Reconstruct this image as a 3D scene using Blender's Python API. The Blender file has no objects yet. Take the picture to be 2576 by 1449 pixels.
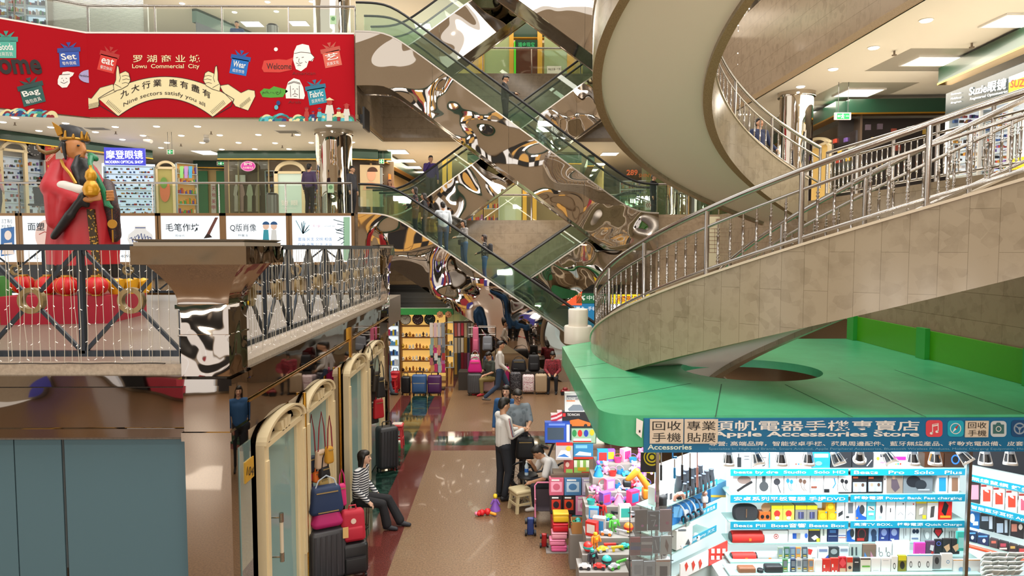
import bpy, bmesh, math, random
from mathutils import Vector, Matrix
random.seed(7)
S = bpy.context.scene
COL = S.collection
V = Vector
PI = math.pi
R = math.radians
# ---------------------------------------------------------------- camera, world, light, exposure
FPX, CU, CV = 1717.0, 1288.0, 724.5
EYE = V((0, 0, 4.3))
cd = bpy.data.cameras.new('camera')
cam = bpy.data.objects.new('camera', cd)
COL.objects.link(cam)
cd.sensor_width = 36.0
cd.lens = 36.0 * FPX / 2576.0
cd.clip_start, cd.clip_end = 0.1, 300
cam.location = EYE
cam.rotation_euler = (PI / 2 - math.atan(102.5 / FPX), 0, -math.atan(18 / FPX))
S.camera = cam
CR = cam.rotation_euler.to_matrix()
S.view_settings.view_transform = 'Standard'
S.view_settings.look = 'None'
S.view_settings.gamma = 1.0
S.view_settings.use_curve_mapping = False
S.view_settings.exposure = 0.18
S.cycles.max_bounces = 7
S.cycles.diffuse_bounces = 2
S.cycles.glossy_bounces = 4
S.cycles.transparent_max_bounces = 16
S.cycles.transmission_bounces = 3
S.cycles.caustics_reflective = False
S.cycles.caustics_refractive = False
S.cycles.sample_clamp_indirect = 4.0
S.cycles.use_denoising = True
W = bpy.data.worlds.new('world')
S.world = W
W.use_nodes = True
W.node_tree.nodes['Background'].inputs[0].default_value = (1.0, 0.95, 0.88, 1)
W.node_tree.nodes['Background'].inputs[1].default_value = 1.25
def area(name, loc, sx, sy, power, col=(1, .92, .82), rot=(0, 0, 0), spread=180):
 l = bpy.data.lights.new(name, 'AREA')
 l.shape = 'RECTANGLE'
 l.size, l.size_y, l.energy, l.color = sx, sy, power, col
 l.spread = R(spread)
 o = bpy.data.objects.new(name, l)
 o.location = loc
 o.rotation_euler = rot
 COL.objects.link(o)
 return o
WARM = (1, .86, .68)
area('atrium_roof_light', (0, 13, 19.0), 12, 26, 2700, (1, .95, .89))
for z_ in (2.4, 7.9, 13.4):      # unseen fill lights added behind the camera to brighten the stair undersides
 for x_ in range(-9, 12, 3):
  area('near_side_fill', (x_ + (z_ == 7.9) * 1.3, -7.5, z_), 1.1, .35, 75, (1, .94, .85), (R(70), 0, 0))
area('balcony_light_left', (-11, 27, 8.25), 12, 6, 300, (1, .92, .8))
area('balcony_light_left_upper', (-11, 28, 13.8), 12, 6, 480, (1, .95, .88))
area('balcony_light_back', (0, 30.5, 8.25), 10, 7, 620, WARM)
area('balcony_light_back_upper', (0, 31, 13.8), 10, 6, 480, WARM)
area('balcony_light_right', (8.45, 12.5, 8.25), 1.6, 14, 500, (1, .9, .76))
area('ground_light_back', (-0.5, 24.6, 2.6), 8, 2.0, 220, WARM)
for y_, z_, t_ in ((22.35, 6.3, 35), (22.35, 11.9, 35), (24.7, 6.3, -35)):      # lamps set into the escalator undersides
 area('escalator_soffit_lamp', (.25, y_, z_), 6.5, .7, 170, (1, .93, .82), (0, R(t_), 0))
area('kiosk_light', (3.6, 7.75, 2.43), 4.0, .5, 150, (.93, .98, 1.0))
area('toy_light', (1.6, 8.4, 2.43), .9, 1.6, 55, (1.0, .98, .95))
# ---------------------------------------------------------------- pixel to place
def ray(u, v):
 return CR @ V(((u - CU) / FPX, -(v - CV) / FPX, -1.0))
def at(u, v, y):
 d = ray(u, v)
 return EYE + d * (y / d.y)
def atx(u, v, x):
 d = ray(u, v)
 return EYE + d * (x / d.x)
def atz(u, v, z):
 d = ray(u, v)
 return EYE + d * ((z - EYE.z) / d.z)
# ---------------------------------------------------------------- materials
MATS = {}
def lin(c):
 return c / 12.92 if c <= 0.04045 else ((c + .055) / 1.055) ** 2.4
def hexc(h):
 h = h.lstrip('#')
 return tuple(lin(int(h[i:i + 2], 16) / 255) for i in (0, 2, 4)) + (1,)
def nd(nt, t, **kw):
 n = nt.nodes.new(t)
 for k, v in kw.items():
  if k in n.inputs:
   n.inputs[k].default_value = v
  else:
   setattr(n, k, v)
 return n
def mat(h, rough=.5, metal=0., emit=0., spec=.5, kind='', name=None, bump=0., scale=30., h2=None, coat=0.):
 key = (h, rough, metal, emit, spec, kind, bump, scale, h2, coat)
 if key in MATS:
  return MATS[key]
 m = bpy.data.materials.new(name or ('m_' + str(h).strip('#') + kind))
 m.use_nodes = True
 nt = m.node_tree
 b = nt.nodes['Principled BSDF']
 b.inputs['Base Color'].default_value = hexc(h)
 b.inputs['Roughness'].default_value = rough
 b.inputs['Metallic'].default_value = metal
 b.inputs['Specular IOR Level'].default_value = spec
 b.inputs['Coat Weight'].default_value = coat
 if emit:
  b.inputs['Emission Color'].default_value = hexc(h)
  b.inputs['Emission Strength'].default_value = emit
  m.cycles.emission_sampling = 'NONE' if emit < 6 else 'AUTO'
 if kind or bump:
  tc = nd(nt, 'ShaderNodeTexCoord')
  nz = nd(nt, 'ShaderNodeTexNoise', Scale=scale, Detail=5.0, Roughness=.6)
  nt.links.new(tc.outputs['Object'], nz.inputs['Vector'])
 if kind == 'speck':                      # granite: two tones mixed by noise
  rp = nd(nt, 'ShaderNodeValToRGB')
  rp.color_ramp.elements[0].position, rp.color_ramp.elements[1].position = .36, .66
  rp.color_ramp.elements[0].color, rp.color_ramp.elements[1].color = hexc(h2), hexc(h)
  nt.links.new(nz.outputs[0], rp.inputs[0])
  nt.links.new(rp.outputs[0], b.inputs['Base Color'])
 if kind == 'tile':                       # stone slabs with thin joints and darker chips
  rp = nd(nt, 'ShaderNodeValToRGB')
  rp.color_ramp.elements[0].position, rp.color_ramp.elements[1].position = .3, .7
  rp.color_ramp.elements[0].color, rp.color_ramp.elements[1].color = hexc(h2), hexc(h)
  vo = nd(nt, 'ShaderNodeTexVoronoi', Scale=9.0)
  nt.links.new(tc.outputs['Object'], vo.inputs['Vector'])
  mx = nd(nt, 'ShaderNodeMath', operation='MULTIPLY_ADD')
  sx = nd(nt, 'ShaderNodeSeparateColor')
  nt.links.new(vo.outputs['Color'], sx.inputs[0])
  nt.links.new(sx.outputs[0], mx.inputs[0])
  mx.inputs[1].default_value = .3
  nt.links.new(nz.outputs[0], mx.inputs[2])
  nt.links.new(mx.outputs[0], rp.inputs[0])
  uv = nd(nt, 'ShaderNodeUVMap')
  br = nd(nt, 'ShaderNodeTexBrick')
  br.inputs['Scale'].default_value = 1.0
  br.inputs['Mortar Size'].default_value = .003
  br.inputs['Brick Width'].default_value = .85
  br.inputs['Row Height'].default_value = .25
  br.inputs['Color1'].default_value = (1, 1, 1, 1)
  br.inputs['Color2'].default_value = (.93, .93, .93, 1)
  br.inputs['Mortar'].default_value = (.62, .6, .56, 1)
  nt.links.new(uv.outputs[0], br.inputs['Vector'])
  ml = nd(nt, 'ShaderNodeMix', data_type='RGBA', blend_type='MULTIPLY')
  ml.inputs[0].default_value = 1
  nt.links.new(rp.outputs[0], ml.inputs[6])
  nt.links.new(br.outputs[0], ml.inputs[7])
  nt.links.new(ml.outputs[2], b.inputs['Base Color'])
 if kind == 'marble':
  wv = nd(nt, 'ShaderNodeTexNoise', Scale=scale * .4, Detail=8.0, Roughness=.7, Distortion=1.5)
  nt.links.new(tc.outputs['Object'], wv.inputs['Vector'])
  rp = nd(nt, 'ShaderNodeValToRGB')
  rp.color_ramp.elements[0].position, rp.color_ramp.elements[1].position = .45, .72
  rp.color_ramp.elements[0].color, rp.color_ramp.elements[1].color = hexc(h), hexc(h2)
  nt.links.new(wv.outputs[0], rp.inputs[0])
  nt.links.new(rp.outputs[0], b.inputs['Base Color'])
 if kind == 'knit' or kind == 'stripe':   # horizontal stripes of two colours along object z
  sp = nd(nt, 'ShaderNodeSeparateXYZ')
  nt.links.new(tc.outputs['Object'], sp.inputs[0])
  mm = nd(nt, 'ShaderNodeMath', operation='MULTIPLY')
  mm.inputs[1].default_value = scale
  fr = nd(nt, 'ShaderNodeMath', operation='FRACT')
  gt = nd(nt, 'ShaderNodeMath', operation='GREATER_THAN')
  gt.inputs[1].default_value = .5
  nt.links.new(sp.outputs[2], mm.inputs[0])
  nt.links.new(mm.outputs[0], fr.inputs[0])
  nt.links.new(fr.outputs[0], gt.inputs[0])
  mx = nd(nt, 'ShaderNodeMix', data_type='RGBA')
  mx.inputs[6].default_value, mx.inputs[7].default_value = hexc(h), hexc(h2)
  nt.links.new(gt.outputs[0], mx.inputs[0])
  nt.links.new(mx.outputs[2], b.inputs['Base Color'])
 if kind == 'spots':
  vo = nd(nt, 'ShaderNodeTexVoronoi', Scale=scale)
  nt.links.new(tc.outputs['Object'], vo.inputs['Vector'])
  rp = nd(nt, 'ShaderNodeValToRGB')
  rp.color_ramp.interpolation = 'CONSTANT'
  rp.color_ramp.elements[1].position = .33
  rp.color_ramp.elements[0].color, rp.color_ramp.elements[1].color = hexc(h2), hexc(h)
  nt.links.new(vo.outputs['Distance'], rp.inputs[0])
  nt.links.new(rp.outputs[0], b.inputs['Base Color'])
 if bump:
  bp = nd(nt, 'ShaderNodeBump', Strength=1.0, Distance=bump)
  nt.links.new(nz.outputs[0], bp.inputs['Height'])
  nt.links.new(bp.outputs[0], b.inputs['Normal'])
 MATS[key] = m
 return m
def mirror(h='#c9c2ba', warp=.0, scale=1.0, rough=.03, name='mirror_steel'):
 key = ('mirror', h, warp, scale, rough)
 if key in MATS:
  return MATS[key]
 m = bpy.data.materials.new(name)
 m.use_nodes = True
 nt = m.node_tree
 b = nt.nodes['Principled BSDF']
 b.inputs['Base Color'].default_value = hexc(h)
 b.inputs['Metallic'].default_value = 1
 b.inputs['Roughness'].default_value = rough
 if warp:
  tc = nd(nt, 'ShaderNodeTexCoord')
  nz = nd(nt, 'ShaderNodeTexNoise', Scale=scale, Detail=.4, Roughness=.4, Distortion=.5)
  nt.links.new(tc.outputs['Object'], nz.inputs['Vector'])
  bp = nd(nt, 'ShaderNodeBump', Strength=1.0, Distance=warp)
  nt.links.new(nz.outputs[0], bp.inputs['Height'])
  nt.links.new(bp.outputs[0], b.inputs['Normal'])
 MATS[key] = m
 return m
def glass(h='#e4efe8', gloss=1.0, name='clear_glass', opaque=0.0, hop='#9fb8b0'):
 key = ('glass', h, gloss, opaque, hop)
 if key in MATS:
  return MATS[key]
 m = bpy.data.materials.new(name)
 m.use_nodes = True
 nt = m.node_tree
 nt.nodes.remove(nt.nodes['Principled BSDF'])
 out = nt.nodes['Material Output']
 tr = nd(nt, 'ShaderNodeBsdfTransparent', Color=hexc(h))
 gl = nd(nt, 'ShaderNodeBsdfGlossy', Color=(1, 1, 1, 1), Roughness=.02)
 fr = nd(nt, 'ShaderNodeFresnel', IOR=1.45)
 mu = nd(nt, 'ShaderNodeMath', operation='MULTIPLY')
 mu.inputs[1].default_value = gloss
 mx = nd(nt, 'ShaderNodeMixShader')
 nt.links.new(fr.outputs[0], mu.inputs[0])
 nt.links.new(mu.outputs[0], mx.inputs[0])
 last = tr
 if opaque:
  df = nd(nt, 'ShaderNodeBsdfDiffuse', Color=hexc(hop))
  m2 = nd(nt, 'ShaderNodeMixShader')
  m2.inputs[0].default_value = opaque
  nt.links.new(tr.outputs[0], m2.inputs[1])
  nt.links.new(df.outputs[0], m2.inputs[2])
  last = m2
 nt.links.new(last.outputs[0], mx.inputs[1])
 nt.links.new(gl.outputs[0], mx.inputs[2])
 nt.links.new(mx.outputs[0], out.inputs[0])
 MATS[key] = m
 return m
# ---------------------------------------------------------------- mesh builder
ORI = {}
class MB:
 def __init__(s, mi=0):
  s.v, s.f, s.m, s.mi = [], [], [], mi
 def add(s, vs, fs, mi=None):
  k = len(s.v)
  s.v += [tuple(p) for p in vs]
  s.f += [tuple(i + k for i in f) for f in fs]
  s.m += [s.mi if mi is None else mi] * len(fs)
  return s
 def box(s, c, d, rz=0, rot=None, mi=None):
  x, y, z = d[0] / 2, d[1] / 2, d[2] / 2
  M = rot if rot is not None else (Matrix.Rotation(rz, 3, 'Z') if rz else None)
  vs = []
  for a in ((-x, -y, -z), (x, -y, -z), (x, y, -z), (-x, y, -z), (-x, -y, z), (x, -y, z), (x, y, z), (-x, y, z)):
   p = V(a)
   if M is not None:
    p = M @ p
   vs.append(p + V(c))
  return s.add(vs, [(0, 3, 2, 1), (4, 5, 6, 7), (0, 1, 5, 4), (1, 2, 6, 5), (2, 3, 7, 6), (3, 0, 4, 7)], mi)
 def bx(s, x0, x1, y0, y1, z0, z1, mi=None):
  return s.box(((x0 + x1) / 2, (y0 + y1) / 2, (z0 + z1) / 2), (abs(x1 - x0), abs(y1 - y0), abs(z1 - z0)), mi=mi)
 def quad(s, a, b, c, d, mi=None):
  return s.add([a, b, c, d], [(0, 1, 2, 3)], mi)
 def poly(s, ps, mi=None):
  return s.add(ps, [tuple(range(len(ps)))], mi)
 def prism(s, ps, ext, mi=None):
  n = len(ps)
  e = V(ext)
  ps = [V(p) for p in ps]
  fs = [tuple(range(n))[::-1], tuple(range(n, 2 * n))]
  fs += [(i, (i + 1) % n, n + (i + 1) % n, n + i) for i in range(n)]
  return s.add(ps + [p + e for p in ps], fs, mi)
 def loft(s, rings, cap=True, closed=True, mi=None):
  n = len(rings[0])
  vs = [p for r in rings for p in r]
  fs = []
  for k in range(len(rings) - 1):
   for i in range(n if closed else n - 1):
    j = (i + 1) % n
    fs.append((k * n + i, k * n + j, (k + 1) * n + j, (k + 1) * n + i))
  if cap and closed:
   fs.append(tuple(range(n))[::-1])
   fs.append(tuple((len(rings) - 1) * n + i for i in range(n)))
  return s.add(vs, fs, mi)
 def cyl(s, p0, p1, r0, r1=None, n=12, mi=None):
  p0, p1 = V(p0), V(p1)
  r1 = r0 if r1 is None else r1
  d = (p1 - p0).normalized()
  a = d.orthogonal().normalized()
  b = d.cross(a)
  rg = [[p + (a * math.cos(t) + b * math.sin(t)) * r for t in [2 * PI * i / n for i in range(n)]] for p, r in ((p0, r0), (p1, r1))]
  return s.loft(rg, mi=mi)
 def tube(s, pts, r, n=8, closed=False, mi=None):
  pts = [V(p) for p in pts]
  N = len(pts)
  rs = r if isinstance(r, (list, tuple)) else [r] * N
  a = None
  rings = []
  for i in range(N):
   if closed:
    d = pts[(i + 1) % N] - pts[i - 1]
   else:
    d = pts[min(i + 1, N - 1)] - pts[max(i - 1, 0)]
   d.normalize()
   if a is None:
    a = d.orthogonal().normalized()
   else:
    a = a - d * a.dot(d)
    if a.length < 1e-5:
     a = d.orthogonal()
    a.normalize()
   b = d.cross(a)
   rings.append([pts[i] + (a * math.cos(2 * PI * k / n) + b * math.sin(2 * PI * k / n)) * rs[i] for k in range(n)])
  if closed:
   rings.append(rings[0])
   return s.loft(rings, cap=False, mi=mi)
  return s.loft(rings, mi=mi)
 def lathe(s, prof, c=(0, 0, 0), n=20, mi=None, ax='Z'):
  c = V(c)
  rings = []
  for r, z in prof:
   r = max(r, 1e-4)
   if ax == 'Z':
    rings.append([c + V((r * math.cos(2 * PI * i / n), r * math.sin(2 * PI * i / n), z)) for i in range(n)])
   elif ax == 'Y':
    rings.append([c + V((r * math.cos(2 * PI * i / n), -z, r * math.sin(2 * PI * i / n))) for i in range(n)])
   else:
    rings.append([c + V((z, r * math.cos(2 * PI * i / n), r * math.sin(2 * PI * i / n))) for i in range(n)])
  return s.loft(rings, mi=mi)
 def sph(s, c, r, n=10, rot=None, mi=None):
  c = V(c)
  if not isinstance(r, (tuple, list)):
   r = (r, r, r)
  k = max(n // 2, 4)
  rings = []
  for j in range(k + 1):
   ph = -PI / 2 + PI * j / k
   cr, sr = max(math.cos(ph), 1e-3), math.sin(ph)
   ring = []
   for i in range(n):
    p = V((r[0] * cr * math.cos(2 * PI * i / n), r[1] * cr * math.sin(2 * PI * i / n), r[2] * sr))
    ring.append(c + (rot @ p if rot is not None else p))
   rings.append(ring)
  return s.loft(rings, mi=mi)
 def cap(s, p0, p1, r0, r1=None, n=10, mi=None):
  """a tapered limb with round ends"""
  p0, p1 = V(p0), V(p1)
  r1 = r0 if r1 is None else r1
  d = p1 - p0
  if d.length < 1e-6:
   return s.sph(p0, r0, n, mi=mi)
  d.normalize()
  a = d.orthogonal().normalized()
  b = d.cross(a)
  rings = []
  for j in range(5):
   t = -PI / 2 + PI / 2 * j / 4
   rings.append((p0 + d * r0 * math.sin(t), max(r0 * math.cos(t), 1e-3 * r0)))
  for j in range(5):
   t = PI / 2 * j / 4
   rings.append((p1 + d * r1 * math.sin(t), max(r1 * math.cos(t), 1e-3 * r1)))
  return s.loft([[p + (a * math.cos(2 * PI * i / n) + b * math.sin(2 * PI * i / n)) * r for i in range(n)] for p, r in rings], mi=mi)
 def rbox(s, c, d, r=.02, k=3, rot=None, mi=None, top=1.0):
  """a box with rounded edges standing on z"""
  c = V(c)
  x, y, z = d[0] / 2, d[1] / 2, d[2] / 2
  r = min(r, x * .98, y * .98, z * .98)
  rings = []
  lv = [(-z + r * (1 - math.sin(t)), r * (1 - math.cos(t)), 1.0) for t in [PI / 2 - PI / 2 * j / k for j in range(k + 1)]]
  lv = [(-z + r - r * math.cos(PI / 2 * j / k), r - r * math.sin(PI / 2 * j / k), 1.0) for j in range(k + 1)]
  lv += [(-zz, ins, top) for zz, ins, _ in lv[::-1]]
  for zz, ins, sc in lv:
   ring = []
   for qx, qy, t0 in ((1, 1, 0), (-1, 1, PI / 2), (-1, -1, PI), (1, -1, 3 * PI / 2)):
    for j in range(k + 1):
     t = t0 + PI / 2 * j / k
     rr = max(r - ins, 1e-4)
     p = V(((qx * (x - r) + rr * math.cos(t)) * sc, (qy * (y - r) + rr * math.sin(t)) * sc, zz))
     ring.append(c + (rot @ p if rot is not None else p))
   rings.append(ring)
  return s.loft(rings, mi=mi)
 def build(s, name, mats, parent=None, smooth=40, uv=None):
  me = bpy.data.meshes.new(name)
  if parent is not None:
   o0 = ORI[parent.name]
  else:
   xs = [p[0] for p in s.v]
   ys = [p[1] for p in s.v]
   o0 = V(((min(xs) + max(xs)) / 2, (min(ys) + max(ys)) / 2, min(p[2] for p in s.v)))
  me.from_pydata([(p[0] - o0.x, p[1] - o0.y, p[2] - o0.z) for p in s.v], [], s.f)
  if not isinstance(mats, (list, tuple)):
   mats = [mats]
  for m in mats:
   me.materials.append(m)
  if len(mats) > 1:
   me.polygons.foreach_set('material_index', s.m)
  if uv:
   ul = me.uv_layers.new(name='uv')
   for li, lo in enumerate(me.loops):
    ul.data[li].uv = uv(V(s.v[lo.vertex_index]))
  if smooth:
   me.polygons.foreach_set('use_smooth', [True] * len(me.polygons))
   me.set_sharp_from_angle(angle=R(smooth))
  me.update()
  o = bpy.data.objects.new(name, me)
  COL.objects.link(o)
  ORI[o.name] = o0
  if parent is not None:
   o.parent = parent
  else:
   o.location = o0
  return o
def tag(o, label, cat, group=None, kind=None):
 if label:
  o['label'] = label
 if cat:
  o['category'] = cat
 if group:
  o['group'] = group
 if kind:
  o['kind'] = kind
 return o
def thing(name, label, cat, loc, group=None, kind=None):
 """an Empty at the thing's base; its parts are built in world coordinates"""
 o = bpy.data.objects.new(name, None)
 COL.objects.link(o)
 o.location = V(loc)
 o.empty_display_size = .1
 ORI[o.name] = V(loc)
 return tag(o, label, cat, group, kind)
def struct(o):
 o['kind'] = 'structure'
 return o
# ---------------------------------------------------------------- lettering (flat letters, laid on a face)
TEXTS = []
def text(s, m, parent, org, xd, up, w, h=None, off=0.0, mirrorx=False, name='lettering', arc=0.0, lift=.0):
 c = bpy.data.curves.new(name, 'FONT')
 c.body = s
 c.size = 1
 c.resolution_u = 3
 c.offset = off
 o = bpy.data.objects.new(name, c)
 COL.objects.link(o)
 TEXTS.append((o, m, parent, V(org), V(xd).normalized(), V(up).normalized(), w, h, arc, lift))
 return o
def finish_texts():
 bpy.context.view_layer.update()
 dg = bpy.context.evaluated_depsgraph_get()
 for o, m, parent, org, xd, up, w, h, arc, lift in TEXTS:
  me = bpy.data.meshes.new_from_object(o.evaluated_get(dg))
  me.name = 'lettering'
  n = xd.cross(up) * .002
  if len(me.vertices):
   xs = [v.co.x for v in me.vertices]
   ys = [v.co.y for v in me.vertices]
   x0, x1, y0, y1 = min(xs), max(xs), min(ys), max(ys)
   sx = w / max(x1 - x0, 1e-6)
   sy = sx if h is None else h / max(y1 - y0, 1e-6)
   o0 = ORI[parent.name]
   for v in me.vertices:
    px, py = (v.co.x - x0) * sx, (v.co.y - y0) * sy
    if arc:
     q = 2 * px / w - 1
     py += arc * (1 - q * q)
    v.co = org + xd * px + up * py + n - o0
  me.materials.clear()
  me.materials.append(m)
  nm = o.name.split('.')[0]
  ob = bpy.data.objects.new(nm, me)
  COL.objects.link(ob)
  ob.parent = parent
  bpy.data.objects.remove(o)
 TEXTS.clear()
def arcpts(c, r, a0, a1, n, ax=(1, 0, 0), ay=(0, 0, 1)):
 c, ax, ay = V(c), V(ax), V(ay)
 return [c + (ax * math.cos(a0 + (a1 - a0) * i / n) + ay * math.sin(a0 + (a1 - a0) * i / n)) * r for i in range(n + 1)]
ORD = ['first', 'second', 'third', 'fourth', 'fifth', 'sixth', 'seventh', 'eighth', 'ninth', 'tenth', 'eleventh', 'twelfth', 'thirteenth',
 'fourteenth', 'fifteenth', 'sixteenth', 'seventeenth', 'eighteenth', 'nineteenth', 'twentieth']
def nth(i, n=None):
 if n is not None and n > 1:
  if i == 0:
   return 'leftmost'
  if i == n - 1:
   return 'rightmost'
 return ORD[i] if i < 20 else '%dth' % (i + 1)
# shared materials
STEEL = mirror('#aeaaa6', rough=.16, name='brushed_rail_steel')
CHROME = mirror('#d8d2cc', rough=.03, name='polished_steel')
PANEL = mirror('#c0b6ab', warp=.15, scale=.62, rough=.02, name='warped_mirror_cladding')
FASCIA = mirror('#8d847c', warp=.004, scale=1.6, rough=.03, name='mirror_fascia')
CLEAR = glass('#eef4f0', .8)
GREENGLASS = glass('#edf5ef', .9, name='green_balustrade_glass', opaque=.03, hop='#8fb09c')
WHITE = mat('#eeeae4', .5)
CEIL = mat('#efe6d6', .6, name='ceiling_white')
GRANITE = mat('#b3a38c', .18, kind='speck', h2='#a8957c', scale=35, name='beige_granite')
GRANTILE = mat('#9f917a', .2, kind='tile', h2='#8a7c66', scale=4, name='beige_granite_tiles')
EDGE = mat('#a98f6c', .3, kind='speck', h2='#8a7150', scale=60, name='brown_granite_edge')
GREENH = mat('#17402f', .3, coat=.2, name='dark_green_header')
KGREEN = mat('#55bd8a', .28, kind='speck', h2='#4bb07c', scale=3, name='green_painted_board')
LGREEN = mat('#46990f', .35, name='bright_green_board')
BLACK = mat('#17171a', .4)
DARK = mat('#22262c', .45)
CREAM = mat('#ead7ae', .35, name='cream_paint')
GOLD = mirror('#d9a441', rough=.25, name='gold_trim')
BLUESTEEL = mat('#2b3440', .35, name='dark_blue_grey_iron')
PANELLIGHT = mat('#fff2d8', .5, emit=5.0, name='lit_panel')
SPOTLIT = mat('#fff6e6', .5, emit=4.0, name='lit_downlight')
# ================================================================ THE BUILDING
SC = V((6.9, 11.5, 0))          # axis of the spiral stairs
RI, RO = 3.3, 5.4
Z2, Z3, Z4 = 5.35, 10.95, 16.5  # upper floor levels
C1, C2, C3 = 2.85, 8.36, 13.9   # undersides
# ---- ground floor with its stone bands
FBROWN = mat('#8d6e4f', .36, kind='speck', h2='#624832', scale=40, name='brown_granite_floor', coat=.08)
FRED = mat('#6e3a34', .10, kind='speck', h2='#552824', scale=60, name='red_granite_band', coat=.3)
FGREEN = mat('#10261f', .06, kind='marble', h2='#3f6355', scale=8, name='green_marble_band', coat=.3)
m = MB()
xs = [-14, -3.0, -2.65, -2.04, -1.55, 14]
cm = [0, 1, 2, 1, 0]
ys = [-8, 14.25, 14.62, 15.35, 15.75, 30]
rm = [None, 1, 2, 1, None]
for i in range(5):
 for j in range(5):
  k = cm[i]
  if rm[j] is not None and cm[i] == 0:
   k = rm[j]
  m.quad((xs[i], ys[j], 0), (xs[i + 1], ys[j], 0), (xs[i + 1], ys[j + 1], 0), (xs[i], ys[j + 1], 0), mi=k)
struct(m.build('floor', [FBROWN, FRED, FGREEN], smooth=0))
# ---- upper floors: one slab each, fascia of granite, white underside
OUT = [(-30, 17.3), (-19, 17.3), (-13.1, 22), (-4.68, 22), (-4.68, 26.6), (4.87, 26.6), (4.87, 22), (6.9, 22), (6.9, -8), (30, -8), (30, 50), (-30, 50)]
def slab(name, zb, zt, OUT=OUT):
 bm = bmesh.new()
 vt = [bm.verts.new((x, y, zt)) for x, y in OUT]
 vb = [bm.verts.new((x, y, zb)) for x, y in OUT]
 f = bm.faces.new(vt)
 f.material_index = 1
 f = bm.faces.new(vb[::-1])
 f.material_index = 1
 uvl = bm.loops.layers.uv.new('uv')
 n = len(OUT)
 for i in range(n):
  j = (i + 1) % n
  q = bm.faces.new((vb[i], vb[j], vt[j], vt[i]))
  q.material_index = 0
  dx = abs(OUT[i][0] - OUT[j][0]) > abs(OUT[i][1] - OUT[j][1])
  for lo in q.loops:
   lo[uvl].uv = ((lo.vert.co.x if dx else lo.vert.co.y), lo.vert.co.z * .62)
 bmesh.ops.recalc_face_normals(bm, faces=bm.faces)
 me = bpy.data.meshes.new(name)
 bm.to_mesh(me)
 me.materials.append(mat('#9a866e', .2, kind='tile', h2='#86725c', scale=4, name='brown_granite_fascia'))
 me.materials.append(CEIL)
 o = bpy.data.objects.new(name, me)
 COL.objects.link(o)
 ORI[o.name] = V((0, 0, 0))
 o['kind'] = 'structure'
slab('floor_second', C1, Z2, [(-30, 22), (-20, 22)] + OUT[2:])
slab('floor_third', C2, Z3)
slab('floor_fourth', C3, Z4)
# brown edge trims under each fascia
n_ = 1
for zb in (C1, C2, C3):
 for a, b in ((2, 3), (3, 4), (4, 5), (6, 7), (7, 8)):
  (x0, y0), (x1, y1) = OUT[a], OUT[b]
  if zb == C1 and a in (7, 2, 3):
   continue
  m = MB()
  d = V((x1 - x0, y1 - y0, 0)).normalized()
  nn = V((d.y, -d.x, 0)) * .03
  p = [V((x0, y0, zb)) - d * .0, V((x1, y1, zb))]
  m.prism([p[0] - nn, p[1] - nn, p[1] + nn, p[0] + nn], (0, 0, .14))
  struct(m.build('trim_%d' % n_, EDGE, smooth=0))
  n_ += 1
# ---- side of the hall behind the camera and the far walls of the corridors
m = MB()
m.bx(-30, 30, -8.3, -8, 0, 20)
rnd = random.Random(4)
for z0 in (0, Z2, Z3):                      # invented shop blocks, some glowing, added to colour the mirror reflections
 m.bx(-14, 16, -8, -7.6, z0 + 2.9, z0 + 3.2, 1)
 x = -14
 while x < 16:
  w = rnd.uniform(.5, 1.5)
  h = rnd.uniform(.5, 1.3)
  pk = (2, 3, 4, 5, 6, 7, 2) if z0 == 0 else (0, 0, 4, 6, 6, 2, 7, 3)
  k = rnd.choice(pk)
  m.bx(x, x + w * .9, -8, -7.85, z0 + .1, z0 + h, k)
  m.bx(x, x + w * .9, -8, -7.9, z0 + h + .08, z0 + 2.7, rnd.choice(pk))
  x += w
struct(m.build('wall_behind', [GRANITE, GREENH] + [mat(c, .5, emit=e) for c, e in (('#e8eef6', .8), ('#b03a4a', .25), ('#1f2226', 0), ('#4a4ab0', .3), ('#e0b060', .5), ('#2a2a2e', 0))], smooth=0))
BEIGEW = mat('#e2c592', .5, name='warm_beige_wall')
for nm, z0, z1 in (('wall_back_second', Z2, C2), ('wall_back_third', Z3, C3)):
 m = MB()
 m.bx(-30, 30, 46, 46.2, z0, z1)
 struct(m.build(nm, BEIGEW, smooth=0))
 m = MB()
 m.bx(-30, -29.8, 17, 46, z0, z1)
 struct(m.build(nm.replace('back', 'left'), BEIGEW, smooth=0))
m = MB()
m.bx(-14, 20, 27.5, 27.7, 0, C1)
struct(m.build('wall_back_ground', mat('#d8c7a8', .5), smooth=0))
m = MB()
m.bx(11, 11.2, 1, 27, 0, C1)
struct(m.build('wall_right_ground', mat('#cdb48c', .5), smooth=0))
m = MB()
m.bx(-12, -11.8, 7, 27, 0, 3.0)
struct(m.build('wall_left_ground', mat('#cdb48c', .5), smooth=0))
# ---- mirror-clad round columns
def column(x, y, r, z0, z1, m_=None):
 m = MB()
 m.lathe([(r, z0), (r, z1)], (x, y, 0), 40)
 m.lathe([(r + .05, z1 - .12), (r + .05, z1)], (x, y, 0), 40)
 m.lathe([(r + .05, z0), (r + .05, z0 + .12)], (x, y, 0), 40)
 o = m.build('column', m_ or mirror('#c9bfb2', warp=.01, scale=2, rough=.03, name='column_mirror'))
 struct(o)
column(-6.0, 24.3, .62, Z2, C2)
column(-6.0, 24.3, .62, Z3, C3)
column(7.7, 18.2, .42, Z2, C2)
column(7.35, 21.2, .35, Z3, C3)
column(6.1, 25.0, .5, Z3, C3, GRANITE)
column(6.35, 24.6, .55, Z2, C2)
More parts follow.
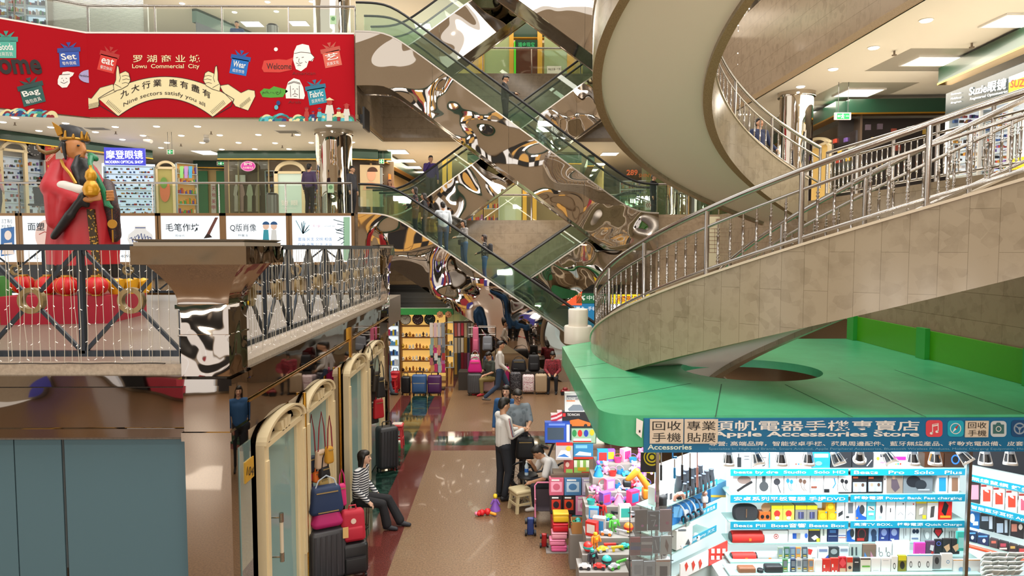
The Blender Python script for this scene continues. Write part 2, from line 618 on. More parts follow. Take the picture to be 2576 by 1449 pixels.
# ---- mezzanine on the left: slab, floor, mirror fascia
MZ = 3.12
MX, MY0, MY1 = -2.55, 6.3, 14.8
MFLOOR = mat('#7f7468', .35, kind='speck', h2='#6f6358', scale=40, name='tan_mezzanine_floor')
MBAND = mat('#6f5a50', .35, name='floor_curve_band')
m = MB()
m.bx(-14, MX - .05, MY0 + .05, 17.0, 2.5, MZ)
m.tube([V((-9 + 5.9 * math.cos(t), 10.4 + 3.4 * math.sin(t), MZ - .018)) for t in [2 * PI * i / 60 for i in range(60)]], .02, n=6, closed=True, mi=1)
m.tube([V((-9 + 5.5 * math.cos(t), 10.4 + 3.1 * math.sin(t), MZ - .018)) for t in [2 * PI * i / 60 for i in range(60)]], .02, n=6, closed=True, mi=1)
struct(m.build('floor_mezzanine', [MFLOOR, MBAND], smooth=0))
# kerb under the railing
KERB = mat('#b9a996', .4, kind='speck', h2='#a39482', scale=30)
m = MB()
m.bx(-14, -2.55 - .40, MY0, MY0 + .16, MZ - .02, MZ + .10)
m.bx(MX - .32, MX, MY0 + .35, MY1, MZ - .02, MZ + .06)
struct(m.build('trim_90', KERB, smooth=0))
m = MB()                                    # front fascia: mirror strips with ledges
y = MY0
for z0, z1, dy in ((3.02, 3.12, -.05), (2.62, 3.0, 0), (2.54, 2.62, -.03)):
 m.bx(-14, MX - .42, y + dy, y + .06, z0, z1)
struct(m.build('trim_91', mirror('#8f857c', warp=.02, scale=1.0, rough=.02, name='front_fascia_mirror'), smooth=0))
m = MB()                                    # side fascia
for z0, z1, dx in ((3.02, 3.12, .05), (2.80, 3.0, 0), (2.5, 2.78, .02)):
 m.bx(MX - .06, MX + dx, MY0 + .38, MY1, z0, z1)
struct(m.build('trim_92', FASCIA, smooth=0))
m = MB()
m.bx(MX - .04, MX + .03, MY0 + .38, MY1, 2.775, 2.79)
m.bx(MX - .03, MX + .04, 11.1, 11.18, 2.5, 3.0)
struct(m.build('trim_93', GOLD, smooth=0))
# the mezzanine's end wall at the far corner and the mirror corner post of the near corner
m = MB()
m.bx(MX - .4, MX + .02, MY0 - .08, MY0 + .36, 0, 2.52)
m.bx(MX - .42, MX + .04, MY0 - .1, MY0 + .38, 2.52, 2.60)
m.bx(MX - .4, MX + .02, MY0 - .08, MY0 + .36, 2.60, 3.04)
m.bx(MX - .44, MX + .06, MY0 - .12, MY0 + .40, 3.04, 3.10)
struct(m.build('wall_mirror_corner', mirror('#b0a69b', warp=.012, scale=1.2, rough=.02, name='corner_mirror'), smooth=0))
# frosted blue-grey glass front under the mezzanine
FROST = glass('#5f7f8c', .7, name='frosted_glass', opaque=.93, hop='#587580')
m_edge = mat('#101214', .4)
for i, (u0, u1) in enumerate(((-200, 35), (38, 155), (163, 472))):
 a, b = at(u0, 1112, MY0 + .12).x, at(u1, 1112, MY0 + .12).x
 m = MB()
 m.bx(a, b, MY0 + .11, MY0 + .125, 0.02, 2.5)
 struct(m.build('window_%d' % (i + 1), FROST, smooth=0))
m = MB()
m.bx(-14, MX - .4, MY0 + .10, MY0 + .16, 2.49, 2.54)
a, b = at(155, 1112, MY0 + .1).x, at(163, 1112, MY0 + .1).x
m.bx(a, b, MY0 + .13, MY0 + .16, 0, 2.5)
struct(m.build('trim_94', m_edge, smooth=0))
m = MB()
m.bx(-12, MX - .5, 9.0, 9.1, 0, 2.5)
struct(m.build('wall_shop_inside', mat('#7d8a90', .6), smooth=0))
# side wall of the shop row: mirrors and stone between the doors
m = MB()
m.bx(MX - .10, MX - .05, MY0 + .36, MY1, 0, 2.5)
struct(m.build('wall_left_arcade', mirror('#8b7a6c', warp=.004, scale=2, rough=.03, name='arcade_mirror'), smooth=0))
m = MB()
m.bx(MX - .5, MX, MY1, MY1 + .12, 0, 3.12)
struct(m.build('wall_left_arcade_end', mirror('#b8ad9f', warp=.01, scale=2, rough=.03), smooth=0))
# ---- railing posts with mirror cladding (big flared pillar at the corner)
def flared_pillar(name, label, x0, x1, y0, y1, zt, over):
 cx, cy = (x0 + x1) / 2, (y0 + y1) / 2
 hx, hy = (x1 - x0) / 2, (y1 - y0) / 2
 o = thing(name, label, 'pillar', (cx, cy, MZ))
 PM = mirror('#b7aa9d', warp=.012, scale=3.5, rough=.03, name='pillar_mirror')
 def rect(e, z):
  return [V((cx - hx - e, cy - hy - e, z)), V((cx + hx + e, cy - hy - e, z)), V((cx + hx + e, cy + hy + e, z)), V((cx - hx - e, cy + hy + e, z))]
 m = MB()
 m.loft([rect(0, MZ), rect(0, MZ + .37)])
 m.loft([rect(.015, MZ + .37), rect(.015, MZ + .385)])
 m.loft([rect(.0, MZ + .385), rect(.0, MZ + .62)])
 o2 = m.build('shaft', PM, o)
 m = MB()
 rs = []
 for i in range(9):
  t = i / 8
  e = over * .66 * (1 - math.cos(t * PI / 2)) + .01
  rs.append(rect(e, MZ + .66 + (zt - .22 - MZ - .66) * t))
 m.loft([rect(.03, MZ + .62), rect(.03, MZ + .66)])
 m.loft(rs)
 m.build('flared_neck', PM, o)
 m = MB()
 m.loft([rect(over, zt - .22), rect(over, zt - .06)])
 m.build('cap', PM, o)
 m = MB()
 m.loft([rect(over - .02, zt - .06), rect(over - .02, zt - .025)])
 m.loft([rect(over - .05, zt - .025), rect(over - .01, zt)])
 m.build('top_slab', mat('#9d9282', .35), o)
 return o
pl = flared_pillar('corner_pillar', 'flared mirror-clad pillar with a wide square cap at the mezzanine corner', -2.96, -2.52, 6.22, 6.66, 4.37, .28)
pl2 = flared_pillar('railing_pillar', 'smaller steel-clad post ending the lattice railing beside the escalator', -2.72, -2.5, 14.5, 14.8, 4.35, .10)
# ---- mezzanine iron railings
IRON = mat('#2a323c', .38, metal=.3, kind='', name='painted_iron')
RINGM = mat('#8f7a52', .35, metal=.4, name='old_gold_ring')
def lattice_railing(name, label, p0, p1, step, ring=True, xtra=0):
 p0, p1 = V(p0), V(p1)
 L = (p1 - p0).length
 d = (p1 - p0).normalized()
 nrm = V((-d.y, d.x, 0))
 Rm = Matrix((d, nrm, V((0, 0, 1)))).transposed()
 o = thing(name, label, 'railing', (p0 + p1) / 2)
 zb, zt = .17, 1.16
 def bar(m, a, b, w, t):
  a, b = V(a), V(b)
  q = b - a
  l = q.length
  q.normalize()
  side = nrm
  upv = q.cross(side)
  M = Matrix((q, side, upv)).transposed()
  m.box((a + b) / 2, (l, t, w), rot=M)
 m = MB()
 bar(m, p0 + V((0, 0, zt)), p1 + V((0, 0, zt)), .055, .07)
 m.build('top_rail', IRON, o, smooth=0)
 m = MB()
 bar(m, p0 + V((0, 0, zb)), p1 + V((0, 0, zb)), .055, .05)
 m.build('bottom_rail', IRON, o, smooth=0)
 n = max(1, round(L / step))
 for i in range(n + 1):
  a = p0 + d * (L * i / n)
  m = MB()
  bar(m, a + V((0, 0, .0 if i in (0, n) else zb)), a + V((0, 0, zt)), .05 if i % 2 == 0 else .04, .05)
  m.build('post', IRON, o, smooth=0)
 for i in range(n):
  a = p0 + d * (L * (i) / n)
  b = p0 + d * (L * (i + 1) / n)
  c = (a + b) / 2 + V((0, 0, (zb + zt) / 2))
  rr = .105
  m = MB()
  for e, zz in ((a, zb), (a, zt), (b, zb), (b, zt)):
   q = e + V((0, 0, zz))
   bar(m, q, c + (q - c).normalized() * rr, .032, .03)
  m.build('diagonal_brace', IRON, o, smooth=0)
  if ring:
   m = MB()
   prof = [(-.022, -.03), (.022, -.03), (.022, .03), (-.022, .03)]
   rings = []
   for k in range(25):
    t = 2 * PI * k / 24
    rings.append([c + (d * math.cos(t) + V((0, 0, 1)) * math.sin(t)) * (rr - .005 + pr) + nrm * pn for pr, pn in prof])
   m.loft(rings, cap=False)
   m.build('ring', RINGM, o)
 return o
yF = MY0 + .08
x_post = at(458, 800, yF).x
x_mid = at(208, 800, yF).x
w_ = x_post - x_mid
lattice_railing('lattice_railing', 'dark iron railing with crossed braces and gold rings in front of the statue', (x_post - 3 * w_, yF, MZ + .02), (x_post, yF, MZ + .02), w_)
lattice_railing('lattice_railing', 'dark iron railing hung with light strings running back along the arcade', (MX - .12, 6.72, MZ + .02), (MX - .12, 14.5, MZ + .02), .86)
lattice_railing('lattice_railing', 'low dark iron railing with rings closing the far side behind the statue', (-13, 15.6, MZ), (MX - .3, 15.6, MZ), 1.35)
# hanging strings of tiny lamps: nobody could count the wires, one object each
def light_strings(label, p0, p1, n, z0, z1):
 p0, p1 = V(p0), V(p1)
 m = MB()
 rnd = random.Random(n)
 for i in range(n):
  p = p0.lerp(p1, (i + rnd.random() * .8) / n)
  zt = z1
  zb = z0 + rnd.random() * .12
  pts = []
  sw = rnd.uniform(-.02, .02)
  for k in range(7):
   t = k / 6
   pts.append(p + V((sw * t * t + rnd.uniform(-.006, .006), rnd.uniform(-.006, .006), zt + (zb - zt) * t)))
  m.tube(pts, .0028, n=4)
  for k in range(1, 7):
   q = pts[k]
   a = rnd.uniform(0, 6.28)
   m.cyl(q, q + V((math.cos(a) * .022, math.sin(a) * .012, -.012)), .003, n=4, mi=1)
 o = m.build('light_string', [mat('#cfc8b8', .4), mat('#f3f0ea', .3, emit=.4)])
 tag(o, label, 'string lights', kind='stuff')
light_strings('fine white light strings dangling from the near statue railing', (x_post - 2.4 * w_, yF - .05, 0), (x_post, yF - .05, 0), 34, MZ + .05, MZ + 1.15)
light_strings('dense curtain of white light strings along the arcade railing', (MX - .06, 6.9, 0), (MX - .06, 14.3, 0), 95, MZ + .05, MZ + 1.15)
m = MB()
m.tube([V((x_post - 2.4 * w_ + i * .1, yF - .1 + .015 * math.sin(i * 1.7), MZ + .112)) for i in range(int(2.4 * w_ / .1))], .006, n=5)
tag(m.build('lamp_cable', mat('#3a332c', .6)), 'thin dark cable lying along the kerb of the near railing', 'cable')
# ================================================================ ESCALATORS
def sp(x, w):
 x = x / w
 return w * (x if x > 20 else math.log1p(math.exp(x)))
def escalator(label, up, zl, zh, y0, y1, xa=-3.62, xb=4.1, xe0=-4.62, xe1=4.86, x_to=None, group='escalators crossing the hall'):
 """up=+1 rises with x, -1 falls with x; deck line between xa and xb"""
 sl = (zh - zl) / (xb - xa)
 def zd(x, w=.22):
  h = sl * (sp(x - xa, w) - sp(x - xb, w))
  return zl + h if up > 0 else zh - h
 o = thing('escalator', label, 'escalator', ((xa + xb) / 2, (y0 + y1) / 2, zl), group=group)
 N = 44
 X = [xe0 + (xe1 - xe0) * i / N for i in range(N + 1)]
 def zbot(x):
  hi = (x - xe0) if up < 0 else (xe1 - x)
  sh = .0
  z = zd(x - .05 * up, .12) - 1.62
  lo = zl - 1.15
  return max(z, lo) if zl > 1 else max(z, -.0)
 for ys, yt, nm in ((y0, y0 + .05, 'side_panel'), (y1 - .05, y1, 'side_panel')):
  segs = [0, 11, 22, 33, 44] if ys == y0 else [0, 44]
  for a, b in zip(segs[:-1], segs[1:]):
   m = MB()
   ii = list(range(a, b + 1))
   rings = []
   for i in ii:
    x = X[i]
    if i == a and a:
     x += .006
    zb = min(zbot(x), zd(x) - .05)
    rings.append([V((x, ys, zb)), V((x, yt, zb)), V((x, yt, zd(x))), V((x, ys, zd(x)))])
   m.loft(rings)
   m.build(nm, PANEL, o, smooth=30)
 m = MB()
 m.loft([[V((x, y0 + .05, zbot(x) + .02)), V((x, y1 - .05, zbot(x) + .02)), V((x, y1 - .05, zbot(x) + .10)), V((x, y0 + .05, zbot(x) + .10))] for x in X])
 m.build('soffit', mirror('#6f675e', warp=.01, scale=2, rough=.12, name='soffit_steel'), o)
 # steps
 m = MB()
 n = 40
 for k in range(n):
  x = xe0 + .3 + (xe1 - xe0 - .6) * (k + .5) / n
  dx = (xe1 - xe0 - .6) / n
  z = zd(x) - .22
  m.box((x, (y0 + y1) / 2, z - .1), (dx * .98, y1 - y0 - .5, .2))
 m.build('steps', mat('#4c4f4e', .4, metal=.6), o, smooth=0)
 for ys in (y0, y1 - .26):
  m = MB()
  m.loft([[V((x, ys - .015, zd(x))), V((x, ys + .275, zd(x))), V((x, ys + .275, zd(x) + .045)), V((x, ys - .015, zd(x) + .045))] for x in X])
  m.build('deck', mat('#c9c3bb', .25, metal=.8, name='deck_aluminium'), o)
  yg = ys + .12
  m = MB()
  m.loft([[V((x, yg, zd(x) + .04)), V((x, yg + .012, zd(x) + .04)), V((x, yg + .012, zd(x) + .90)), V((x, yg, zd(x) + .90))] for x in X])
  m.build('balustrade_glass', GREENGLASS, o, smooth=0)
  pts = [V((x, yg + .006, zd(x) + .94)) for x in X]
  m = MB()
  m.tube(pts, .038, n=8)
  m.build('handrail', BLACK, o)
 return zd
YA0, YA1, YB0, YB1 = 21.6, 23.1, 23.95, 25.45
zA1 = escalator('lowest mirror-sided escalator falling to the right, four riders in a row on it', -1, .1, Z2, YA0, YA1)
zA2 = escalator('long mirror-sided escalator falling to the right above, with one rider in black', -1, Z2, Z3, YA0, YA1)
zA3 = escalator('topmost mirror-sided escalator falling to the right, cut by the top edge', -1, Z3, Z4, YA0, YA1)
zB1 = escalator('rear escalator at ground level rising right behind the four riders', 1, .1, Z2, YB0, YB1)
zB2 = escalator('rear escalator in the middle rising right, carrying the rider in purple', 1, Z2, Z3, YB0, YB1)
zB3 = escalator('uppermost rear escalator rising right toward the top edge', 1, Z3, Z4, YB0, YB1)
# ================================================================ SPIRAL STAIRS
def spiral(label, z0, z1, t0, t1, rails, nseg=72):
 a0, a1 = R(t0), R(t1)
 def zf(a):
  return z0 + (z1 - z0) * (a - R(90)) / PI
 def pt(a, r, dz):
  return V((SC.x + r * math.cos(a), SC.y + r * math.sin(a), zf(a) + dz))
 A = [a0 + (a1 - a0) * i / nseg for i in range(nseg + 1)]
 o = thing('spiral_staircase', label, 'staircase', (SC.x - RI, SC.y, z0))
 def uvf(r):
  def f(p):
   a = math.atan2(p.y - SC.y, p.x - SC.x) % (2 * PI)
   return (p.z, a * r)
  return f
 th = .16
 for r0, r1, nm in ((RO - th, RO, 'outer_stringer'), (RI, RI + th, 'inner_stringer')):
  m = MB()
  top, bot = .22, -.70
  k = len(A)
  vs = []
  for a in A:
   vs += [pt(a, r0, bot), pt(a, r1, bot), pt(a, r1, top), pt(a, r0, top)]
  fs, mi = [], []
  for i in range(k - 1):
   b, c = 4 * i, 4 * (i + 1)
   fs += [(b, c, c + 1, b + 1), (b + 1, c + 1, c + 2, b + 2), (b + 2, c + 2, c + 3, b + 3), (b + 3, c + 3, c, b)]
   mi += [1, 0, 0, 0]
  fs += [(0, 1, 2, 3), (4 * k - 1, 4 * k - 2, 4 * k - 3, 4 * k - 4)]
  mi += [0, 0]
  m.v, m.f, m.m = [tuple(p) for p in vs], fs, mi
  m.build(nm, [GRANTILE, EDGE], o, uv=uvf(r1))
  m = MB()
  m.loft([[pt(a, r0 - .02, top), pt(a, r1 + .02, top), pt(a, r1 + .02, top + .03), pt(a, r0 - .02, top + .03)] for a in A])
  m.build('coping', mat('#cdbfa8', .25), o)
 m = MB()
 m.loft([[pt(a, RI + th, -.62), pt(a, RO - th, -.62), pt(a, RO - th, -.40), pt(a, RI + th, -.40)] for a in A])
 m.build('soffit', mat('#fbf0de', .6, name='soffit_plaster'), o)
 m = MB()
 ns = int((z1 - z0) / .165 * (t1 - t0) / 180)
 for i in range(ns):
  b0 = a0 + (a1 - a0) * i / ns
  b1 = a0 + (a1 - a0) * (i + 1) / ns
  zt = zf(b1)
  m.add([V((SC.x + r * math.cos(b), SC.y + r * math.sin(b), z)) for z in (zt - .32, zt) for b, r in ((b0, RI + th), (b1, RI + th), (b1, RO - th), (b0, RO - th))],
   [(0, 1, 2, 3), (7, 6, 5, 4), (0, 4, 5, 1), (1, 5, 6, 2), (2, 6, 7, 3), (3, 7, 4, 0)])
 m.build('treads', GRANITE, o, smooth=0)
 # steel railings on both stringers
 for r, nm in ((RO - th / 2, 'outer'), (RI + th / 2, 'inner')):
  ra0, ra1 = rails[nm]
  n = 60
  B = [R(ra0 + (ra1 - ra0) * i / n) for i in range(n + 1)]
  hz = .25
  for dz, rad, part in ((hz + .82, .036, 'handrail'), (hz + .60, .02, 'middle_rail'), (hz + .07, .022, 'bottom_rail')):
   m = MB()
   m.tube([pt(a, r, dz) for a in B], rad, n=10)
   m.build(part, STEEL, o)
  arc = abs(B[-1] - B[0]) * r
  npost = max(2, round(arc / 1.25))
  nb = 6
  proto = None
  for i in range(npost + 1):
   a = B[0] + (B[-1] - B[0]) * i / npost
   p = pt(a, r, hz)
   m = MB()
   m.cyl(p - V((0, 0, .05)), p + V((0, 0, .82)), .03, n=10)
   m.build('post', STEEL, o)
   if i == npost:
    break
   for k in range(1, nb + 1):
    b = B[0] + (B[-1] - B[0]) * (i + k / (nb + 1)) / npost
    p = pt(b, r, hz)
    if proto is None:
     m = MB()
     q = V((0, 0, 0))
     m.lathe([(.011, .07), (.011, .12), (.019, .125), (.019, .14), (.012, .145), (.012, .16), (.019, .165), (.019, .18), (.012, .185), (.012, .2), (.019, .205), (.019, .22), (.016, .225),
       (.016, .42), (.019, .425), (.019, .44), (.012, .445), (.012, .46), (.019, .465), (.019, .48), (.012, .485), (.012, .5), (.019, .505), (.019, .52), (.011, .525), (.011, .60)], p, 8)
     proto = m.build('baluster', STEEL, o)
     pp = p
    else:
     c = proto.copy()
     COL.objects.link(c)
     c.location = p - pp
 return o, pt
st1, pt1 = spiral('lower spiral stair of beige stone sweeping down behind the green kiosk roof', 0.0, Z2, 118, 270, {'outer': (150, 266), 'inner': (172, 268)})
st2, pt2 = spiral('upper spiral stair seen from below with its broad white curved underside', Z2, Z3, 96, 268, {'outer': (96, 250), 'inner': (91, 250)})
# ---- straight steel railing along the open edge of the second floor, level with the stair head
def steel_railing(label, p0, p1, h=.98, step=1.25, nb=6, name='steel_railing'):
 p0, p1 = V(p0), V(p1)
 o = thing(name, label, 'railing', (p0 + p1) / 2)
 for dz, rad, part in ((h, .034, 'handrail'), (h - .2, .02, 'middle_rail'), (.09, .022, 'bottom_rail')):
  m = MB()
  m.cyl(p0 + V((0, 0, dz)), p1 + V((0, 0, dz)), rad, n=10)
  m.build(part, STEEL, o)
 L = (p1 - p0).length
 n = max(1, round(L / step))
 for i in range(n + 1):
  p = p0.lerp(p1, i / n)
  m = MB()
  m.cyl(p, p + V((0, 0, h)), .03, n=10)
  m.build('post', STEEL, o)
  if i < n:
   for k in range(1, nb + 1):
    q = p0.lerp(p1, (i + k / (nb + 1)) / n)
    m = MB()
    m.lathe([(.011, .09), (.011, .2), (.019, .21), (.019, .23), (.012, .24), (.019, .25), (.019, .27), (.016, .28), (.016, .5), (.019, .51), (.019, .53), (.012, .54), (.019, .55), (.019, .57), (.011, .58), (.011, h - .2)], q, 8)
    m.build('baluster', STEEL, o)
 return o
steel_railing('straight steel railing with turned balusters guarding the optician level above the stair', (6.95, SC.y + RI - .02, Z2), (6.95, SC.y - RI + .3, Z2))
# ---- glass balustrades with steel rail at the balcony edges
def glass_railing(label, pts, h, step, glassmat=CLEAR):
 pts = [V(p) for p in pts]
 o = thing('glass_balustrade', label, 'balustrade', pts[len(pts) // 2])
 m = MB()
 m.tube([p + V((0, 0, h)) for p in pts], .035, n=10)
 m.build('handrail', STEEL, o)
 for a, b in zip(pts[:-1], pts[1:]):
  L = (b - a).length
  n = max(1, round(L / step))
  for i in range(n):
   p, q = a.lerp(b, i / n), a.lerp(b, (i + 1) / n)
   d = (q - p).normalized()
   nn = V((-d.y, d.x, 0)) * .006
   p2, q2 = p + d * .04, q - d * .04
   m = MB()
   m.prism([p2 - nn, q2 - nn, q2 + nn, p2 + nn], (0, 0, h - .08))
   m.build('glass_panel', glassmat, o, smooth=0)
   m = MB()
   m.cyl(p, p + V((0, 0, h)), .024, n=8)
   m.build('post', STEEL, o)
 m = MB()
 m.cyl(pts[-1], pts[-1] + V((0, 0, h)), .024, n=8)
 m.build('post', STEEL, o)
 return o
e_ = .06
glass_railing('glass balustrade with steel handrail above the red banner', [(-19, 17.4, Z3), (-13.1, 22 + e_, Z3), (-4.72, 22 + e_, Z3)], .92, 2.1)
glass_railing('glass balustrade above the row of lit posters', [(-17.6, 22 + e_, Z2), (-4.9, 22 + e_, Z2)], 1.0, 2.1)
glass_railing('green-tinted glass balustrade at the far back of the middle floor', [(-4.6, 26.7, Z2), (4.8, 26.7, Z2)], .98, 1.9)
glass_railing('glass balustrade before the closed red door on the upper floor', [(-4.6, 26.7, Z3), (4.8, 26.7, Z3)], .98, 1.9)
glass_railing('glass balustrade right of the long escalator foot', [(4.9, 22.06, Z2), (6.9, 22.06, Z2)], .98, 1.0, GREENGLASS)
# ================================================================ BOARDS, BANNERS, SHOP FRONTS
class PL:
 """an upright plane through two points on plan"""
 def __init__(s, p0, p1):
  s.p0 = V((p0[0], p0[1], 0))
  s.d = V((p1[0] - p0[0], p1[1] - p0[1], 0)).normalized()
  s.n = V((s.d.y, -s.d.x, 0))
  if s.n.dot(V((0, 0, 0)) - s.p0) < 0:
   s.n = -s.n
  if s.d.dot(V((1, 0, 0))) < 0 and abs(s.d.x) > .3:
   s.d = -s.d
 def pt(s, u, v, off=0.0):
  r = ray(u, v)
  q = s.p0 + s.n * off
  return EYE + r * ((q - EYE).dot(s.n) / r.dot(s.n))
 def rect(s, m, u0, v0, u1, v1, th=.02, off=0.0, mi=None):
  a, b = s.pt(u0, (v0 + v1) / 2, off), s.pt(u1, (v0 + v1) / 2, off)
  z0, z1 = s.pt((u0 + u1) / 2, v1, off).z, s.pt((u0 + u1) / 2, v0, off).z
  ps = [V((a.x, a.y, z0)), V((b.x, b.y, z0)), V((b.x, b.y, z1)), V((a.x, a.y, z1))]
  m.prism(ps, -s.n * th, mi)
  return ps
 def poly(s, m, pts, off=.0, mi=None):
  m.poly([s.pt(u, v, off) for u, v in pts], mi)
 def ell(s, m, u, v, ru, rv, off=0., mi=None, n=20, a0=0, a1=2 * PI):
  s.poly(m, [(u + ru * math.cos(a0 + (a1 - a0) * i / n), v - rv * math.sin(a0 + (a1 - a0) * i / n)) for i in range(n + (0 if a1 - a0 > 6.2 else 1))], off, mi)
 def stroke(s, m, pts, w, off=0., mi=None):
  P = [V((u, v)) for u, v in pts]
  L, Rr = [], []
  for i, p in enumerate(P):
   d = (P[min(i + 1, len(P) - 1)] - P[max(i - 1, 0)])
   d.normalize()
   q = V((-d.y, d.x)) * w / 2
   L.append(s.pt(*(p + q), off))
   Rr.append(s.pt(*(p - q), off))
  for i in range(len(P) - 1):
   m.quad(L[i], L[i + 1], Rr[i + 1], Rr[i], mi)
 def text(s, t, mt, parent, u0, v1, u1, h=None, off=.0, bold=0., arc=0., rot=0., name='lettering'):
  """baseline-left pixel (u0,v1), right edge u1, cap height h in pixels"""
  a = s.pt(u0, v1, off)
  b = s.pt(u1, v1 - (u1 - u0) * math.tan(rot), off)
  w = (b - a).length
  up = V((0, 0, 1))
  xd = (b - a).normalized()
  up = (up - xd * xd.dot(up)).normalized()
  hh = None if h is None else (s.pt(u0, v1 - h, off) - a).length
  aa = 0 if not arc else (s.pt(u0, v1 - arc, off) - a).length
  return text(t, mt, parent, a, xd, up, w, hh, bold, arc=aa, name=name)
INK = mat('#2a1a16', .6)
CREAMP = mat('#ecdfae', .5)
WHITEP = mat('#f2efe9', .5)
# ---------------------------------------------------------------- red banner
BF = PL((-13.1, 21.94), (-4.7, 21.94))
_n = V((4.7, -5.9, 0)).normalized() * .06
BL = PL((-13.1 + _n.x, 22 + _n.y), (-19 + _n.x, 17.3 + _n.y))
o = thing('banner', 'wide red welcome banner with cream scroll and cartoon gifts on the upper balcony', 'banner', (-9, 21.94, 8.42))
RED = mat('#ad0c1b', .8, spec=.15, name='banner_red')
m = MB()
m.prism([V((-13.1, 21.94, 8.4)), V((-4.74, 21.94, 8.4)), V((-4.74, 21.94, 10.98)), V((-13.1, 21.94, 10.98))], (0, .04, 0))
m.prism([V((-19 + _n.x, 17.3 + _n.y, 8.4)), V((-13.1, 21.94, 8.4)), V((-13.1, 21.94, 10.98)), V((-19 + _n.x, 17.3 + _n.y, 10.98))], -_n * .5)
m.build('cloth', RED, o, smooth=0)
m = MB()
m.prism([V((-13.1, 21.93, 10.98)), V((-4.74, 21.93, 10.98)), V((-4.74, 21.93, 11.03)), V((-13.1, 21.93, 11.03))], (0, .05, 0))
m.prism([V((-19 + _n.x, 17.3 + _n.y, 10.98)), V((-13.1, 21.93, 10.98)), V((-13.1, 21.93, 11.03)), V((-19 + _n.x, 17.3 + _n.y, 11.03))], -_n * .6)
m.build('top_edge', WHITE, o, smooth=0)
K = 2.787
cp = lambda pts: [(x / K, y / K) for x, y in pts]
def arcxy(x0, y0, xm, ym, x1, y1, n=24):
 return [((1 - t) ** 2 * x0 + 2 * t * (1 - t) * (2 * xm - (x0 + x1) / 2) + t * t * x1, (1 - t) ** 2 * y0 + 2 * t * (1 - t) * (2 * ym - (y0 + y1) / 2) + t * t * y1) for t in [i / n for i in range(n + 1)]]
m = MB()
lt = cp([(500, 630), (520, 608), (565, 603), (600, 615), (598, 680), (640, 690), (700, 615), (790, 590), (815, 640), (700, 690), (690, 750), (610, 768), (540, 720)])
rt = cp([(1540, 600), (1600, 590), (1690, 650), (1740, 627), (1785, 635), (1790, 675), (1740, 775), (1650, 745), (1620, 700), (1560, 640)])
BF.poly(m, [p for p in lt], .004, 0)
m.build('scroll_tail', [CREAMP], o, smooth=0)
m = MB()
BF.poly(m, rt, .004, 0)
m.build('scroll_tail', [CREAMP], o, smooth=0)
lt_r = lt
out = arcxy(690, 690, 1160, 537, 1640, 695)
inn = arcxy(830, 815, 1160, 690, 1490, 820)
m2 = MB()
for i in range(24):
 BF.poly(m2, cp([out[i], out[i + 1], inn[i + 1], inn[i]]), .008, 0)
for pts, w in ((out, 1.6), (inn, 1.6), ([(690, 690), (700, 740), (830, 815)], 2), ([(1640, 695), (1620, 745), (1490, 820)], 2), (lt_r and [(u * K, v * K) for u, v in lt + lt[:1]], 1.2), ([(u * K, v * K) for u, v in rt + rt[:1]], 1.2)):
 BF.stroke(m2, cp(pts), w, .011, 1)
for i in range(12):
 t = i / 12
 x, y = 745 + 95 * t, 730 + 75 * t
 BF.stroke(m2, cp([(x, y - 4), (x + 18, y - 30 + 8 * t)]), .9, .011, 1)
 x2 = 2325 - x
 BF.stroke(m2, cp([(x2, y), (x2 - 18, y - 28 + 8 * t)]), .9, .011, 1)
 BF.stroke(m2, cp([(610 + 8 * i, 762 - 1.5 * i), (600 + 8 * i, 735 - 2 * i)]), .8, .011, 1)
 BF.stroke(m2, cp([(1690 + 6 * i, 760 - 5 * i), (1680 + 6 * i, 735 - 5 * i)]), .8, .011, 1)
m2.build('scroll', [CREAMP, INK], o, smooth=0)
hand = [(820, 458), (832, 470), (838, 518), (855, 508), (880, 498), (903, 512), (908, 535), (915, 562), (895, 600), (850, 625), (800, 640), (795, 600), (812, 560), (813, 510)]
for f in (0, 1):
 h = hand if not f else [(2340 - x, y) for x, y in hand]
 m = MB()
 BF.poly(m, cp(h), .013, 0)
 BF.stroke(m, cp(h + h[:1]), 1.4, .016, 1)
 for q in ([(838, 518), (845, 545), (835, 575)], [(855, 535), (880, 528), (906, 535)], [(858, 560), (885, 553), (914, 560)], [(855, 585), (880, 578), (903, 585)], [(805, 590), (850, 615)]):
  BF.stroke(m, cp([(2340 - x, y) for x, y in q] if f else q), 1.1, .016, 1)
 m.build('thumbs_up_hand', [CREAMP, INK], o, smooth=0)
BF.text('罗 湖 商 业 城', CREAMP, o, 335, 157, 503, 19, .01, .008)
BF.text('Lowu  Commercial  City', CREAMP, o, 333, 175, 502, 14, .01, .01)
BF.text('九 大 行 業   應 有 盡 有', INK, o, 303, 250, 530, 19, .013, .012, arc=33)
BF.text('Nine sectors satisfy you all', INK, o, 311, 272, 516, 13, .013, .0, arc=31)
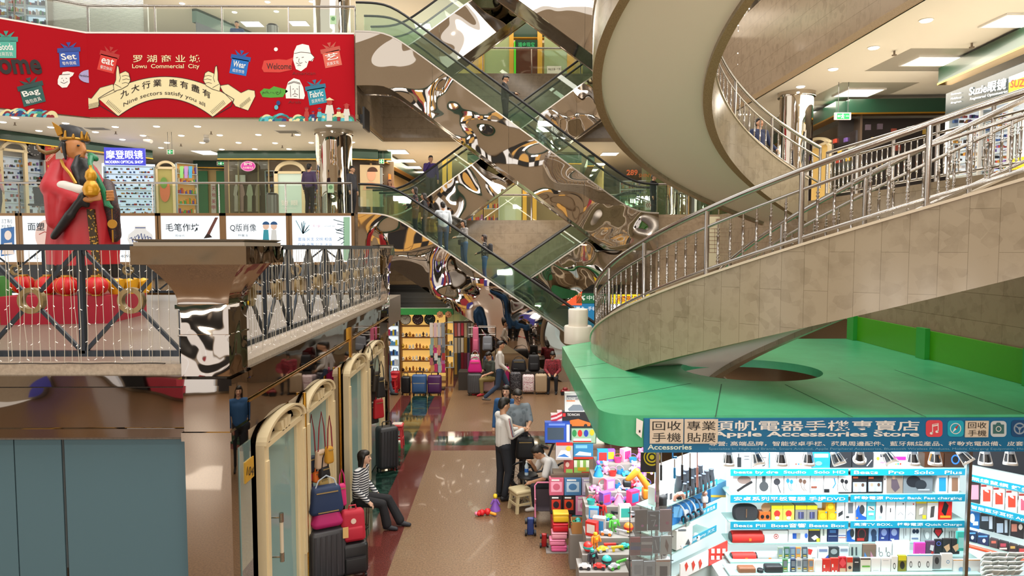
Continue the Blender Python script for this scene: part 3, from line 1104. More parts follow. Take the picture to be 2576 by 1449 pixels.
def gift(pl, cu, cv, w, h, rot, col, col2, big, small, fg=WHITEP):
 c, s_ = math.cos(rot), math.sin(rot)
 T = lambda x, y: (cu + x * c + y * s_, cv - x * s_ + y * c)
 m = MB()
 for pts, mi in (([(-w * .43, -h * .2), (w * .43, -h * .2), (w * .43, h * .5), (-w * .43, h * .5)], 0), ([(-w * .5, -h * .36), (w * .5, -h * .36), (w * .5, -h * .16), (-w * .5, -h * .16)], 1),
     ([(0, -h * .38), (-w * .36, -h * .58), (-w * .2, -h * .36)], 1), ([(0, -h * .38), (w * .36, -h * .58), (w * .2, -h * .36)], 1), ([(0, -h * .38), (-w * .1, -h * .6), (w * .1, -h * .6)], 1)):
  pl.poly(m, [T(*p) for p in pts], .006, mi)
 g = m.build('printed_gift', [mat(col, .5), mat(col2, .5)], o, smooth=0)
 a = T(-w * .32, h * .18)
 b = T(w * .32, h * .18)
 pl.text(big, fg, o, a[0], a[1], b[0], h * .28, .012, .015, rot=rot)
 a = T(-w * .3, h * .42)
 b = T(w * .3, h * .42)
 pl.text(small, fg, o, a[0], a[1], b[0], h * .16, .012, .0, rot=rot)
gift(BL, 15, 115, 60, 62, 0, '#4fb09c', '#2f8f80', 'Goods', '日用百货')
gift(BL, 174, 140, 58, 56, .06, '#1d4fb0', '#1b3d92', 'Set', '零件商城')
gift(BF, 272, 152, 50, 58, -.25, '#d9372c', '#b52a26', 'eat', '餐饮休闲')
gift(BL, 80, 232, 66, 62, .25, '#17554f', '#0f3f3d', 'Bag', '箱包皮具')
gift(BF, 603, 160, 50, 56, -.18, '#0f6fc0', '#1256a0', 'Wear', '成衣市场')
gift(BF, 834, 140, 50, 56, .2, '#d4624e', '#b84a3c', '艺', '民族文化')
gift(BF, 796, 234, 52, 56, .17, '#1f8fa6', '#1a6f8c', 'Fabric', '百货布艺')
m = MB()
BF.poly(m, cp([(1835, 480), (1850, 425), (1950, 415), (2010, 420), (2055, 403), (2045, 450), (2045, 490), (1960, 508), (1850, 506)]), .006, 0)
m.build('speech_bubble', mat('#cf3a2e', .5), o, smooth=0)
m = MB()
BL.ell(m, 228, 192, 30, 17, .006, 0)
m.build('speech_bubble', mat('#a9a2cf', .5), o, smooth=0)
m = MB()
BF.poly(m, cp([(1822, 645), (1850, 620), (1890, 625), (1920, 605), (1960, 615), (2000, 625), (2020, 640), (1995, 660), (1985, 680), (1900, 685), (1840, 680)]), .006, 0)
m.build('speech_bubble', mat('#4e9f2f', .5), o, smooth=0)
m = MB()
BF.ell(m, 694, 124, 5, 5, .006, 0, 10)
m.build('printed_clover', WHITEP, o, smooth=0)
BF.text('Welcome', INK, o, 671, 174, 733, 15, .012, .0)
BL.text('Herzlichwillkommen', INK, o, 200, 192, 247, 6, .012, .0, rot=-.13)
BF.text('مكب بحرأ', INK, o, 660, 238, 707, 12, .012, .0)
BF.text('American', mat('#7c1016', .5), o, 735, 188, 793, 8, .012)
BF.text('Arab', mat('#7c1016', .5), o, 725, 260, 757, 7, .012)
BL.text('ome', mat('#17110f', .6), o, 0, 187, 108, 38, .012, .03)
# cartoon heads, drawn in line on white
m = MB()
BF.poly(m, cp([(2062, 360), (2080, 320), (2120, 308), (2165, 318), (2178, 370), (2205, 400), (2190, 430), (2165, 425), (2150, 470), (2110, 500), (2075, 485), (2055, 420)]), .006, 0)
for st in ([(2062, 375), (2110, 365), (2178, 372)], [(2178, 372), (2205, 402), (2180, 428)], [(2075, 405), (2090, 402)], [(2115, 403), (2130, 400)], [(2098, 410), (2092, 435), (2105, 437)], [(2075, 440), (2095, 450), (2120, 438)], [(2085, 460), (2110, 458)], [(2140, 430), (2150, 440)]):
 BF.stroke(m, cp(st), 1.2, .01, 1)
m.build('cartoon_head', [WHITEP, INK], o, smooth=0)
m = MB()
BF.poly(m, cp([(2005, 690), (2000, 640), (2020, 575), (2060, 548), (2100, 560), (2125, 610), (2138, 670), (2130, 695), (2060, 690)]), .006, 0)
for st in ([(2020, 585), (2060, 570), (2105, 582)], [(2018, 592), (2060, 577), (2107, 590)], [(2035, 600), (2038, 680)], [(2098, 600), (2100, 690)], [(2050, 625), (2060, 622)], [(2078, 622), (2090, 625)], [(2068, 630), (2066, 650)], [(2050, 665), (2068, 655), (2090, 665)], [(2060, 675), (2080, 675)]):
 BF.stroke(m, cp(st), 1.2, .01, 1)
m.build('cartoon_head', [WHITEP, INK], o, smooth=0)
m = MB()
BL.poly(m, cp([(405, 560), (415, 530), (435, 520), (440, 505), (475, 500), (520, 510), (510, 530), (488, 545), (490, 580), (470, 612), (435, 615), (405, 590)]), .006, 0)
for st in ([(420, 525), (490, 520)], [(430, 550), (440, 548)], [(460, 548), (470, 550)], [(425, 575), (448, 585), (475, 572)], [(445, 560), (447, 570)]):
 BL.stroke(m, cp(st), 1.2, .01, 1)
m.build('cartoon_head', [WHITEP, INK], o, smooth=0)
# hills of half discs and small folk along the foot of the banner
dm = [mat(c, .5) for c in ('#1d7f86', '#123f7c', '#3aa07a', '#8c1420', '#e4d9a5', '#56b9c6', '#d9d6cc', '#b3382f', '#2d2f6e')]
rnd = random.Random(3)
m = MB()
for pl, x0, x1, n, vb in ((BL, 20, 375, 16, 818), (BF, 1835, 2465, 26, 850)):
 for i in range(n):
  x = x0 + (x1 - x0) * (i + .5) / n
  r = rnd.choice((26, 34, 44, 52))
  yb = vb + (0 if pl is BF else (x - 200) * .04)
  for k, q in enumerate((1, .72, .42)):
   pl.ell(m, x / K, yb / K, r * q / K, r * q * 1.1 / K, .004 + .003 * k + .0008 * i, rnd.randrange(6), 12, 0, PI)
m.build('printed_hills', dm, o, smooth=0)
m = MB()
for i, x in enumerate((2150, 2195, 2240, 2310, 2375, 2430)):
 h_ = (100, 70, 95, 165, 95, 125)[i]
 u, vb = x / K, 848 / K
 hh = h_ / K
 BF.poly(m, [(u - hh * .2, vb - hh * .3), (u - hh * .13, vb - hh * .68), (u + hh * .13, vb - hh * .68), (u + hh * .2, vb - hh * .3)], .045, (7, 8, 5, 6, 4, 6)[i])
 BF.poly(m, [(u - hh * .12, vb), (u - hh * .12, vb - hh * .32), (u + hh * .12, vb - hh * .32), (u + hh * .12, vb)], .044, (7, 6, 0, 6, 3, 6)[i])
 BF.ell(m, u, vb - hh * .8, hh * .12, hh * .14, .046, 7, 12)
 BF.poly(m, [(u - hh * .2, vb - hh * .88), (u, vb - hh), (u + hh * .2, vb - hh * .88)], .047, (3, 8, 1, 4, 5, 7)[i])
BF.ell(m, 700, 259, 5, 6, .045, 1, 12)
BF.ell(m, 695, 270, 5, 6, .045, 5, 12)
m.build('printed_folk', dm, o, smooth=0)
# ---------------------------------------------------------------- lit posters under the middle balcony
LB = PL((-13.1, 21.93), (-4.7, 21.93))
LIT = mat('#e3eef6', .5, emit=.85, name='lit_poster')
FRAMEM = mat('#8a6a48', .35, metal=.2, name='poster_frame_brown')
BLUEP = mat('#2f6fb3', .5)
TXT = mat('#26303a', .6)
def lightbox(u0, u1, label, fn):
 o = thing('light_box', label, 'lit poster', LB.pt((u0 + u1) / 2, 661), group='lit posters on the balcony front')
 m = MB()
 LB.rect(m, u0, 543, u1, 659, .05, .0)
 m.build('lit_panel', LIT, o, smooth=0)
 m = MB()
 for a in ((u0 - 8, 536, u0, 666), (u1, 536, u1 + 8, 666), (u0 - 8, 536, u1 + 8, 543), (u0 - 8, 659, u1 + 8, 666)):
  LB.rect(m, *a, th=.08, off=.03)
 m.build('frame', FRAMEM, o, smooth=0)
 fn(o)
def lb_a(o):
 m = MB()
 LB.poly(m, [(2, 575), (36, 570), (36, 640), (2, 645)], .003, 0)
 LB.ell(m, 20, 592, 9, 12, .006, 1)
 LB.poly(m, [(4, 640), (10, 612), (30, 610), (36, 640)], .005, 1)
 m.build('printed_portrait', [mat('#3b6fae', .5), mat('#e8dcd6', .5)], o, smooth=0)
 LB.text('訂制', TXT, o, 4, 562, 30, 11, .004)
 LB.text('經驗', TXT, o, 4, 574, 30, 9, .004)
def lb_b(o):
 m = MB()
 LB.ell(m, 118, 592, 30, 40, .003, 0)
 LB.poly(m, [(113, 630), (123, 630), (123, 658), (113, 658)], .004, 1)
 LB.stroke(m, [(98, 590), (112, 583), (128, 588)], 2, .006, 1)
 m.build('printed_fan', [mat('#e3c9c4', .5), mat('#a33a34', .5)], o, smooth=0)
 LB.text('面塑', TXT, o, 70, 580, 112, 20, .008, .01)
 LB.text('TEL 138 4099', TXT, o, 78, 650, 150, 7, .006)
def lb_c(o):
 m = MB()
 prof = [(-14, 568), (14, 568), (15, 578), (30, 590), (33, 602), (26, 618), (14, 630), (-14, 630), (-26, 618), (-33, 602), (-30, 590), (-15, 578)]
 LB.poly(m, [(353 + x, y) for x, y in prof], .003, 0)
 for k in range(7):
  LB.stroke(m, [(326 + 8 * k, 600 + 5 * math.sin(k * 2)), (331 + 8 * k, 592 + 5 * math.cos(k)), (335 + 8 * k, 610)], 2.2, .006, 1)
 LB.stroke(m, [(340, 573), (366, 573)], 2, .006, 1)
 LB.stroke(m, [(326, 618), (380, 618)], 2, .006, 1)
 m.build('printed_vase', [mat('#e9eef2', .5), mat('#1f3f86', .5)], o, smooth=0)
 LB.text('798 4099', TXT, o, 280, 648, 330, 7, .006)
 LB.text('瓷艺', TXT, o, 255, 582, 305, 20, .006, .01)
def lb_d(o):
 LB.text('毛笔作坊', TXT, o, 417, 582, 501, 20, .004, .012)
 LB.text('周晓坊', TXT, o, 440, 596, 465, 6, .004)
 m = MB()
 LB.poly(m, [(541, 547), (549, 547), (528, 590), (520, 588)], .004, 0)
 LB.poly(m, [(520, 588), (528, 590), (534, 597), (512, 600)], .004, 1)
 m.build('printed_brush', [mat('#6b3f38', .5), INK], o, smooth=0)
def lb_e(o):
 LB.text('Q版肖像', TXT, o, 579, 583, 645, 20, .004, .006)
 LB.text('杨馨淦', TXT, o, 599, 595, 624, 6, .004)
 m = MB()
 for u, c in ((669, 3), (689, 2)):
  LB.poly(m, [(u - 8, 605), (u - 6, 578), (u + 6, 578), (u + 8, 605)], .004, c)
  LB.ell(m, u, 569, 8, 9, .006, 0)
  LB.ell(m, u, 565, 9, 8, .008, 1, 20, 0, PI)
 m.build('printed_couple', [mat('#efd0bd', .5), mat('#24588f', .5), mat('#dfe6ea', .5), mat('#39a2b8', .5)], o, smooth=0)
def lb_f(o):
 LB.text('富强 民主 文明 和谐', BLUEP, o, 750, 606, 835, 9, .004)
 LB.text('自由 平等 公正 法治', BLUEP, o, 750, 620, 835, 9, .004)
 LB.text('核心价值观', mat('#b03060', .5), o, 788, 572, 806, 7, .004)
 LB.text('Core Socialist Values', TXT, o, 816, 570, 842, 4, .004)
 m = MB()
 r2 = random.Random(2)
 for k in range(10):
  LB.stroke(m, [(762, 588), (762 + r2.uniform(-20, 18), 560 + r2.uniform(-8, 18))], 2, .004, 0)
 for u in (868, 876):
  LB.poly(m, [(u - 4, 546), (u + 4, 546), (u + 4, 656), (u - 4, 656)], .004, 1)
 for k in range(9):
  a, b = 850 + r2.uniform(-12, 10), 560 + k * 6
  LB.stroke(m, [(866, b), (a, b + r2.uniform(-8, 10))], 1.8, .006, 2)
 m.build('printed_bamboo', [mat('#6fa0b5', .5), mat('#9fd3b5', .5), mat('#2f4a52', .5)], o, smooth=0)
lightbox(-120, 40, 'lit poster with a blue portrait and the characters for custom made', lb_a)
lightbox(57, 229, 'lit poster with a round paper fan, half behind the statue', lb_b)
lightbox(240, 391, 'lit poster with a blue and white porcelain vase', lb_c)
lightbox(405, 553, 'lit poster for writing brushes with one brown brush', lb_d)
lightbox(569, 720, 'lit poster with a small cartoon couple in blue', lb_e)
lightbox(735, 884, 'lit poster with bamboo and lines of blue characters', lb_f)
m = MB()
LB.rect(m, -200, 667, 906, 702, .06, .02)
struct(m.build('trim_100', mat('#1b1e22', .3), smooth=0))
# ---------------------------------------------------------------- shop fronts of the left balcony
FA = PL((-17.7, 23.9), (-15.0, 29.2))
FB = PL((-15.0, 29.2), (-14.2, 33.0))
FC = PL((-14.2, 33.0), (-12.0, 33.0))
FD = PL((-12.0, 29.6), (-4.5, 29.6))
MBLACK = mat('#1c1a1d', .25)
SHELFW = mat('#dfe9f0', .4, emit=.25, name='lit_shelf_white')
SHELFB = mat('#cfe4f6', .4, emit=.7, name='lit_shelf_blue')
YWALL = mat('#e6c98a', .45)
def hdr(pl, u0, u1, label_u=None):
 pass
def wallseg(pl_a, pl_b, z0, z1, name, mt, th=.1):
 a, b = V((*pl_a, 0)), V((*pl_b, 0))
 d = (b - a).normalized()
 n = V((d.y, -d.x, 0)) * th
 m = MB()
 m.prism([a + V((0, 0, z0)), b + V((0, 0, z0)), b + n + V((0, 0, z0)), a + n + V((0, 0, z0))], (0, 0, z1 - z0))
 return m
def facade(label, pa, pb, hz=(8.03, 8.34), wallm=YWALL, name='storefront', hm=GREENH):
 """a shop front: dark green header, its gold line and back wall"""
 o = thing(name, label, 'shop front', ((pa[0] + pb[0]) / 2, (pa[1] + pb[1]) / 2, Z2))
 p = PL(pa, pb)
 a, b = V((*pa, 0)), V((*pb, 0))
 for nm, z0, z1, o0, th, mt in (('header', hz[0], hz[1], .25, .30, hm), ('gold_line', hz[0] - .04, hz[0], .27, .30, GOLD), ('back_wall', Z2, hz[0] - .04, -.4, .06, wallm)):
  n = p.n
  m = MB()
  m.prism([a + n * o0 + V((0, 0, z0)), b + n * o0 + V((0, 0, z0)), b + n * (o0 - th) + V((0, 0, z0)), a + n * (o0 - th) + V((0, 0, z0))], (0, 0, z1 - z0))
  m.build(nm, mt, o, smooth=0)
 return o, p
EYEW = [mat(c, .3) for c in ('#1b1b22', '#3b2a20', '#a3392f', '#2f4f86', '#b9893a', '#4a6b55', '#7a5aa0', '#c9c9cc')]
def shelves(o, pl, u0, v0, u1, v1, nrow, back, items=True, seed=1, off=.0, dens=1.0, frame=True, nm='shelf_unit', kinds=EYEW):
 """a lit shelf case seen small: back panel, boards and rows of goods"""
 m = MB()
 pl.rect(m, u0, v0, u1, v1, .04, off - .25, 0)
 for i in range(nrow + 1):
  v = v0 + (v1 - v0) * i / nrow
  pl.rect(m, u0, v - .8, u1, v + .8, .25, off, 1)
 for u in (u0, u1):
  pl.rect(m, u - 1, v0, u + 1, v1, .25, off, 1)
 m.build(nm, [back, mat('#b9c4c9', .3)], o, smooth=0)
 if items:
  r = random.Random(seed)
  m = MB()
  h = (v1 - v0) / nrow
  for i in range(nrow):
   u = u0 + 2
   while u < u1 - 4:
    w = r.uniform(3, 6) / dens
    ey = kinds is EYEW
    hh = h * (r.uniform(.12, .26) if ey else r.uniform(.25, .6))
    vb = v0 + h * (i + 1) - 1 - (h * r.choice((.1, .5)) if ey else 0)
    pl.rect(m, u, vb - hh, u + w * .85, vb, .08, off - .05, r.randrange(len(kinds)))
    u += w
  g = m.build('goods_on_shelves', kinds, o, smooth=0)
  g['kind'] = 'stuff'
def arch_door(o, pl, u0, v0, u1, v1, fill, off=.05, nm='arched_door'):
 """cream door surround with a round fanlight"""
 m = MB()
 w = (u1 - u0) * .12
 vs = v0 + (u1 - u0) * .38
 pl.rect(m, u0, vs, u0 + w, v1, .12, off)
 pl.rect(m, u1 - w, vs, u1, v1, .12, off)
 pl.rect(m, u0, vs - 3, u1, vs + 3, .12, off)
 cu, ru = (u0 + u1) / 2, (u1 - u0) / 2
 rv = vs - v0
 P = [(cu - ru * math.cos(PI * i / 16), vs - rv * math.sin(PI * i / 16)) for i in range(17)]
 Q = [(cu - (ru - w) * math.cos(PI * i / 16), vs - (rv - w) * math.sin(PI * i / 16)) for i in range(17)]
 for i in range(16):
  m.prism([pl.pt(*P[i], off), pl.pt(*P[i + 1], off), pl.pt(*Q[i + 1], off), pl.pt(*Q[i], off)], -pl.n * .12)
 s = m.build(nm, CREAM, o, smooth=0)
 if fill:
  m = MB()
  pl.rect(m, u0 + w, vs + 3, u1 - w, v1, .03, off - .06)
  m.build('door_leaf', fill, o, smooth=0)
 return s
# optician at the far left
o, _ = facade('optician front at the far left with lit shelves and a blue lettered sign', (-17.9, 23.6), (-15.0, 29.2), wallm=mat('#d9d2c6', .5))
arch_door(o, FA, 2, 352, 72, 540, None, .1)
shelves(o, FA, 8, 395, 62, 540, 5, SHELFW, seed=11)
shelves(o, FA, 70, 400, 112, 540, 4, SHELFW, seed=12)
m = MB()
FA.rect(m, 66, 352, 112, 400, .1, .05)
m.build('dark_pier', MBLACK, o, smooth=0)
FH = PL((-16.3, 26.0), (-13.5, 26.6))
m = MB()
FH.rect(m, 258, 412, 391, 540, .05, -.35)
m.build('case_back', SHELFB, o, smooth=0)
shelves(o, FH, 262, 418, 388, 540, 6, SHELFB, seed=13)
arch_door(o, FH, 392, 404, 440, 540, mat('#b8b06a', .4), -.1)
m = MB()
FH.ell(m, 415, 480, 13, 28, -.1, 0)
FH.ell(m, 412, 460, 9, 14, -.09, 1)
m.build('floral_picture', [mat('#d87a56', .5), mat('#6e9a4a', .5)], o, smooth=0)
c_ = thing('wall_clock', 'round black clock on the dark pier of the optician', 'clock', FA.pt(86, 392, .08))
m = MB()
cc = FA.pt(86, 376, .1)
m.cyl(cc - FA.n * .05, cc + FA.n * .02, .24, n=28)
m.build('case', MBLACK, c_)
m = MB()
for k in range(12):
 a = k * PI / 6
 q = cc + FA.n * .03 + (FA.d * math.cos(a) + V((0, 0, 1)) * math.sin(a)) * .2
 m.box(q, (.02, .02, .02))
m.box(cc + FA.n * .03 + V((0, 0, .06)), (.02, .02, .13))
m.box(cc + FA.n * .03 + FA.d * .05, (.08, .08, .02))
m.build('dial_marks', mat('#e6e6ea', .4), c_, smooth=0)
b_ = thing('vertical_banner', 'narrow red hanging banner with large yellow characters by the optician', 'banner', FA.pt(128, 480, .15))
m = MB()
FA.rect(m, 116, 360, 141, 482, .02, .2)
m.build('cloth', mat('#b5201d', .5), b_, smooth=0)
for k, ch in enumerate('摩登眼镜'):
 FA.text(ch, mat('#efc52c', .5), b_, 120, 428 + 17 * k, 137, 13, .205, .02)
FA.text('MODERN', mat('#efd9c0', .5), b_, 119, 408, 138, 6, .205, rot=.8)
FA.text('二楼', mat('#efc52c', .5), b_, 120, 374, 137, 8, .205, .01)
s_ = thing('led_sign', 'blue lit optical shop sign with white characters', 'sign', FH.pt(313, 415, .3))
m = MB()
FH.rect(m, 262, 372, 365, 415, .08, .3)
m.build('sign_board', mat('#3438a8', .4, emit=.9, name='led_blue'), s_, smooth=0)
LEDW = mat('#f4f4ff', .4, emit=1.8, name='led_white')
FH.text('摩登眼镜', LEDW, s_, 267, 400, 360, 22, .305, .008)
FH.text('MODERN OPTICAL SHOP', LEDW, s_, 266, 411, 360, 7, .305, .004)
# passage with a green door
o, _ = facade('recessed warm passage with green doors between two shops', (-14.6, 32.6), (-11.6, 33.0), hz=(8.05, 8.34), wallm=YWALL)
m = MB()
FC.rect(m, 500, 430, 523, 540, .05, .1)
m.build('green_door', mat('#3f8f5c', .4), o, smooth=0)
m = MB()
FC.rect(m, 545, 430, 570, 540, .05, .1)
m.build('green_door', mat('#3f8f5c', .4), o, smooth=0)
m = MB()
FC.rect(m, 531, 460, 543, 540, .03, .15)
m.build('paper_strip', WHITEP, o, smooth=0)
for k, ch in enumerate('天地美甲'):
 FC.text(ch, mat('#c8325a', .5), o, 533, 480 + 16 * k, 542, 11, .16)
FBW = PL((-13.9, 30.2), (-12.6, 31.6))
shelves(o, FBW, 446, 412, 497, 540, 5, mat('#d7a25a', .4, emit=.3), seed=14, kinds=[mat(c, .4) for c in ('#b0402c', '#4f9a4a', '#d48a2c', '#5c4aa0', '#d7c6a0')])
m = MB()
for k, (u, c) in enumerate(((452, 0), (463, 1), (474, 2))):
 FBW.poly(m, [(u, 418), (u + 10, 418), (u + 9, 448), (u + 1, 448)], .1, k)
m.build('hanging_dress', [mat('#8fd07a', .5), mat('#b48fd0', .5), mat('#4fa8d8', .5)], o, smooth=0)
# clothes shop and second optician
o, _ = facade('clothes shop front with dark glass and an oval magenta sign', (-12.1, 29.4), (-9.6, 29.4), wallm=mat('#6b5a4a', .5))
m = MB()
FD.ell(m, 624, 418, 19, 13, .4, 0, 28)
FD.ell(m, 624, 418, 17, 11, .405, 1, 28)
sg = m.build('oval_sign', [mat('#e0a0c8', .4), mat('#b02a86', .4, emit=.5)], o, smooth=0)
FD.text('BMS', WHITEP, o, 614, 416, 634, 7, .41, .01)
FD.text('内衣睡衣店', WHITEP, o, 611, 425, 637, 6, .41)
m = MB()
for u in (576, 600, 650, 676):
 FD.rect(m, u - 1.5, 400, u + 1.5, 540, .06, .1)
m.build('glazing_bar', mat('#b9a27a', .3), o, smooth=0)
for u, c, w in ((594, '#e7d3d3', 9), (606, '#d9a8ac', 13), (628, '#d8d5c2', 11), (648, '#cbb3a8', 9)):
 m = MB()
 P = [(u - w * .5, 470), (u - w * .25, 464), (u + w * .25, 464), (u + w * .5, 470), (u + w * .78, 490), (u + w * .5, 494), (u + w * .5, 532), (u - w * .5, 532), (u - w * .5, 494), (u - w * .78, 490)]
 m.prism([FD.pt(a, b, .0) for a, b in P], -FD.n * .06)
 m.build('hanging_shirt', mat(c, .7), o, smooth=0)
m = MB()
FD.rect(m, 592, 440, 617, 460, .03, .0)
m.build('white_card', WHITEP, o, smooth=0)
m = MB()
FD.rect(m, 577, 400, 675, 540, .015, .12)
m.build('window_glass', CLEAR, o, smooth=0)
o, _ = facade('optician door with cream arch and frosted leaf right of the clothes shop', (-9.6, 29.4), (-4.8, 29.4), wallm=mat('#8d7a62', .5))
arch_door(o, FD, 690, 404, 768, 540, mat('#bfd2c6', .5, emit=.25, name='frosted_door'), .2)
FD.text('镜 眼', WHITEP, o, 707, 517, 750, 14, .22, .02)
FD.text('Optometrist', WHITEP, o, 708, 526, 745, 5, .22)
shelves(o, FD, 770, 430, 800, 540, 4, mat('#4a3f3a', .5), seed=15)
shelves(o, FD, 668, 430, 690, 540, 4, mat('#4a3f3a', .5), seed=16)
# ---------------------------------------------------------------- upper left balcony
FU = PL((-18.5, 25.6), (-9.7, 28.0))
o = thing('roller_shutter', 'closed silver roller shutter on the upper left balcony', 'shutter', FU.pt(250, 110, 0))
m = MB()
a, b = FU.pt(133, 40), FU.pt(362, 40)
n = 60
prof = []
for k in range(n):
 z = Z3 + (C3 - .1 - Z3) * k / n
 prof += [(z, 0), (z + .012, .02), (z + .04, .02)]
for q in range(len(prof) - 1):
 (z0, d0), (z1, d1) = prof[q], prof[q + 1]
 m.quad(V((a.x, a.y, z0)) + FU.n * d0, V((b.x, b.y, z0)) + FU.n * d0, V((b.x, b.y, z1)) + FU.n * d1, V((a.x, a.y, z1)) + FU.n * d1)
m.build('slat_curtain', mat('#d4d6d2', .36, metal=.45, name='shutter_steel'), o, smooth=20)
m = MB()
FU.rect(m, 120, -20, 133, 120, .2, .1)
FU.rect(m, 362, 10, 372, 120, .2, .1)
m.build('side_guide', mat('#9a948a', .3, metal=.5), o, smooth=0)
o = thing('shop_display', 'bright cosmetics shelves at the far upper left above the banner', 'shop display', FU.pt(60, 100, 0))
shelves(o, FU, -60, -10, 18, 110, 5, SHELFB, seed=21, kinds=[mat(c, .3) for c in ('#8f5ab5', '#d0d4e0', '#3f6fc0', '#c03f6a', '#e0c26a')])
shelves(o, FU, 20, -10, 62, 110, 6, SHELFW, seed=22, kinds=[mat(c, .3) for c in ('#d04f3a', '#e0c24a', '#4fa05a', '#c0d4e0', '#8f3f6a')])
shelves(o, FU, 64, -10, 116, 110, 5, SHELFB, seed=23, kinds=[mat(c, .3) for c in ('#2f3f6a', '#c04f3a', '#d8d8e0', '#3f8f6a', '#1f1f2a')])
o = thing('storefront', 'dark shop front with green header beyond the silver shutter', 'shop front', (-11.5, 30, Z3))
p2 = PL((-12.4, 28.2), (-9.5, 36))
m = MB()
m.prism([V((-12.4, 28.2, 13.35)), V((-9.5, 36, 13.35)), V((-9.5, 36, 13.88)), V((-12.4, 28.2, 13.88))], (-.2, 0.05, 0))
m.build('header', GREENH, o, smooth=0)
m = MB()
m.prism([V((-12.4, 28.2, Z3)), V((-9.5, 36, Z3)), V((-9.5, 36, 13.35)), V((-12.4, 28.2, 13.35))], (-.05, 0.02, 0))
m.build('window_glass', mat('#3a3f46', .08), o, smooth=0)
m = MB()
for k in range(6):
 t = (k + .5) / 6
 p = V((-12.4, 28.2, 0)).lerp(V((-9.5, 36, 0)), t)
 m.box((p.x + .08, p.y, 12.0 + .5 * (k % 2)), (.08, .4, .5), mi=k % 3)
m.build('poster', [mat('#c0342c', .5), mat('#d8b23a', .5), mat('#5a6ab0', .5)], o, smooth=0)
# ================================================================ CEILING FITTINGS
def downlights(px, z, place, rowname):
 n = len(px)
 px = sorted(px)
 for i, (u, v) in enumerate(px):
  c = atz(u, v, z)
  lab = ('%s of the round downlights in %s' % (nth(i, n), rowname)) if n > 1 else 'single round downlight in %s' % rowname
  o = thing('downlight', lab, 'ceiling light', c - V((0, 0, .01)), group='round downlights')
  m = MB()
  m.lathe([(.12, -.012), (.12, .0)], c, 16)
  m.build('trim_ring', WHITE, o)
  m = MB()
  m.lathe([(.105, -.013), (.09, -.03), (.05, -.04)], c, 16)
  m.build('lamp_disc', SPOTLIT, o)
zc = C2 - .001
downlights([(38, 295), (165, 309), (290, 318), (394, 317), (497, 317), (710, 315), (827, 315)], zc, '', 'the front row under the red banner')
downlights([(7, 306), (98, 328), (128, 319)], zc, '', 'the short row at the left under the banner fold')
downlights([(240, 331), (360, 340), (456, 340), (553, 339), (650, 338), (749, 338), (859, 338)], zc, '', 'the second row under the banner balcony')
downlights([(308, 350), (420, 358), (509, 358), (600, 358), (692, 359), (783, 358), (886, 357)], zc, '', 'the third row under the banner balcony')
downlights([(405, 371), (558, 375), (641, 374), (727, 374)], zc, '', 'the rear row near the clothes shop')
downlights([(2330, 50), (2198, 119), (2096, 173), (2014, 217)], zc, '', 'the diagonal row under the right balcony')
downlights([(458, 8), (673, 4), (784, 3)], C3 - .001, '', 'the front row of the topmost ceiling')
downlights([(500, 30), (590, 30), (695, 28), (800, 27)], C3 - .001, '', 'the second row of the topmost ceiling')
def panel_light(u0, v0, u1, v1, z, label, recess=True):
 a, b = atz((u0 + u1) / 2, v0, z), atz((u0 + u1) / 2, v1, z)
 yc, dy = (a.y + b.y) / 2, abs(a.y - b.y)
 c = atz((u0 + u1) / 2, (v0 + v1) / 2, z)
 wl = abs(atz(u1, (v0 + v1) / 2, z).x - atz(u0, (v0 + v1) / 2, z).x)
 dy = min(dy, 1.3)
 o = thing('ceiling_light', label, 'ceiling light', c - V((0, 0, .03)), group='square ceiling panels')
 m = MB()
 for s in (-1, 1):
  m.box((c.x + s * (wl / 2 + .02), c.y, z - .015), (.04, dy + .08, .03))
  m.box((c.x, c.y + s * (dy / 2 + .02), z - .015), (wl, .04, .03))
 m.build('frame', WHITE, o, smooth=0)
 m = MB()
 m.box((c.x, c.y, z - .012), (wl, dy, .016))
 m.build('diffuser', PANELLIGHT, o, smooth=0)
 if recess:
  m = MB()
  m.box((c.x, c.y, z - .001), (wl * 2.1, dy * 2.6, .004))
  struct(m.build('ceiling', mat('#c9c1b2', .3, metal=.3, name='metal_ceiling_tiles'), smooth=0))
panel_light(2290, 141, 2400, 163, zc, 'square ceiling panel nearest the optician sign on the right')
panel_light(2116, 223, 2203, 241, zc, 'square ceiling panel above the second floor stair railing')
panel_light(2008, 278, 2070, 293, zc, 'farthest square ceiling panel beside the mirrored column on the right')
panel_light(2500, 35, 2700, 66, zc, 'bright ceiling panel cut by the upper right edge', False)
panel_light(496, 378, 545, 388, zc, 'square ceiling panel before the green doored passage', False)
for i, q in enumerate(((980, 376, 1024, 386), (1005, 400, 1043, 407), (1024, 417, 1058, 423), (1036, 430, 1068, 434))):
 panel_light(*q, zc, '%s square ceiling panel of the corridor left of the rider in purple' % ('nearest', 'second', 'third', 'farthest')[i], False)
for i, q in enumerate(((1513, 383, 1553, 390), (1487, 409, 1523, 415), (1470, 424, 1502, 430), (1456, 438, 1490, 443))):
 panel_light(*q, zc, '%s square ceiling panel of the corridor right of the long escalator' % ('nearest', 'second', 'third', 'farthest')[i], False)
panel_light(1045, 58, 1083, 71, C3 - .001, 'square ceiling panel behind the uppermost rear escalator', False)
for i, q in enumerate(((534, 54, 582, 67), (612, 53, 658, 66), (731, 52, 774, 64), (526, 77, 574, 89))):
 panel_light(*q, C3 - .001, ('first of the ceiling panels above the man in blue', 'ceiling panel straight above the man in blue', 'ceiling panel nearest the upper mirrored column', 'lower ceiling panel left of the man in blue')[i], False)
VENT = mat('#8b857c', .5)
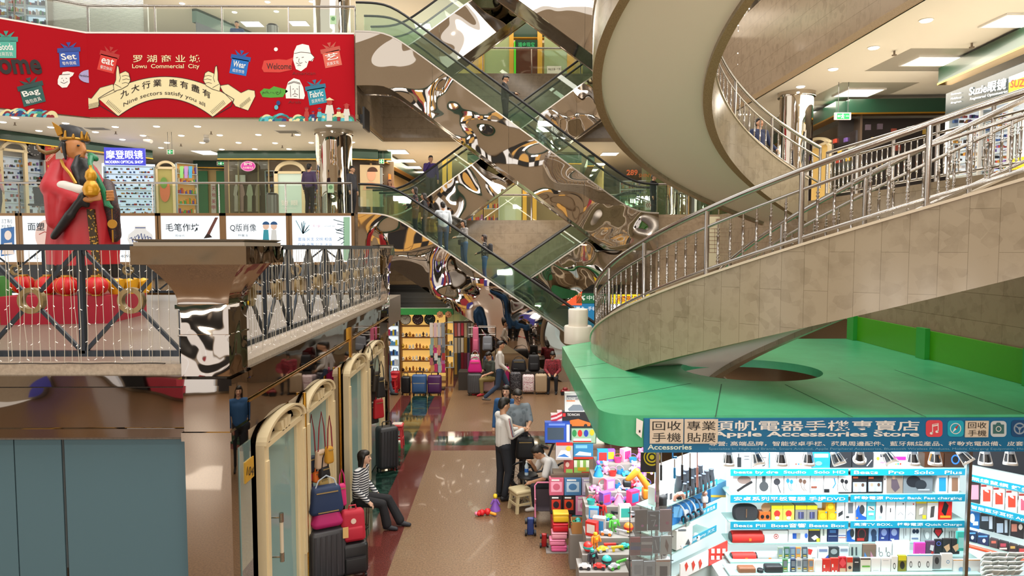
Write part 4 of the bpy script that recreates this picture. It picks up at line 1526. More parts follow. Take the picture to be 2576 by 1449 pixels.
for (u, v, w, lab) in ((245, 323, .75, 'left air vent under the red banner'), (724, 331, .8, 'right air vent under the red banner'), (2330 - 262, 275, .6, 'air vent beside the exit sign on the right')):
 c = atz(u, v, C2)
 o = thing('air_vent', lab, 'vent', c - V((0, 0, .02)))
 m = MB()
 m.box(c - V((0, 0, .008)), (w, .5, .014))
 m.build('frame', WHITE, o, smooth=0)
 m = MB()
 for k in range(6):
  m.box(c + V((0, -.2 + .08 * k, -.018)), (w - .1, .05, .01))
 m.build('louvres', VENT, o, smooth=0)
c = atz(519, 340, C2)
o = thing('security_camera', 'dome camera hanging under the banner balcony', 'camera', c - V((0, 0, .3)))
m = MB()
m.cyl(c, c - V((0, 0, .1)), .09, n=14)
m.build('mount', WHITE, o)
m = MB()
m.sph(c - V((0, 0, .17)), .11, 14)
m.build('dome', mat('#8d8a86', .15), o)
c = atz(372, 343, C2)
o = thing('security_camera', 'white tubular camera under the banner balcony', 'camera', c - V((0, 0, .25)))
m = MB()
m.cyl(c, c - V((0, 0, .12)), .03, n=8)
m.build('bracket', WHITE, o)
m = MB()
m.cyl(c + V((-.15, .05, -.12)), c + V((.17, -.1, -.2)), .07, n=12)
m.build('body', WHITE, o)
for i, (u, v) in enumerate(((37, 308), (291, 331), (531, 331), (735, 336), (455, 362), (1010 - 300, 366), (2445, 108), (2250, 128))):
 c = atz(u, v, C2)
 o = thing('sprinkler', 'small sprinkler head on the ceiling, %s from the left' % nth(i), 'sprinkler', c - V((0, 0, .1)), group='sprinkler heads')
 m = MB()
 m.cyl(c, c - V((0, 0, .08)), .02, n=6)
 m.cyl(c - V((0, 0, .08)), c - V((0, 0, .095)), .05, n=8)
 m.build('head', mat('#7a6a5a', .4), o)
def exit_sign(u0, v0, u1, v1, y, label):
 pl = PL((-20, y), (20, y))
 o = thing('exit_sign', label, 'exit sign', pl.pt((u0 + u1) / 2, v1))
 m = MB()
 pl.rect(m, u0, v0, u1, v1, .05, 0)
 m.build('case', WHITE, o, smooth=0)
 m = MB()
 w, h = u1 - u0, v1 - v0
 pl.rect(m, u0 + w * .15, v0 + h * .12, u1 - w * .1, v1 - h * .1, .01, .01)
 m.build('lit_face', mat('#0f8f4a', .4, emit=.7, name='exit_green'), o, smooth=0)
 m = MB()
 cu, cv = u0 + w * .5, (v0 + v1) / 2
 pl.ell(m, cu, cv - h * .25, h * .09, h * .09, .012, 0, 8)
 pl.stroke(m, [(cu, cv - h * .15), (cu - w * .03, cv + h * .05), (cu + w * .06, cv + h * .3)], h * .12, .012)
 pl.stroke(m, [(cu - w * .02, cv + h * .05), (cu - w * .1, cv + h * .28)], h * .1, .012)
 pl.stroke(m, [(cu - w * .1, cv - h * .1), (cu + w * .09, cv - h * .02)], h * .09, .012)
 pl.stroke(m, [(cu + w * .18, cv), (cu + w * .36, cv)], h * .1, .012)
 m.build('pictogram', mat('#e8fff0', .4, emit=1.2, name='exit_white'), o, smooth=0)
 pl.text('出口', mat('#e8fff0', .4, emit=1.2, name='exit_white'), o, u0 + w * .18, cv + h * .14, u0 + w * .36, h * .3, .012)
 m = MB()
 for u in (u0 + w * .2, u1 - w * .2):
  a = pl.pt(u, v0)
  m.cyl(a, V((a.x, a.y, C2)), .008, n=5)
 m.build('hanger', mat('#5a5a5a', .4), o)
exit_sign(2100, 283, 2141, 301, 17.0, 'green exit sign hanging from the right balcony ceiling')
exit_sign(419, 376, 436, 388, 24.5, 'small exit sign beside the blue optical sign')
exit_sign(545, 406, 567, 416, 32.0, 'green exit sign above the recessed passage doors')
exit_sign(953, 400, 966, 412, 29.0, 'exit sign in the corridor behind the lowest escalator head')
# ================================================================ BACK OF THE HALL, MIDDLE AND UPPER FLOORS
BK = PL((-4, 29.5), (6, 29.5))
YFR = mat('#e2b24a', .4, name='yellow_door_frame')
o, _ = facade('yellow framed shop windows on the middle floor behind the crossing escalators', (-1.6, 29.8), (3.3, 29.8), hz=(7.9, 8.3), wallm=mat('#8a7a5c', .5))
m = MB()
for u in (1118, 1132, 1320, 1345):
 BK.rect(m, u - 5, 400, u + 5, 560, .1, .1)
m.build('door_frame', YFR, o, smooth=0)
m = MB()
BK.rect(m, 1140, 455, 1312, 560, .03, .02)
m.build('curtained_glass', mat('#b9c3a0', .3, name='pale_green_curtain'), o, smooth=0)
shelves(o, BK, 1170, 420, 1255, 560, 4, mat('#caa66a', .4, emit=.2), seed=31, off=.3, kinds=[mat(c, .5) for c in ('#2f6fb5', '#b03a3a', '#d0a05a', '#4a4a5a', '#8f5a8f')])
o, _ = facade('yellow framed glass front with a closed brown door on the upper floor', (-2.2, 29.8), (3.4, 29.8), hz=(13.2, 13.88), wallm=mat('#d9b878', .45))
o.location.z = Z3
ORI[o.name] = V((.6, 29.8, Z2))
for ch in o.children:
 if ch.name.startswith('back_wall'):
  for vv in ch.data.vertices:
   if vv.co.z < .5:
    vv.co.z = Z3 - Z2
 ch.location.z -= Z3 - Z2
ORI[o.name] = V((.6, 29.8, Z3))
m = MB()
for u0, u1 in ((1204, 1218), (1281, 1292), (1352, 1364), (1427, 1444)):
 BK.rect(m, u0, 60, u1, 200, .1, .1)
m.build('door_frame', YFR, o, smooth=0)
m = MB()
BK.rect(m, 1218, 60, 1281, 200, .03, .05)
m.build('frosted_pane', mat('#a9b98c', .3, name='frosted_green_pane'), o, smooth=0)
m = MB()
BK.rect(m, 1369, 60, 1427, 200, .03, .05)
m.build('frosted_pane', mat('#a9b98c', .3, name='frosted_green_pane'), o, smooth=0)
m = MB()
BK.rect(m, 1298, 122, 1352, 200, .05, .1)
m.build('brown_door', mat('#5c2f22', .4), o, smooth=0)
m = MB()
BK.rect(m, 1296, 100, 1352, 122, .05, .12)
m.build('shop_sign', mat('#123f2c', .4), o, smooth=0)
BK.text('福金珠宝', mat('#3fc07a', .4), o, 1303, 118, 1345, 12, .13, .02)
m = MB()
BK.rect(m, 1293, 104, 1298, 195, .05, .12)
m.build('green_strip', mat('#4fc02f', .4, emit=.4), o, smooth=0)
m = MB()
BK.rect(m, 1376, 166, 1412, 190, .02, .1)
m.build('notice', WHITEP, o, smooth=0)
BK.text('佛金龙禧一个月', INK, o, 1379, 177, 1409, 6, .105)
# left corner shop and corridor
BKL = PL((-7.6, 28.3), (-5.35, 29.0))
o, _ = facade('corner shop with a large portrait poster behind the lowest escalator head', (-7.6, 28.3), (-5.35, 29.0), hz=(7.95, 8.34), wallm=mat('#4a3c30', .4))
m = MB()
BKL.rect(m, 906, 415, 956, 520, .04, .1)
m.build('poster', mat('#d8c09a', .5), o, smooth=0)
m = MB()
BKL.ell(m, 934, 440, 11, 15, .11, 0)
BKL.poly(m, [(912, 478), (918, 462), (930, 456), (948, 462), (954, 478)], .11, 0)
BKL.ell(m, 937, 432, 13, 12, .112, 1, 20, 0, PI)
m.build('printed_portrait', [mat('#e0ab8c', .5), mat('#4a2a1c', .5)], o, smooth=0)
o, _ = facade('long row of bright shops lining the left back corridor', (-5.25, 29.2), (-4.5, 44.0), hz=(7.9, 8.3), wallm=mat('#e6bf86', .5))
CL = PL((-5.25, 29.2), (-4.5, 44.0))
shelves(o, CL, 962, 422, 980, 520, 5, mat('#e0d0b0', .4, emit=.5), seed=33, kinds=[mat(c, .5) for c in ('#d0402c', '#e08a2c', '#d84a8a', '#e0d0a0', '#4a6a3a')])
m = MB()
CL.rect(m, 980, 440, 990, 500, .05, .3)
m.build('orange_sign', mat('#e0772c', .5, emit=.4), o, smooth=0)
CL.text('特价', mat('#c0202c', .5), o, 981, 470, 989, 8, .31)
o, _ = facade('shop facing the back corridor with red and white goods', (-.9, 31.0), (-1.4, 44.0), hz=(7.9, 8.3), wallm=mat('#c9b08a', .5))
CRr = PL((-.9, 31.0), (-1.4, 44.0))
o, _ = facade('mirror-fronted corner unit right of the long escalator', (3.9, 30.3), (4.8, 42), hz=(7.9, 8.3), wallm=mat('#d9b87a', .5))
# shop number 289 at the right
BR = PL((6.4, 27.2), (9.2, 27.2))
o, _ = facade('green headed shop numbered 289 behind the white curved stair soffit', (5.6, 28.2), (9.6, 27.2), hz=(7.95, 8.34), wallm=mat('#7d7f5c', .4))
m = MB()
m.prism([V((5.75, 27.9, Z2)), V((9.4, 27.0, Z2)), V((9.4, 27.0, 7.7)), V((5.75, 27.9, 7.7))], (0, .02, 0))
m.build('window_glass', glass('#dfe8d0', .8, opaque=.12, hop='#b9c090'), o, smooth=0)
BRs = PL((5.6, 28.0), (9.6, 27.0))
BRs.text('289', mat('#c8602a', .4), o, 1576, 441, 1604, 14, .1, .03)
BRs.text('SHINY', mat('#b8702a', .4), o, 1607, 446, 1640, 9, .1, .02)
shelves(o, BRs, 1560, 455, 1640, 540, 4, mat('#c9b98a', .4, emit=.1), seed=35, off=-.1)
m = MB()
BRs.rect(m, 1622, 505, 1643, 528, .02, .2)
m.build('notice', WHITEP, o, smooth=0)
BRs.text('<<<', mat('#c0302c', .5), o, 1625, 523, 1640, 14, .21)
# black louvres and green beam over the ground floor shops at the back
LV = PL((-5, 26.5), (2, 26.5))
m = MB()
for k in range(5):
 z = 2.02 + k * .17
 m.box((-.3, 26.41, z), (9.8, .06, .07))
m.bx(-5.2, 4.6, 26.45, 26.5, 1.9, 2.84)
tag(m.build('louvre_grille', mat('#17191b', .3), smooth=0), 'black louvred strip above the clock and scarf shop', 'grille')
# ================================================================ RIGHT SIDE OF THE SECOND FLOOR
SZ = PL((9.9, 15.6), (9.35, 9.0))
o, _ = facade('large optician front on the right with bright eyewear shelves', (9.95, 15.4), (9.3, 8.6), hz=(7.96, 8.3), wallm=mat('#d9dde0', .5))
m = MB()
SZ.rect(m, 2378, 196, 2600, 420, .04, -.3)
m.build('lit_back', mat('#e4ecf2', .4, emit=.5), o, smooth=0)
sgn = thing('shop_sign', 'dark lit optician sign with white lettering on the right', 'sign', SZ.pt(2480, 270, .1))
m = MB()
SZ.rect(m, 2380, 192, 2600, 266, .06, .1)
m.build('sign_board', mat('#29373a', .2), sgn, smooth=0)
LW = mat('#f2f6f8', .4, emit=1.1, name='lit_white_letters')
a = SZ.pt(2437, 243, .12)
SZ.text('Suzie眼镜', LW, sgn, 2437, 243, 2530, 26, .12, .02, rot=.20)
SZ.text('Registered Optometrist', LW, sgn, 2440, 254, 2535, 8, .12, .01, rot=.20)
for k, t in enumerate(('Questionnaire', 'Multifocal', 'English')):
 SZ.text(t, LW, sgn, 2392, 240 + 11 * k, 2418, 5, .12, rot=.15)
yb = thing('hanging_sign', 'yellow hanging sign with red letters at the right edge', 'sign', SZ.pt(2556, 228, .5))
m = MB()
SZ.rect(m, 2538, 182, 2600, 196, .05, .5)
SZ.rect(m, 2538, 196, 2600, 226, .05, .5, 1)
m.build('sign_board', [WHITE, mat('#f0c020', .4, emit=.4)], yb, smooth=0)
SZ.text('SUZIE', mat('#c03a22', .4), yb, 2541, 221, 2590, 19, .505, .02, rot=.1)
yl = thing('notice_board', 'yellow notice with red print low by the optician at the right edge', 'notice', SZ.pt(2556, 452, .55))
m = MB()
SZ.rect(m, 2538, 395, 2600, 452, .03, .6)
m.build('board', mat('#f0c81e', .4, emit=.3), yl, smooth=0)
SZ.text('Prescription', mat('#c06a2a', .4), yl, 2547, 426, 2610, 7, .605)
SZ.text('Program', mat('#c06a2a', .4), yl, 2547, 437, 2590, 7, .605)
shelves(o, SZ, 2385, 282, 2460, 440, 5, SHELFW, seed=41, off=-.1, kinds=EYEW)
shelves(o, SZ, 2464, 278, 2536, 440, 6, SHELFB, seed=42, off=-.1, kinds=EYEW)
m = MB()
SZ.rect(m, 2460, 262, 2463, 440, .06, .1)
SZ.rect(m, 2534, 240, 2538, 440, .06, .1)
m.build('glazing_bar', mat('#c9c9c9', .3, metal=.6), o, smooth=0)
# dark shops behind the stair head
DK = PL((9.5, 18.4), (12.0, 18.4))
o, _ = facade('dark headphone shop front with a green header behind the stair railing', (9.2, 18.6), (12.2, 18.4), hz=(7.88, 8.24), wallm=mat('#2f2a2a', .3))
m = MB()
for u, v, c in ((2185, 320, 2), (2215, 318, 2), (2250, 330, 0), (2290, 325, 3), (2330, 330, 1), (2200, 352, 1), (2260, 372, 0), (2310, 380, 3)):
 DK.rect(m, u - 6, v - 7, u + 6, v + 7, .06, .1, c)
m.build('lit_goods', [mat(c, .4) for c in ('#7a3a2f', '#a88a3a', '#4a3f4a', '#8a9a90')], o, smooth=0)
DK2 = PL((9.6, 24.0), (9.2, 18.6))
o, _ = facade('side shop front with cream arch beyond the mirrored column on the right', (9.7, 24.5), (9.2, 18.6), hz=(7.88, 8.24), wallm=mat('#5a4a3c', .4))
arch_door(o, DK2, 2030, 345, 2086, 520, mat('#e0b868', .4, emit=.2), .1)
m = MB()
DK2.rect(m, 2090, 340, 2150, 520, .05, .05)
m.build('dark_pane', mat('#2a2426', .1), o, smooth=0)
m = MB()
for k, (u, v) in enumerate(((2098, 355), (2110, 380), (2125, 352), (2137, 372), (2105, 405), (2130, 400), (2145, 385))):
 DK2.rect(m, u - 3, v - 5, u + 3, v + 5, .06, .1, k % 4)
m.build('lit_goods', [mat(c, .4) for c in ('#c0452f', '#d8b23a', '#6a4f9a', '#a9c0b0')], o, smooth=0)
# red hanging banner and string lights behind the upper stair
hb = thing('vertical_banner', 'red vertical banner partly behind the upper stair railing', 'banner', (5.6, 21.6, 6.6))
RB = PL((4.5, 21.5), (7, 21.5))
m = MB()
RB.rect(m, 1828, 145, 1850, 282, .03, 0)
m.build('cloth', mat('#b3282a', .5), hb, smooth=0)
for k, ch in enumerate('优惠商铺'):
 RB.text(ch, WHITEP, hb, 1833, 190 + 24 * k, 1846, 12, .005, .01)
m = MB()
rnd = random.Random(5)
for k in range(5):
 u = 1858 + 7 * k
 pts = [RB.pt(u + rnd.uniform(-2, 2), v, 1.0) for v in range(-20, 300, 14)]
 m.tube(pts, .006, n=4)
 for p in pts:
  m.sph(p, .022, 6, mi=1)
tag(m.build('light_string', [mat('#8a8a8a', .4), mat('#fff8ea', .4, emit=2.0)]), 'strings of small lamps falling beside the red vertical banner', 'string lights', kind='stuff')
# directory board on the beige wall right of the escalator
WB = PL((4.9, 21.95), (6.9, 21.95))
ib = thing('directory_board', 'pale floor directory board on the stone wall behind the stair railing', 'notice board', WB.pt(1830, 670))
m = MB()
WB.rect(m, 1776, 545, 1882, 672, .04, .03)
m.build('board', mat('#d8cfae', .5), ib, smooth=0)
m = MB()
for k in range(7):
 WB.stroke(m, [(1784, 575 + 10 * k), (1812, 575 + 10 * k)], .8, .04)
 WB.stroke(m, [(1840, 575 + 10 * k), (1870, 575 + 10 * k)], .8, .04)
for u in (1784, 1798, 1812, 1840, 1855, 1870):
 WB.stroke(m, [(u, 575), (u, 635)], .8, .04)
m.build('printed_plan', mat('#8a5a4a', .5), ib, smooth=0)
for k, t in enumerate(('百货中心', '管理处')):
 WB.text(t, mat('#8a3a2a', .5), ib, 1800, 560 + 105 * k, 1850, 10, .04)
# side box with a small screen at the end of the banner balcony
tv = thing('wall_screen', 'small black screen hung on the end of the banner balcony', 'screen', (-4.6, 23.2, 8.6))
EP = PL((-4.66, 22), (-4.66, 26))
m = MB()
EP.rect(m, 917, 275, 930, 328, .06, .25)
m.build('screen', BLACK, tv, smooth=0)
m = MB()
EP.rect(m, 921, 290, 926, 312, .2, .2)
m.build('bracket', DARK, tv, smooth=0)
# stickers on the glass and steel litter bins behind it
for u, v, z, lab in ((838, 50, Z3, 'green no smoking sticker on the upper glass by the column'), (832, 474, Z2, 'green no smoking sticker on the middle glass by the column'), (911, 99, Z3, 'yellow escalator notice beside the banner end')):
 s = thing('sticker', lab, 'sticker', LB.pt(u, v + 11, -.10))
 m = MB()
 LB.rect(m, u - 8, v - 11, u + 8, v + 11, .004, -.10)
 m.build('sheet', mat('#a9c9a0' if v != 99 else '#d8c83a', .5), s, smooth=0)
 m = MB()
 LB.ell(m, u, v - 3, 5, 5, -.096)
 m.build('pictogram', mat('#5f8f5f' if v != 99 else '#3a7ab0', .5), s, smooth=0)
for u, z, v, lab in ((686, Z3, 103, 'round steel litter bin behind the upper glass'), (686, Z2, 535, 'round steel litter bin behind the middle glass')):
 p = at(u, v, 23.4)
 p.z = z
 b = thing('litter_bin', lab, 'bin', p)
 m = MB()
 m.lathe([(.2, 0), (.2, .72)], p, 24)
 m.build('body', mat('#8a8884', .35, metal=.6), b)
 m = MB()
 m.lathe([(.205, .72), (.16, .78)], p, 24)
 m.build('lid', BLACK, b)
# ================================================================ GREEN KIOSK
KZ, KY = 2.5, 7.2
outl = [(1.04, 12.3)] + [(1.04, 7.55)] + [(1.04 + .34 * (1 - math.cos(t)), 7.55 - .35 * math.sin(t)) for t in [PI / 2 * k / 6 for k in range(1, 7)]] + [(6.95, 7.2), (6.95, 13.3), (2.0, 13.3)]
hole = [(3.62 + 1.0 * math.cos(2 * PI * k / 36), 9.95 + .9 * math.sin(2 * PI * k / 36)) for k in range(36)]
ko = thing('kiosk', 'green topped corner kiosk selling phone accessories under the spiral stair', 'kiosk', (4, 9, 0))
def ring_plate(z):
 bm = bmesh.new()
 for loop in (outl, hole):
  vs = [bm.verts.new((x, y, z)) for x, y in loop]
  for i in range(len(vs)):
   bm.edges.new((vs[i], vs[(i + 1) % len(vs)]))
 bmesh.ops.triangle_fill(bm, use_beauty=True, use_dissolve=False, edges=bm.edges[:])
 bm.verts.index_update()
 return [v.co.copy() for v in bm.verts], [tuple(v.index for v in f.verts) for f in bm.faces]
m = MB()
vs, fs = ring_plate(KZ)
m.add(vs, fs)
rt_ = m.build('roof_top', KGREEN, ko, smooth=0)
m = MB()
vs, fs = ring_plate(KZ - .05)
m.add(vs, fs)
m.build('roof_underside', WHITE, ko, smooth=0)
m = MB()
n = len(outl)
m.loft([[V((x, y, KZ - .34)) for x, y in outl], [V((x, y, KZ + .002)) for x, y in outl]], cap=False)
m.build('fascia', KGREEN, ko, smooth=35)
m = MB()
m.loft([[V((x, y, KZ - .12)) for x, y in hole], [V((x, y, KZ + .001)) for x, y in hole]], cap=False)
m.build('opening_rim', KGREEN, ko)
m = MB()
for (u0, v0), (u1, v1) in (((1815, 966), (1800, 1049)), ((1500, 1008), (1738, 964)), ((1975, 967), (2145, 1049)), ((1440, 925), (1560, 908)), ((2110, 950), (2330, 1049)), ((2250, 930), (2576, 1040)), ((1455, 952), (1610, 948))):
 a, b = atz(u0, v0, KZ + .002), atz(u1, v1, KZ + .002)
 d = (b - a).normalized()
 s = V((-d.y, d.x, 0)) * .006
 m.quad(a - s, b - s, b + s, a + s)
m.build('roof_seam', mat('#2f5a44', .6), rt_, smooth=0)
gb = thing('green_upstand', 'bright green board with posts along the back of the kiosk roof', 'board', (6.95, 10.5, KZ))
m = MB()
m.bx(6.80, 6.86, 7.3, 13.2, KZ + .002, KZ + .46)
m.build('board', LGREEN, gb, smooth=0)
for yy in (13.15, 10.9, 8.6):
 m = MB()
 m.bx(6.72, 6.80, yy - .12, yy + .12, KZ + .002, KZ + .50)
 m.build('post', mat('#2f9a3a', .4), gb, smooth=0)
# sign along the front edge
KS = PL((0, 7.17), (10, 7.17))
sg = thing('shop_sign', 'long blue kiosk sign with white phone accessory lettering', 'sign', KS.pt(2100, 1137))
m = MB()
KS.rect(m, 1620, 1052, 2700, 1137, .03, 0)
m.build('sign_board', mat('#0d6a98', .4, name='sign_blue'), sg, smooth=0)
SW = mat('#e9e7e2', .5)
KS.text('頊帆電器手機專賣店', SW, sg, 1788, 1084, 2312, 26, .003, .012)
KS.text('Apple Accessories Store', SW, sg, 1790, 1102, 2312, 17, .003, .03)
KS.text('專營: 高端品牌，智能安卓手機、蘋果周邊配件、藍牙無綫産品、移動充電設備、皮套', SW, sg, 1784, 1122, 2574, 12, .003, .01)
KS.text('Specialize In: High-end Brands, Smart Android, Apple Peripheral Accessories, Bluetooth Wireless Products, Mobile Charging Equipment, Holster', mat('#7fb0c8', .5), sg, 1783, 1133, 2600, 7, .003)
KS.text('Accessories', mat('#dfeedd', .5), sg, 1629, 1131, 1740, 13, .003, .02)
IK = mat('#1d1a18', .6)
for u0, u1, a, b, lab in ((1635, 1719, '回收', '手機', 'pale card reading phone recycling at the left end of the kiosk sign'), (1722, 1806, '專業', '貼膜', 'pale card reading screen film service beside it on the kiosk sign'), (2429, 2487, '回收', '手機', 'small pale card between the compass and camera icons of the kiosk sign')):
 c = thing('card_notice', lab, 'notice', KS.pt((u0 + u1) / 2, 1115, .02))
 v0, v1 = (1055, 1116) if u0 < 2000 else (1059, 1100)
 m = MB()
 KS.rect(m, u0, v0, u1, v1, .012, .02)
 m.build('card', mat('#d8c9b4', .6), c, smooth=0)
 h = (v1 - v0)
 KS.text(a, IK, c, u0 + 6, v0 + h * .45, u1 - 6, h * .38, .022)
 KS.text(b, IK, c, u0 + 6, v0 + h * .93, u1 - 6, h * .38, .022)
def icon(u, v, s, col, fn, nm):
 m = MB()
 r = s * .22
 P = []
 for qx, qy, t0 in ((1, -1, 0), (-1, -1, 90), (-1, 1, 180), (1, 1, 270)):
  for k in range(5):
   t = R(t0 + 90 * k / 4)
   P.append((u + qx * (s / 2 - r) + r * math.cos(t), v + qy * (s / 2 - r) - r * math.sin(t)))
 KS.poly(m, P, .005, 0)
 fn(m)
 m.build(nm, [mat(col, .4), WHITE, mat('#c0302c', .5), mat('#3a6a6a', .5), mat('#8fa0b0', .4)], sg, smooth=0)
def f_music(m):
 KS.ell(m, 2343, 1090, 4, 3.2, .008, 1)
 KS.ell(m, 2357, 1086, 4, 3.2, .008, 1)
 KS.stroke(m, [(2346, 1090), (2346, 1068), (2360, 1065), (2360, 1086)], 2.2, .008, 1)
 KS.stroke(m, [(2346, 1072), (2360, 1069)], 3, .009, 1)
def f_comp(m):
 KS.ell(m, 2404, 1078, 14, 14, .007, 1, 24)
 KS.ell(m, 2404, 1078, 12, 12, .009, 0, 24)
 KS.poly(m, [(2413, 1067), (2406, 1080), (2402, 1076)], .011, 2)
 KS.poly(m, [(2395, 1089), (2406, 1080), (2402, 1076)], .011, 1)
def f_cam(m):
 KS.poly(m, [(2498, 1068), (2505, 1068), (2508, 1063), (2516, 1063), (2519, 1068), (2526, 1068), (2526, 1091), (2498, 1091)], .008, 3)
 KS.ell(m, 2512, 1079, 7, 7, .01, 1, 20)
 KS.ell(m, 2512, 1079, 5.2, 5.2, .012, 3, 20)
def f_gear(m):
 KS.ell(m, 2565, 1078, 15, 15, .007, 4, 24)
 KS.ell(m, 2565, 1078, 11, 11, .009, 0, 24)
 for k in range(3):
  t = k * 2 * PI / 3 + .5
  KS.stroke(m, [(2565, 1078), (2565 + 12 * math.cos(t), 1078 - 12 * math.sin(t))], 3, .011, 4)
 KS.ell(m, 2565, 1078, 4, 4, .012, 4, 16)
icon(2350, 1078, 42, '#e04a55', f_music, 'music_icon')
icon(2404, 1078, 41, '#1aa6c0', f_comp, 'compass_icon')
icon(2512, 1079, 40, '#c9d2d6', f_cam, 'camera_icon')
icon(2565, 1078, 42, '#174a78', f_gear, 'gear_icon')
tg_ = thing('paper_tag', 'small white paper hanging on the green corner beside the kiosk sign', 'tag', KS.pt(1607, 1101, .02))
m = MB()
KS.poly(m, [(1601, 1052), (1618, 1060), (1614, 1102), (1600, 1090)], .02)
m.v = m.v + [tuple(V(p) + V((0, .006, 0))) for p in m.v]
m.f.append((7, 6, 5, 4))
m.m.append(0)
m.build('sheet', WHITEP, tg_, smooth=0)
KS.text('1', IK, tg_, 1607, 1088, 1611, 6, .022)
# ---- kiosk counter, posts, shelving
BKP = PL((0, 8.3), (10, 8.3))           # back shelf wall
LFP = PL((1.66, 7.40), (2.62, 8.25))     # left angled shelf
RTP = PL((5.45, 8.25), (6.55, 7.0))      # right angled shelf
LSH = mat('#dff0f2', .3, emit=.55, name='lit_white_shelf_back')
SHG = mat('#9fc3bd', .15, name='glass_shelf_edge')
LABEL = mat('#1496b8', .4, name='shelf_label_blue')
LABELT = mat('#f2fbff', .5)
m = MB()
BKP.rect(m, 1828, 1139, 2434, 1500, .04, -.30)
m.build('shelf_back', LSH, ko, smooth=0)
m = MB()
LFP.rect(m, 1650, 1139, 1836, 1500, .03, -.30)
m.build('shelf_back', LSH, ko, smooth=0)
m = MB()
RTP.rect(m, 2428, 1199, 2750, 1500, .03, -.30)
m.build('shelf_back', LSH, ko, smooth=0)
m = MB()
RTP.rect(m, 2428, 1136, 2750, 1198, .04, -.2)
m.build('dark_panel', mat('#23262b', .3), ko, smooth=0)
for u in (1652, 2434):
 m = MB()
 p = KS.pt(u, 1300, -.12)
 m.bx(p.x - .018, p.x + .018, p.y - .018, p.y + .018, .0, 2.44)
 m.build('post', STEEL, ko, smooth=0)
def board(pl, u0, v0, u1, off=.0, th=.30):
 m = MB()
 a, b = pl.pt(u0, v0, off), pl.pt(u1, v0, off)
 z = a.z
 b.z = z
 m.prism([a, b, b - pl.n * th, a - pl.n * th], (0, 0, -.014))
 m.build('shelf_board', SHG, ko, smooth=0)
 return z
def strip(pl, u0, u1, v0, v1, t, off=.004, dz=0.):
 m = MB()
 pl.rect(m, u0, v0, u1, v1, .008, off)
 m.build('shelf_label', LABEL, ko, smooth=0)
 h = v1 - v0
 pl.text(t, LABELT, ko, u0 + 8, v1 - h * .22, u1 - 8, h * .55, off + .002, .01)
for v in (1180, 1245, 1312, 1367):
 board(BKP, 1834, v, 2430)
strip(BKP, 1838, 2134, 1180, 1197, 'beats by dre  Studio   Solo HD')
strip(BKP, 2140, 2428, 1180, 1196, 'Beats   Pro   Solo   Plus')
strip(BKP, 1838, 2134, 1245, 1264, '安卓系列平板電腦 手提DVD')
strip(BKP, 2140, 2428, 1244, 1262, '移動電源 Power Bank Fast charging')
strip(BKP, 1838, 2134, 1312, 1331, 'Beats Pill  Bose音響 Beats Box')
strip(BKP, 2140, 2428, 1311, 1328, '高清TV BOX、移動電源 Quick Charge')
# stepped counter of glass
CTA = PL((0, 8.0), (10, 8.0))
CTB = PL((0, 7.7), (10, 7.7))
m = MB()
for pl, v in ((CTA, 1414), (CTB, 1448)):
 a, b = pl.pt(1838, v, .06), pl.pt(2470, v, .06)
 m.bx(a.x, b.x, a.y, a.y + .30, a.z - .02, a.z)
m.build('counter_step', SHG, ko, smooth=0)
m = MB()
a = CTB.pt(1838, 1448)
m.bx(2.5, 5.7, 7.60, 8.2, 0, a.z - .02)
m.build('counter', mat('#c9d6d6', .3), ko, smooth=0)
SNAP = {}
SNAP[id(BKP)] = [BKP.pt(1834, v).z for v in (1180, 1245, 1312, 1367)]
SNAP[id(RTP)] = [RTP.pt(2432, v).z for v in (1236, 1262, 1360)]
SNAP[id(LFP)] = [LFP.pt(1672, v).z for v in (1276, 1341, 1402)]
# ---- goods: one object per packet, its print in the same mesh
def pbox(label, pl, u0, v0, u1, v1, body, prints=(), off=-.02, th=.12, group=None, name='product_box', cat='box', em=0., rough=.4):
 cols = [body]
 m = MB()
 pl.rect(m, u0, v0, u1, v1, th, off, 0)
 W_, H_ = u1 - u0, v1 - v0
 for k, p in enumerate(prints):
  c = p[-1]
  if c not in cols:
   cols.append(c)
  mi = cols.index(c)
  f = off + .002 + .0012 * k
  if p[0] == 'e':
   pl.ell(m, u0 + p[1] * W_, v0 + p[2] * H_, p[3] * W_, p[4] * H_, f, mi, 16)
  elif p[0] == 'r':
   pl.poly(m, [(u0 + p[1] * W_, v0 + p[4] * H_), (u0 + p[3] * W_, v0 + p[4] * H_), (u0 + p[3] * W_, v0 + p[2] * H_), (u0 + p[1] * W_, v0 + p[2] * H_)], f, mi)
  elif p[0] == 'p':
   pl.poly(m, [(u0 + a * W_, v0 + b * H_) for a, b in p[1]], f, mi)
  elif p[0] == 's':
   pl.stroke(m, [(u0 + a * W_, v0 + b * H_) for a, b in p[1]], p[2], f, mi)
 zm = min(p[2] for p in m.v)
 zz = [z for z in SNAP.get(id(pl), []) if abs(z - zm) < .13]
 if zz:                                # rest it on the nearest board
  d = min(zz, key=lambda z: abs(z - zm)) + .002 - zm
  m.v = [(x, y, z + d) for x, y, z in m.v]
 o = m.build(name, [mat(c, rough) for c in cols], smooth=0)
 return tag(o, label, cat, group)
Wt = '#e9ecee'
G = 'goods on the kiosk shelves'
BUDS = lambda c: [('e', .3, .3, .14, .12, c), ('e', .6, .35, .14, .12, c), ('s', [(.3, .4), (.4, .7), (.6, .85)], 1.2, c), ('s', [(.6, .45), (.55, .7), (.75, .85)], 1.2, c)]
CAN = lambda c: [('e', .5, .6, .33, .27, c), ('r', .38, .05, .62, .4, c)]
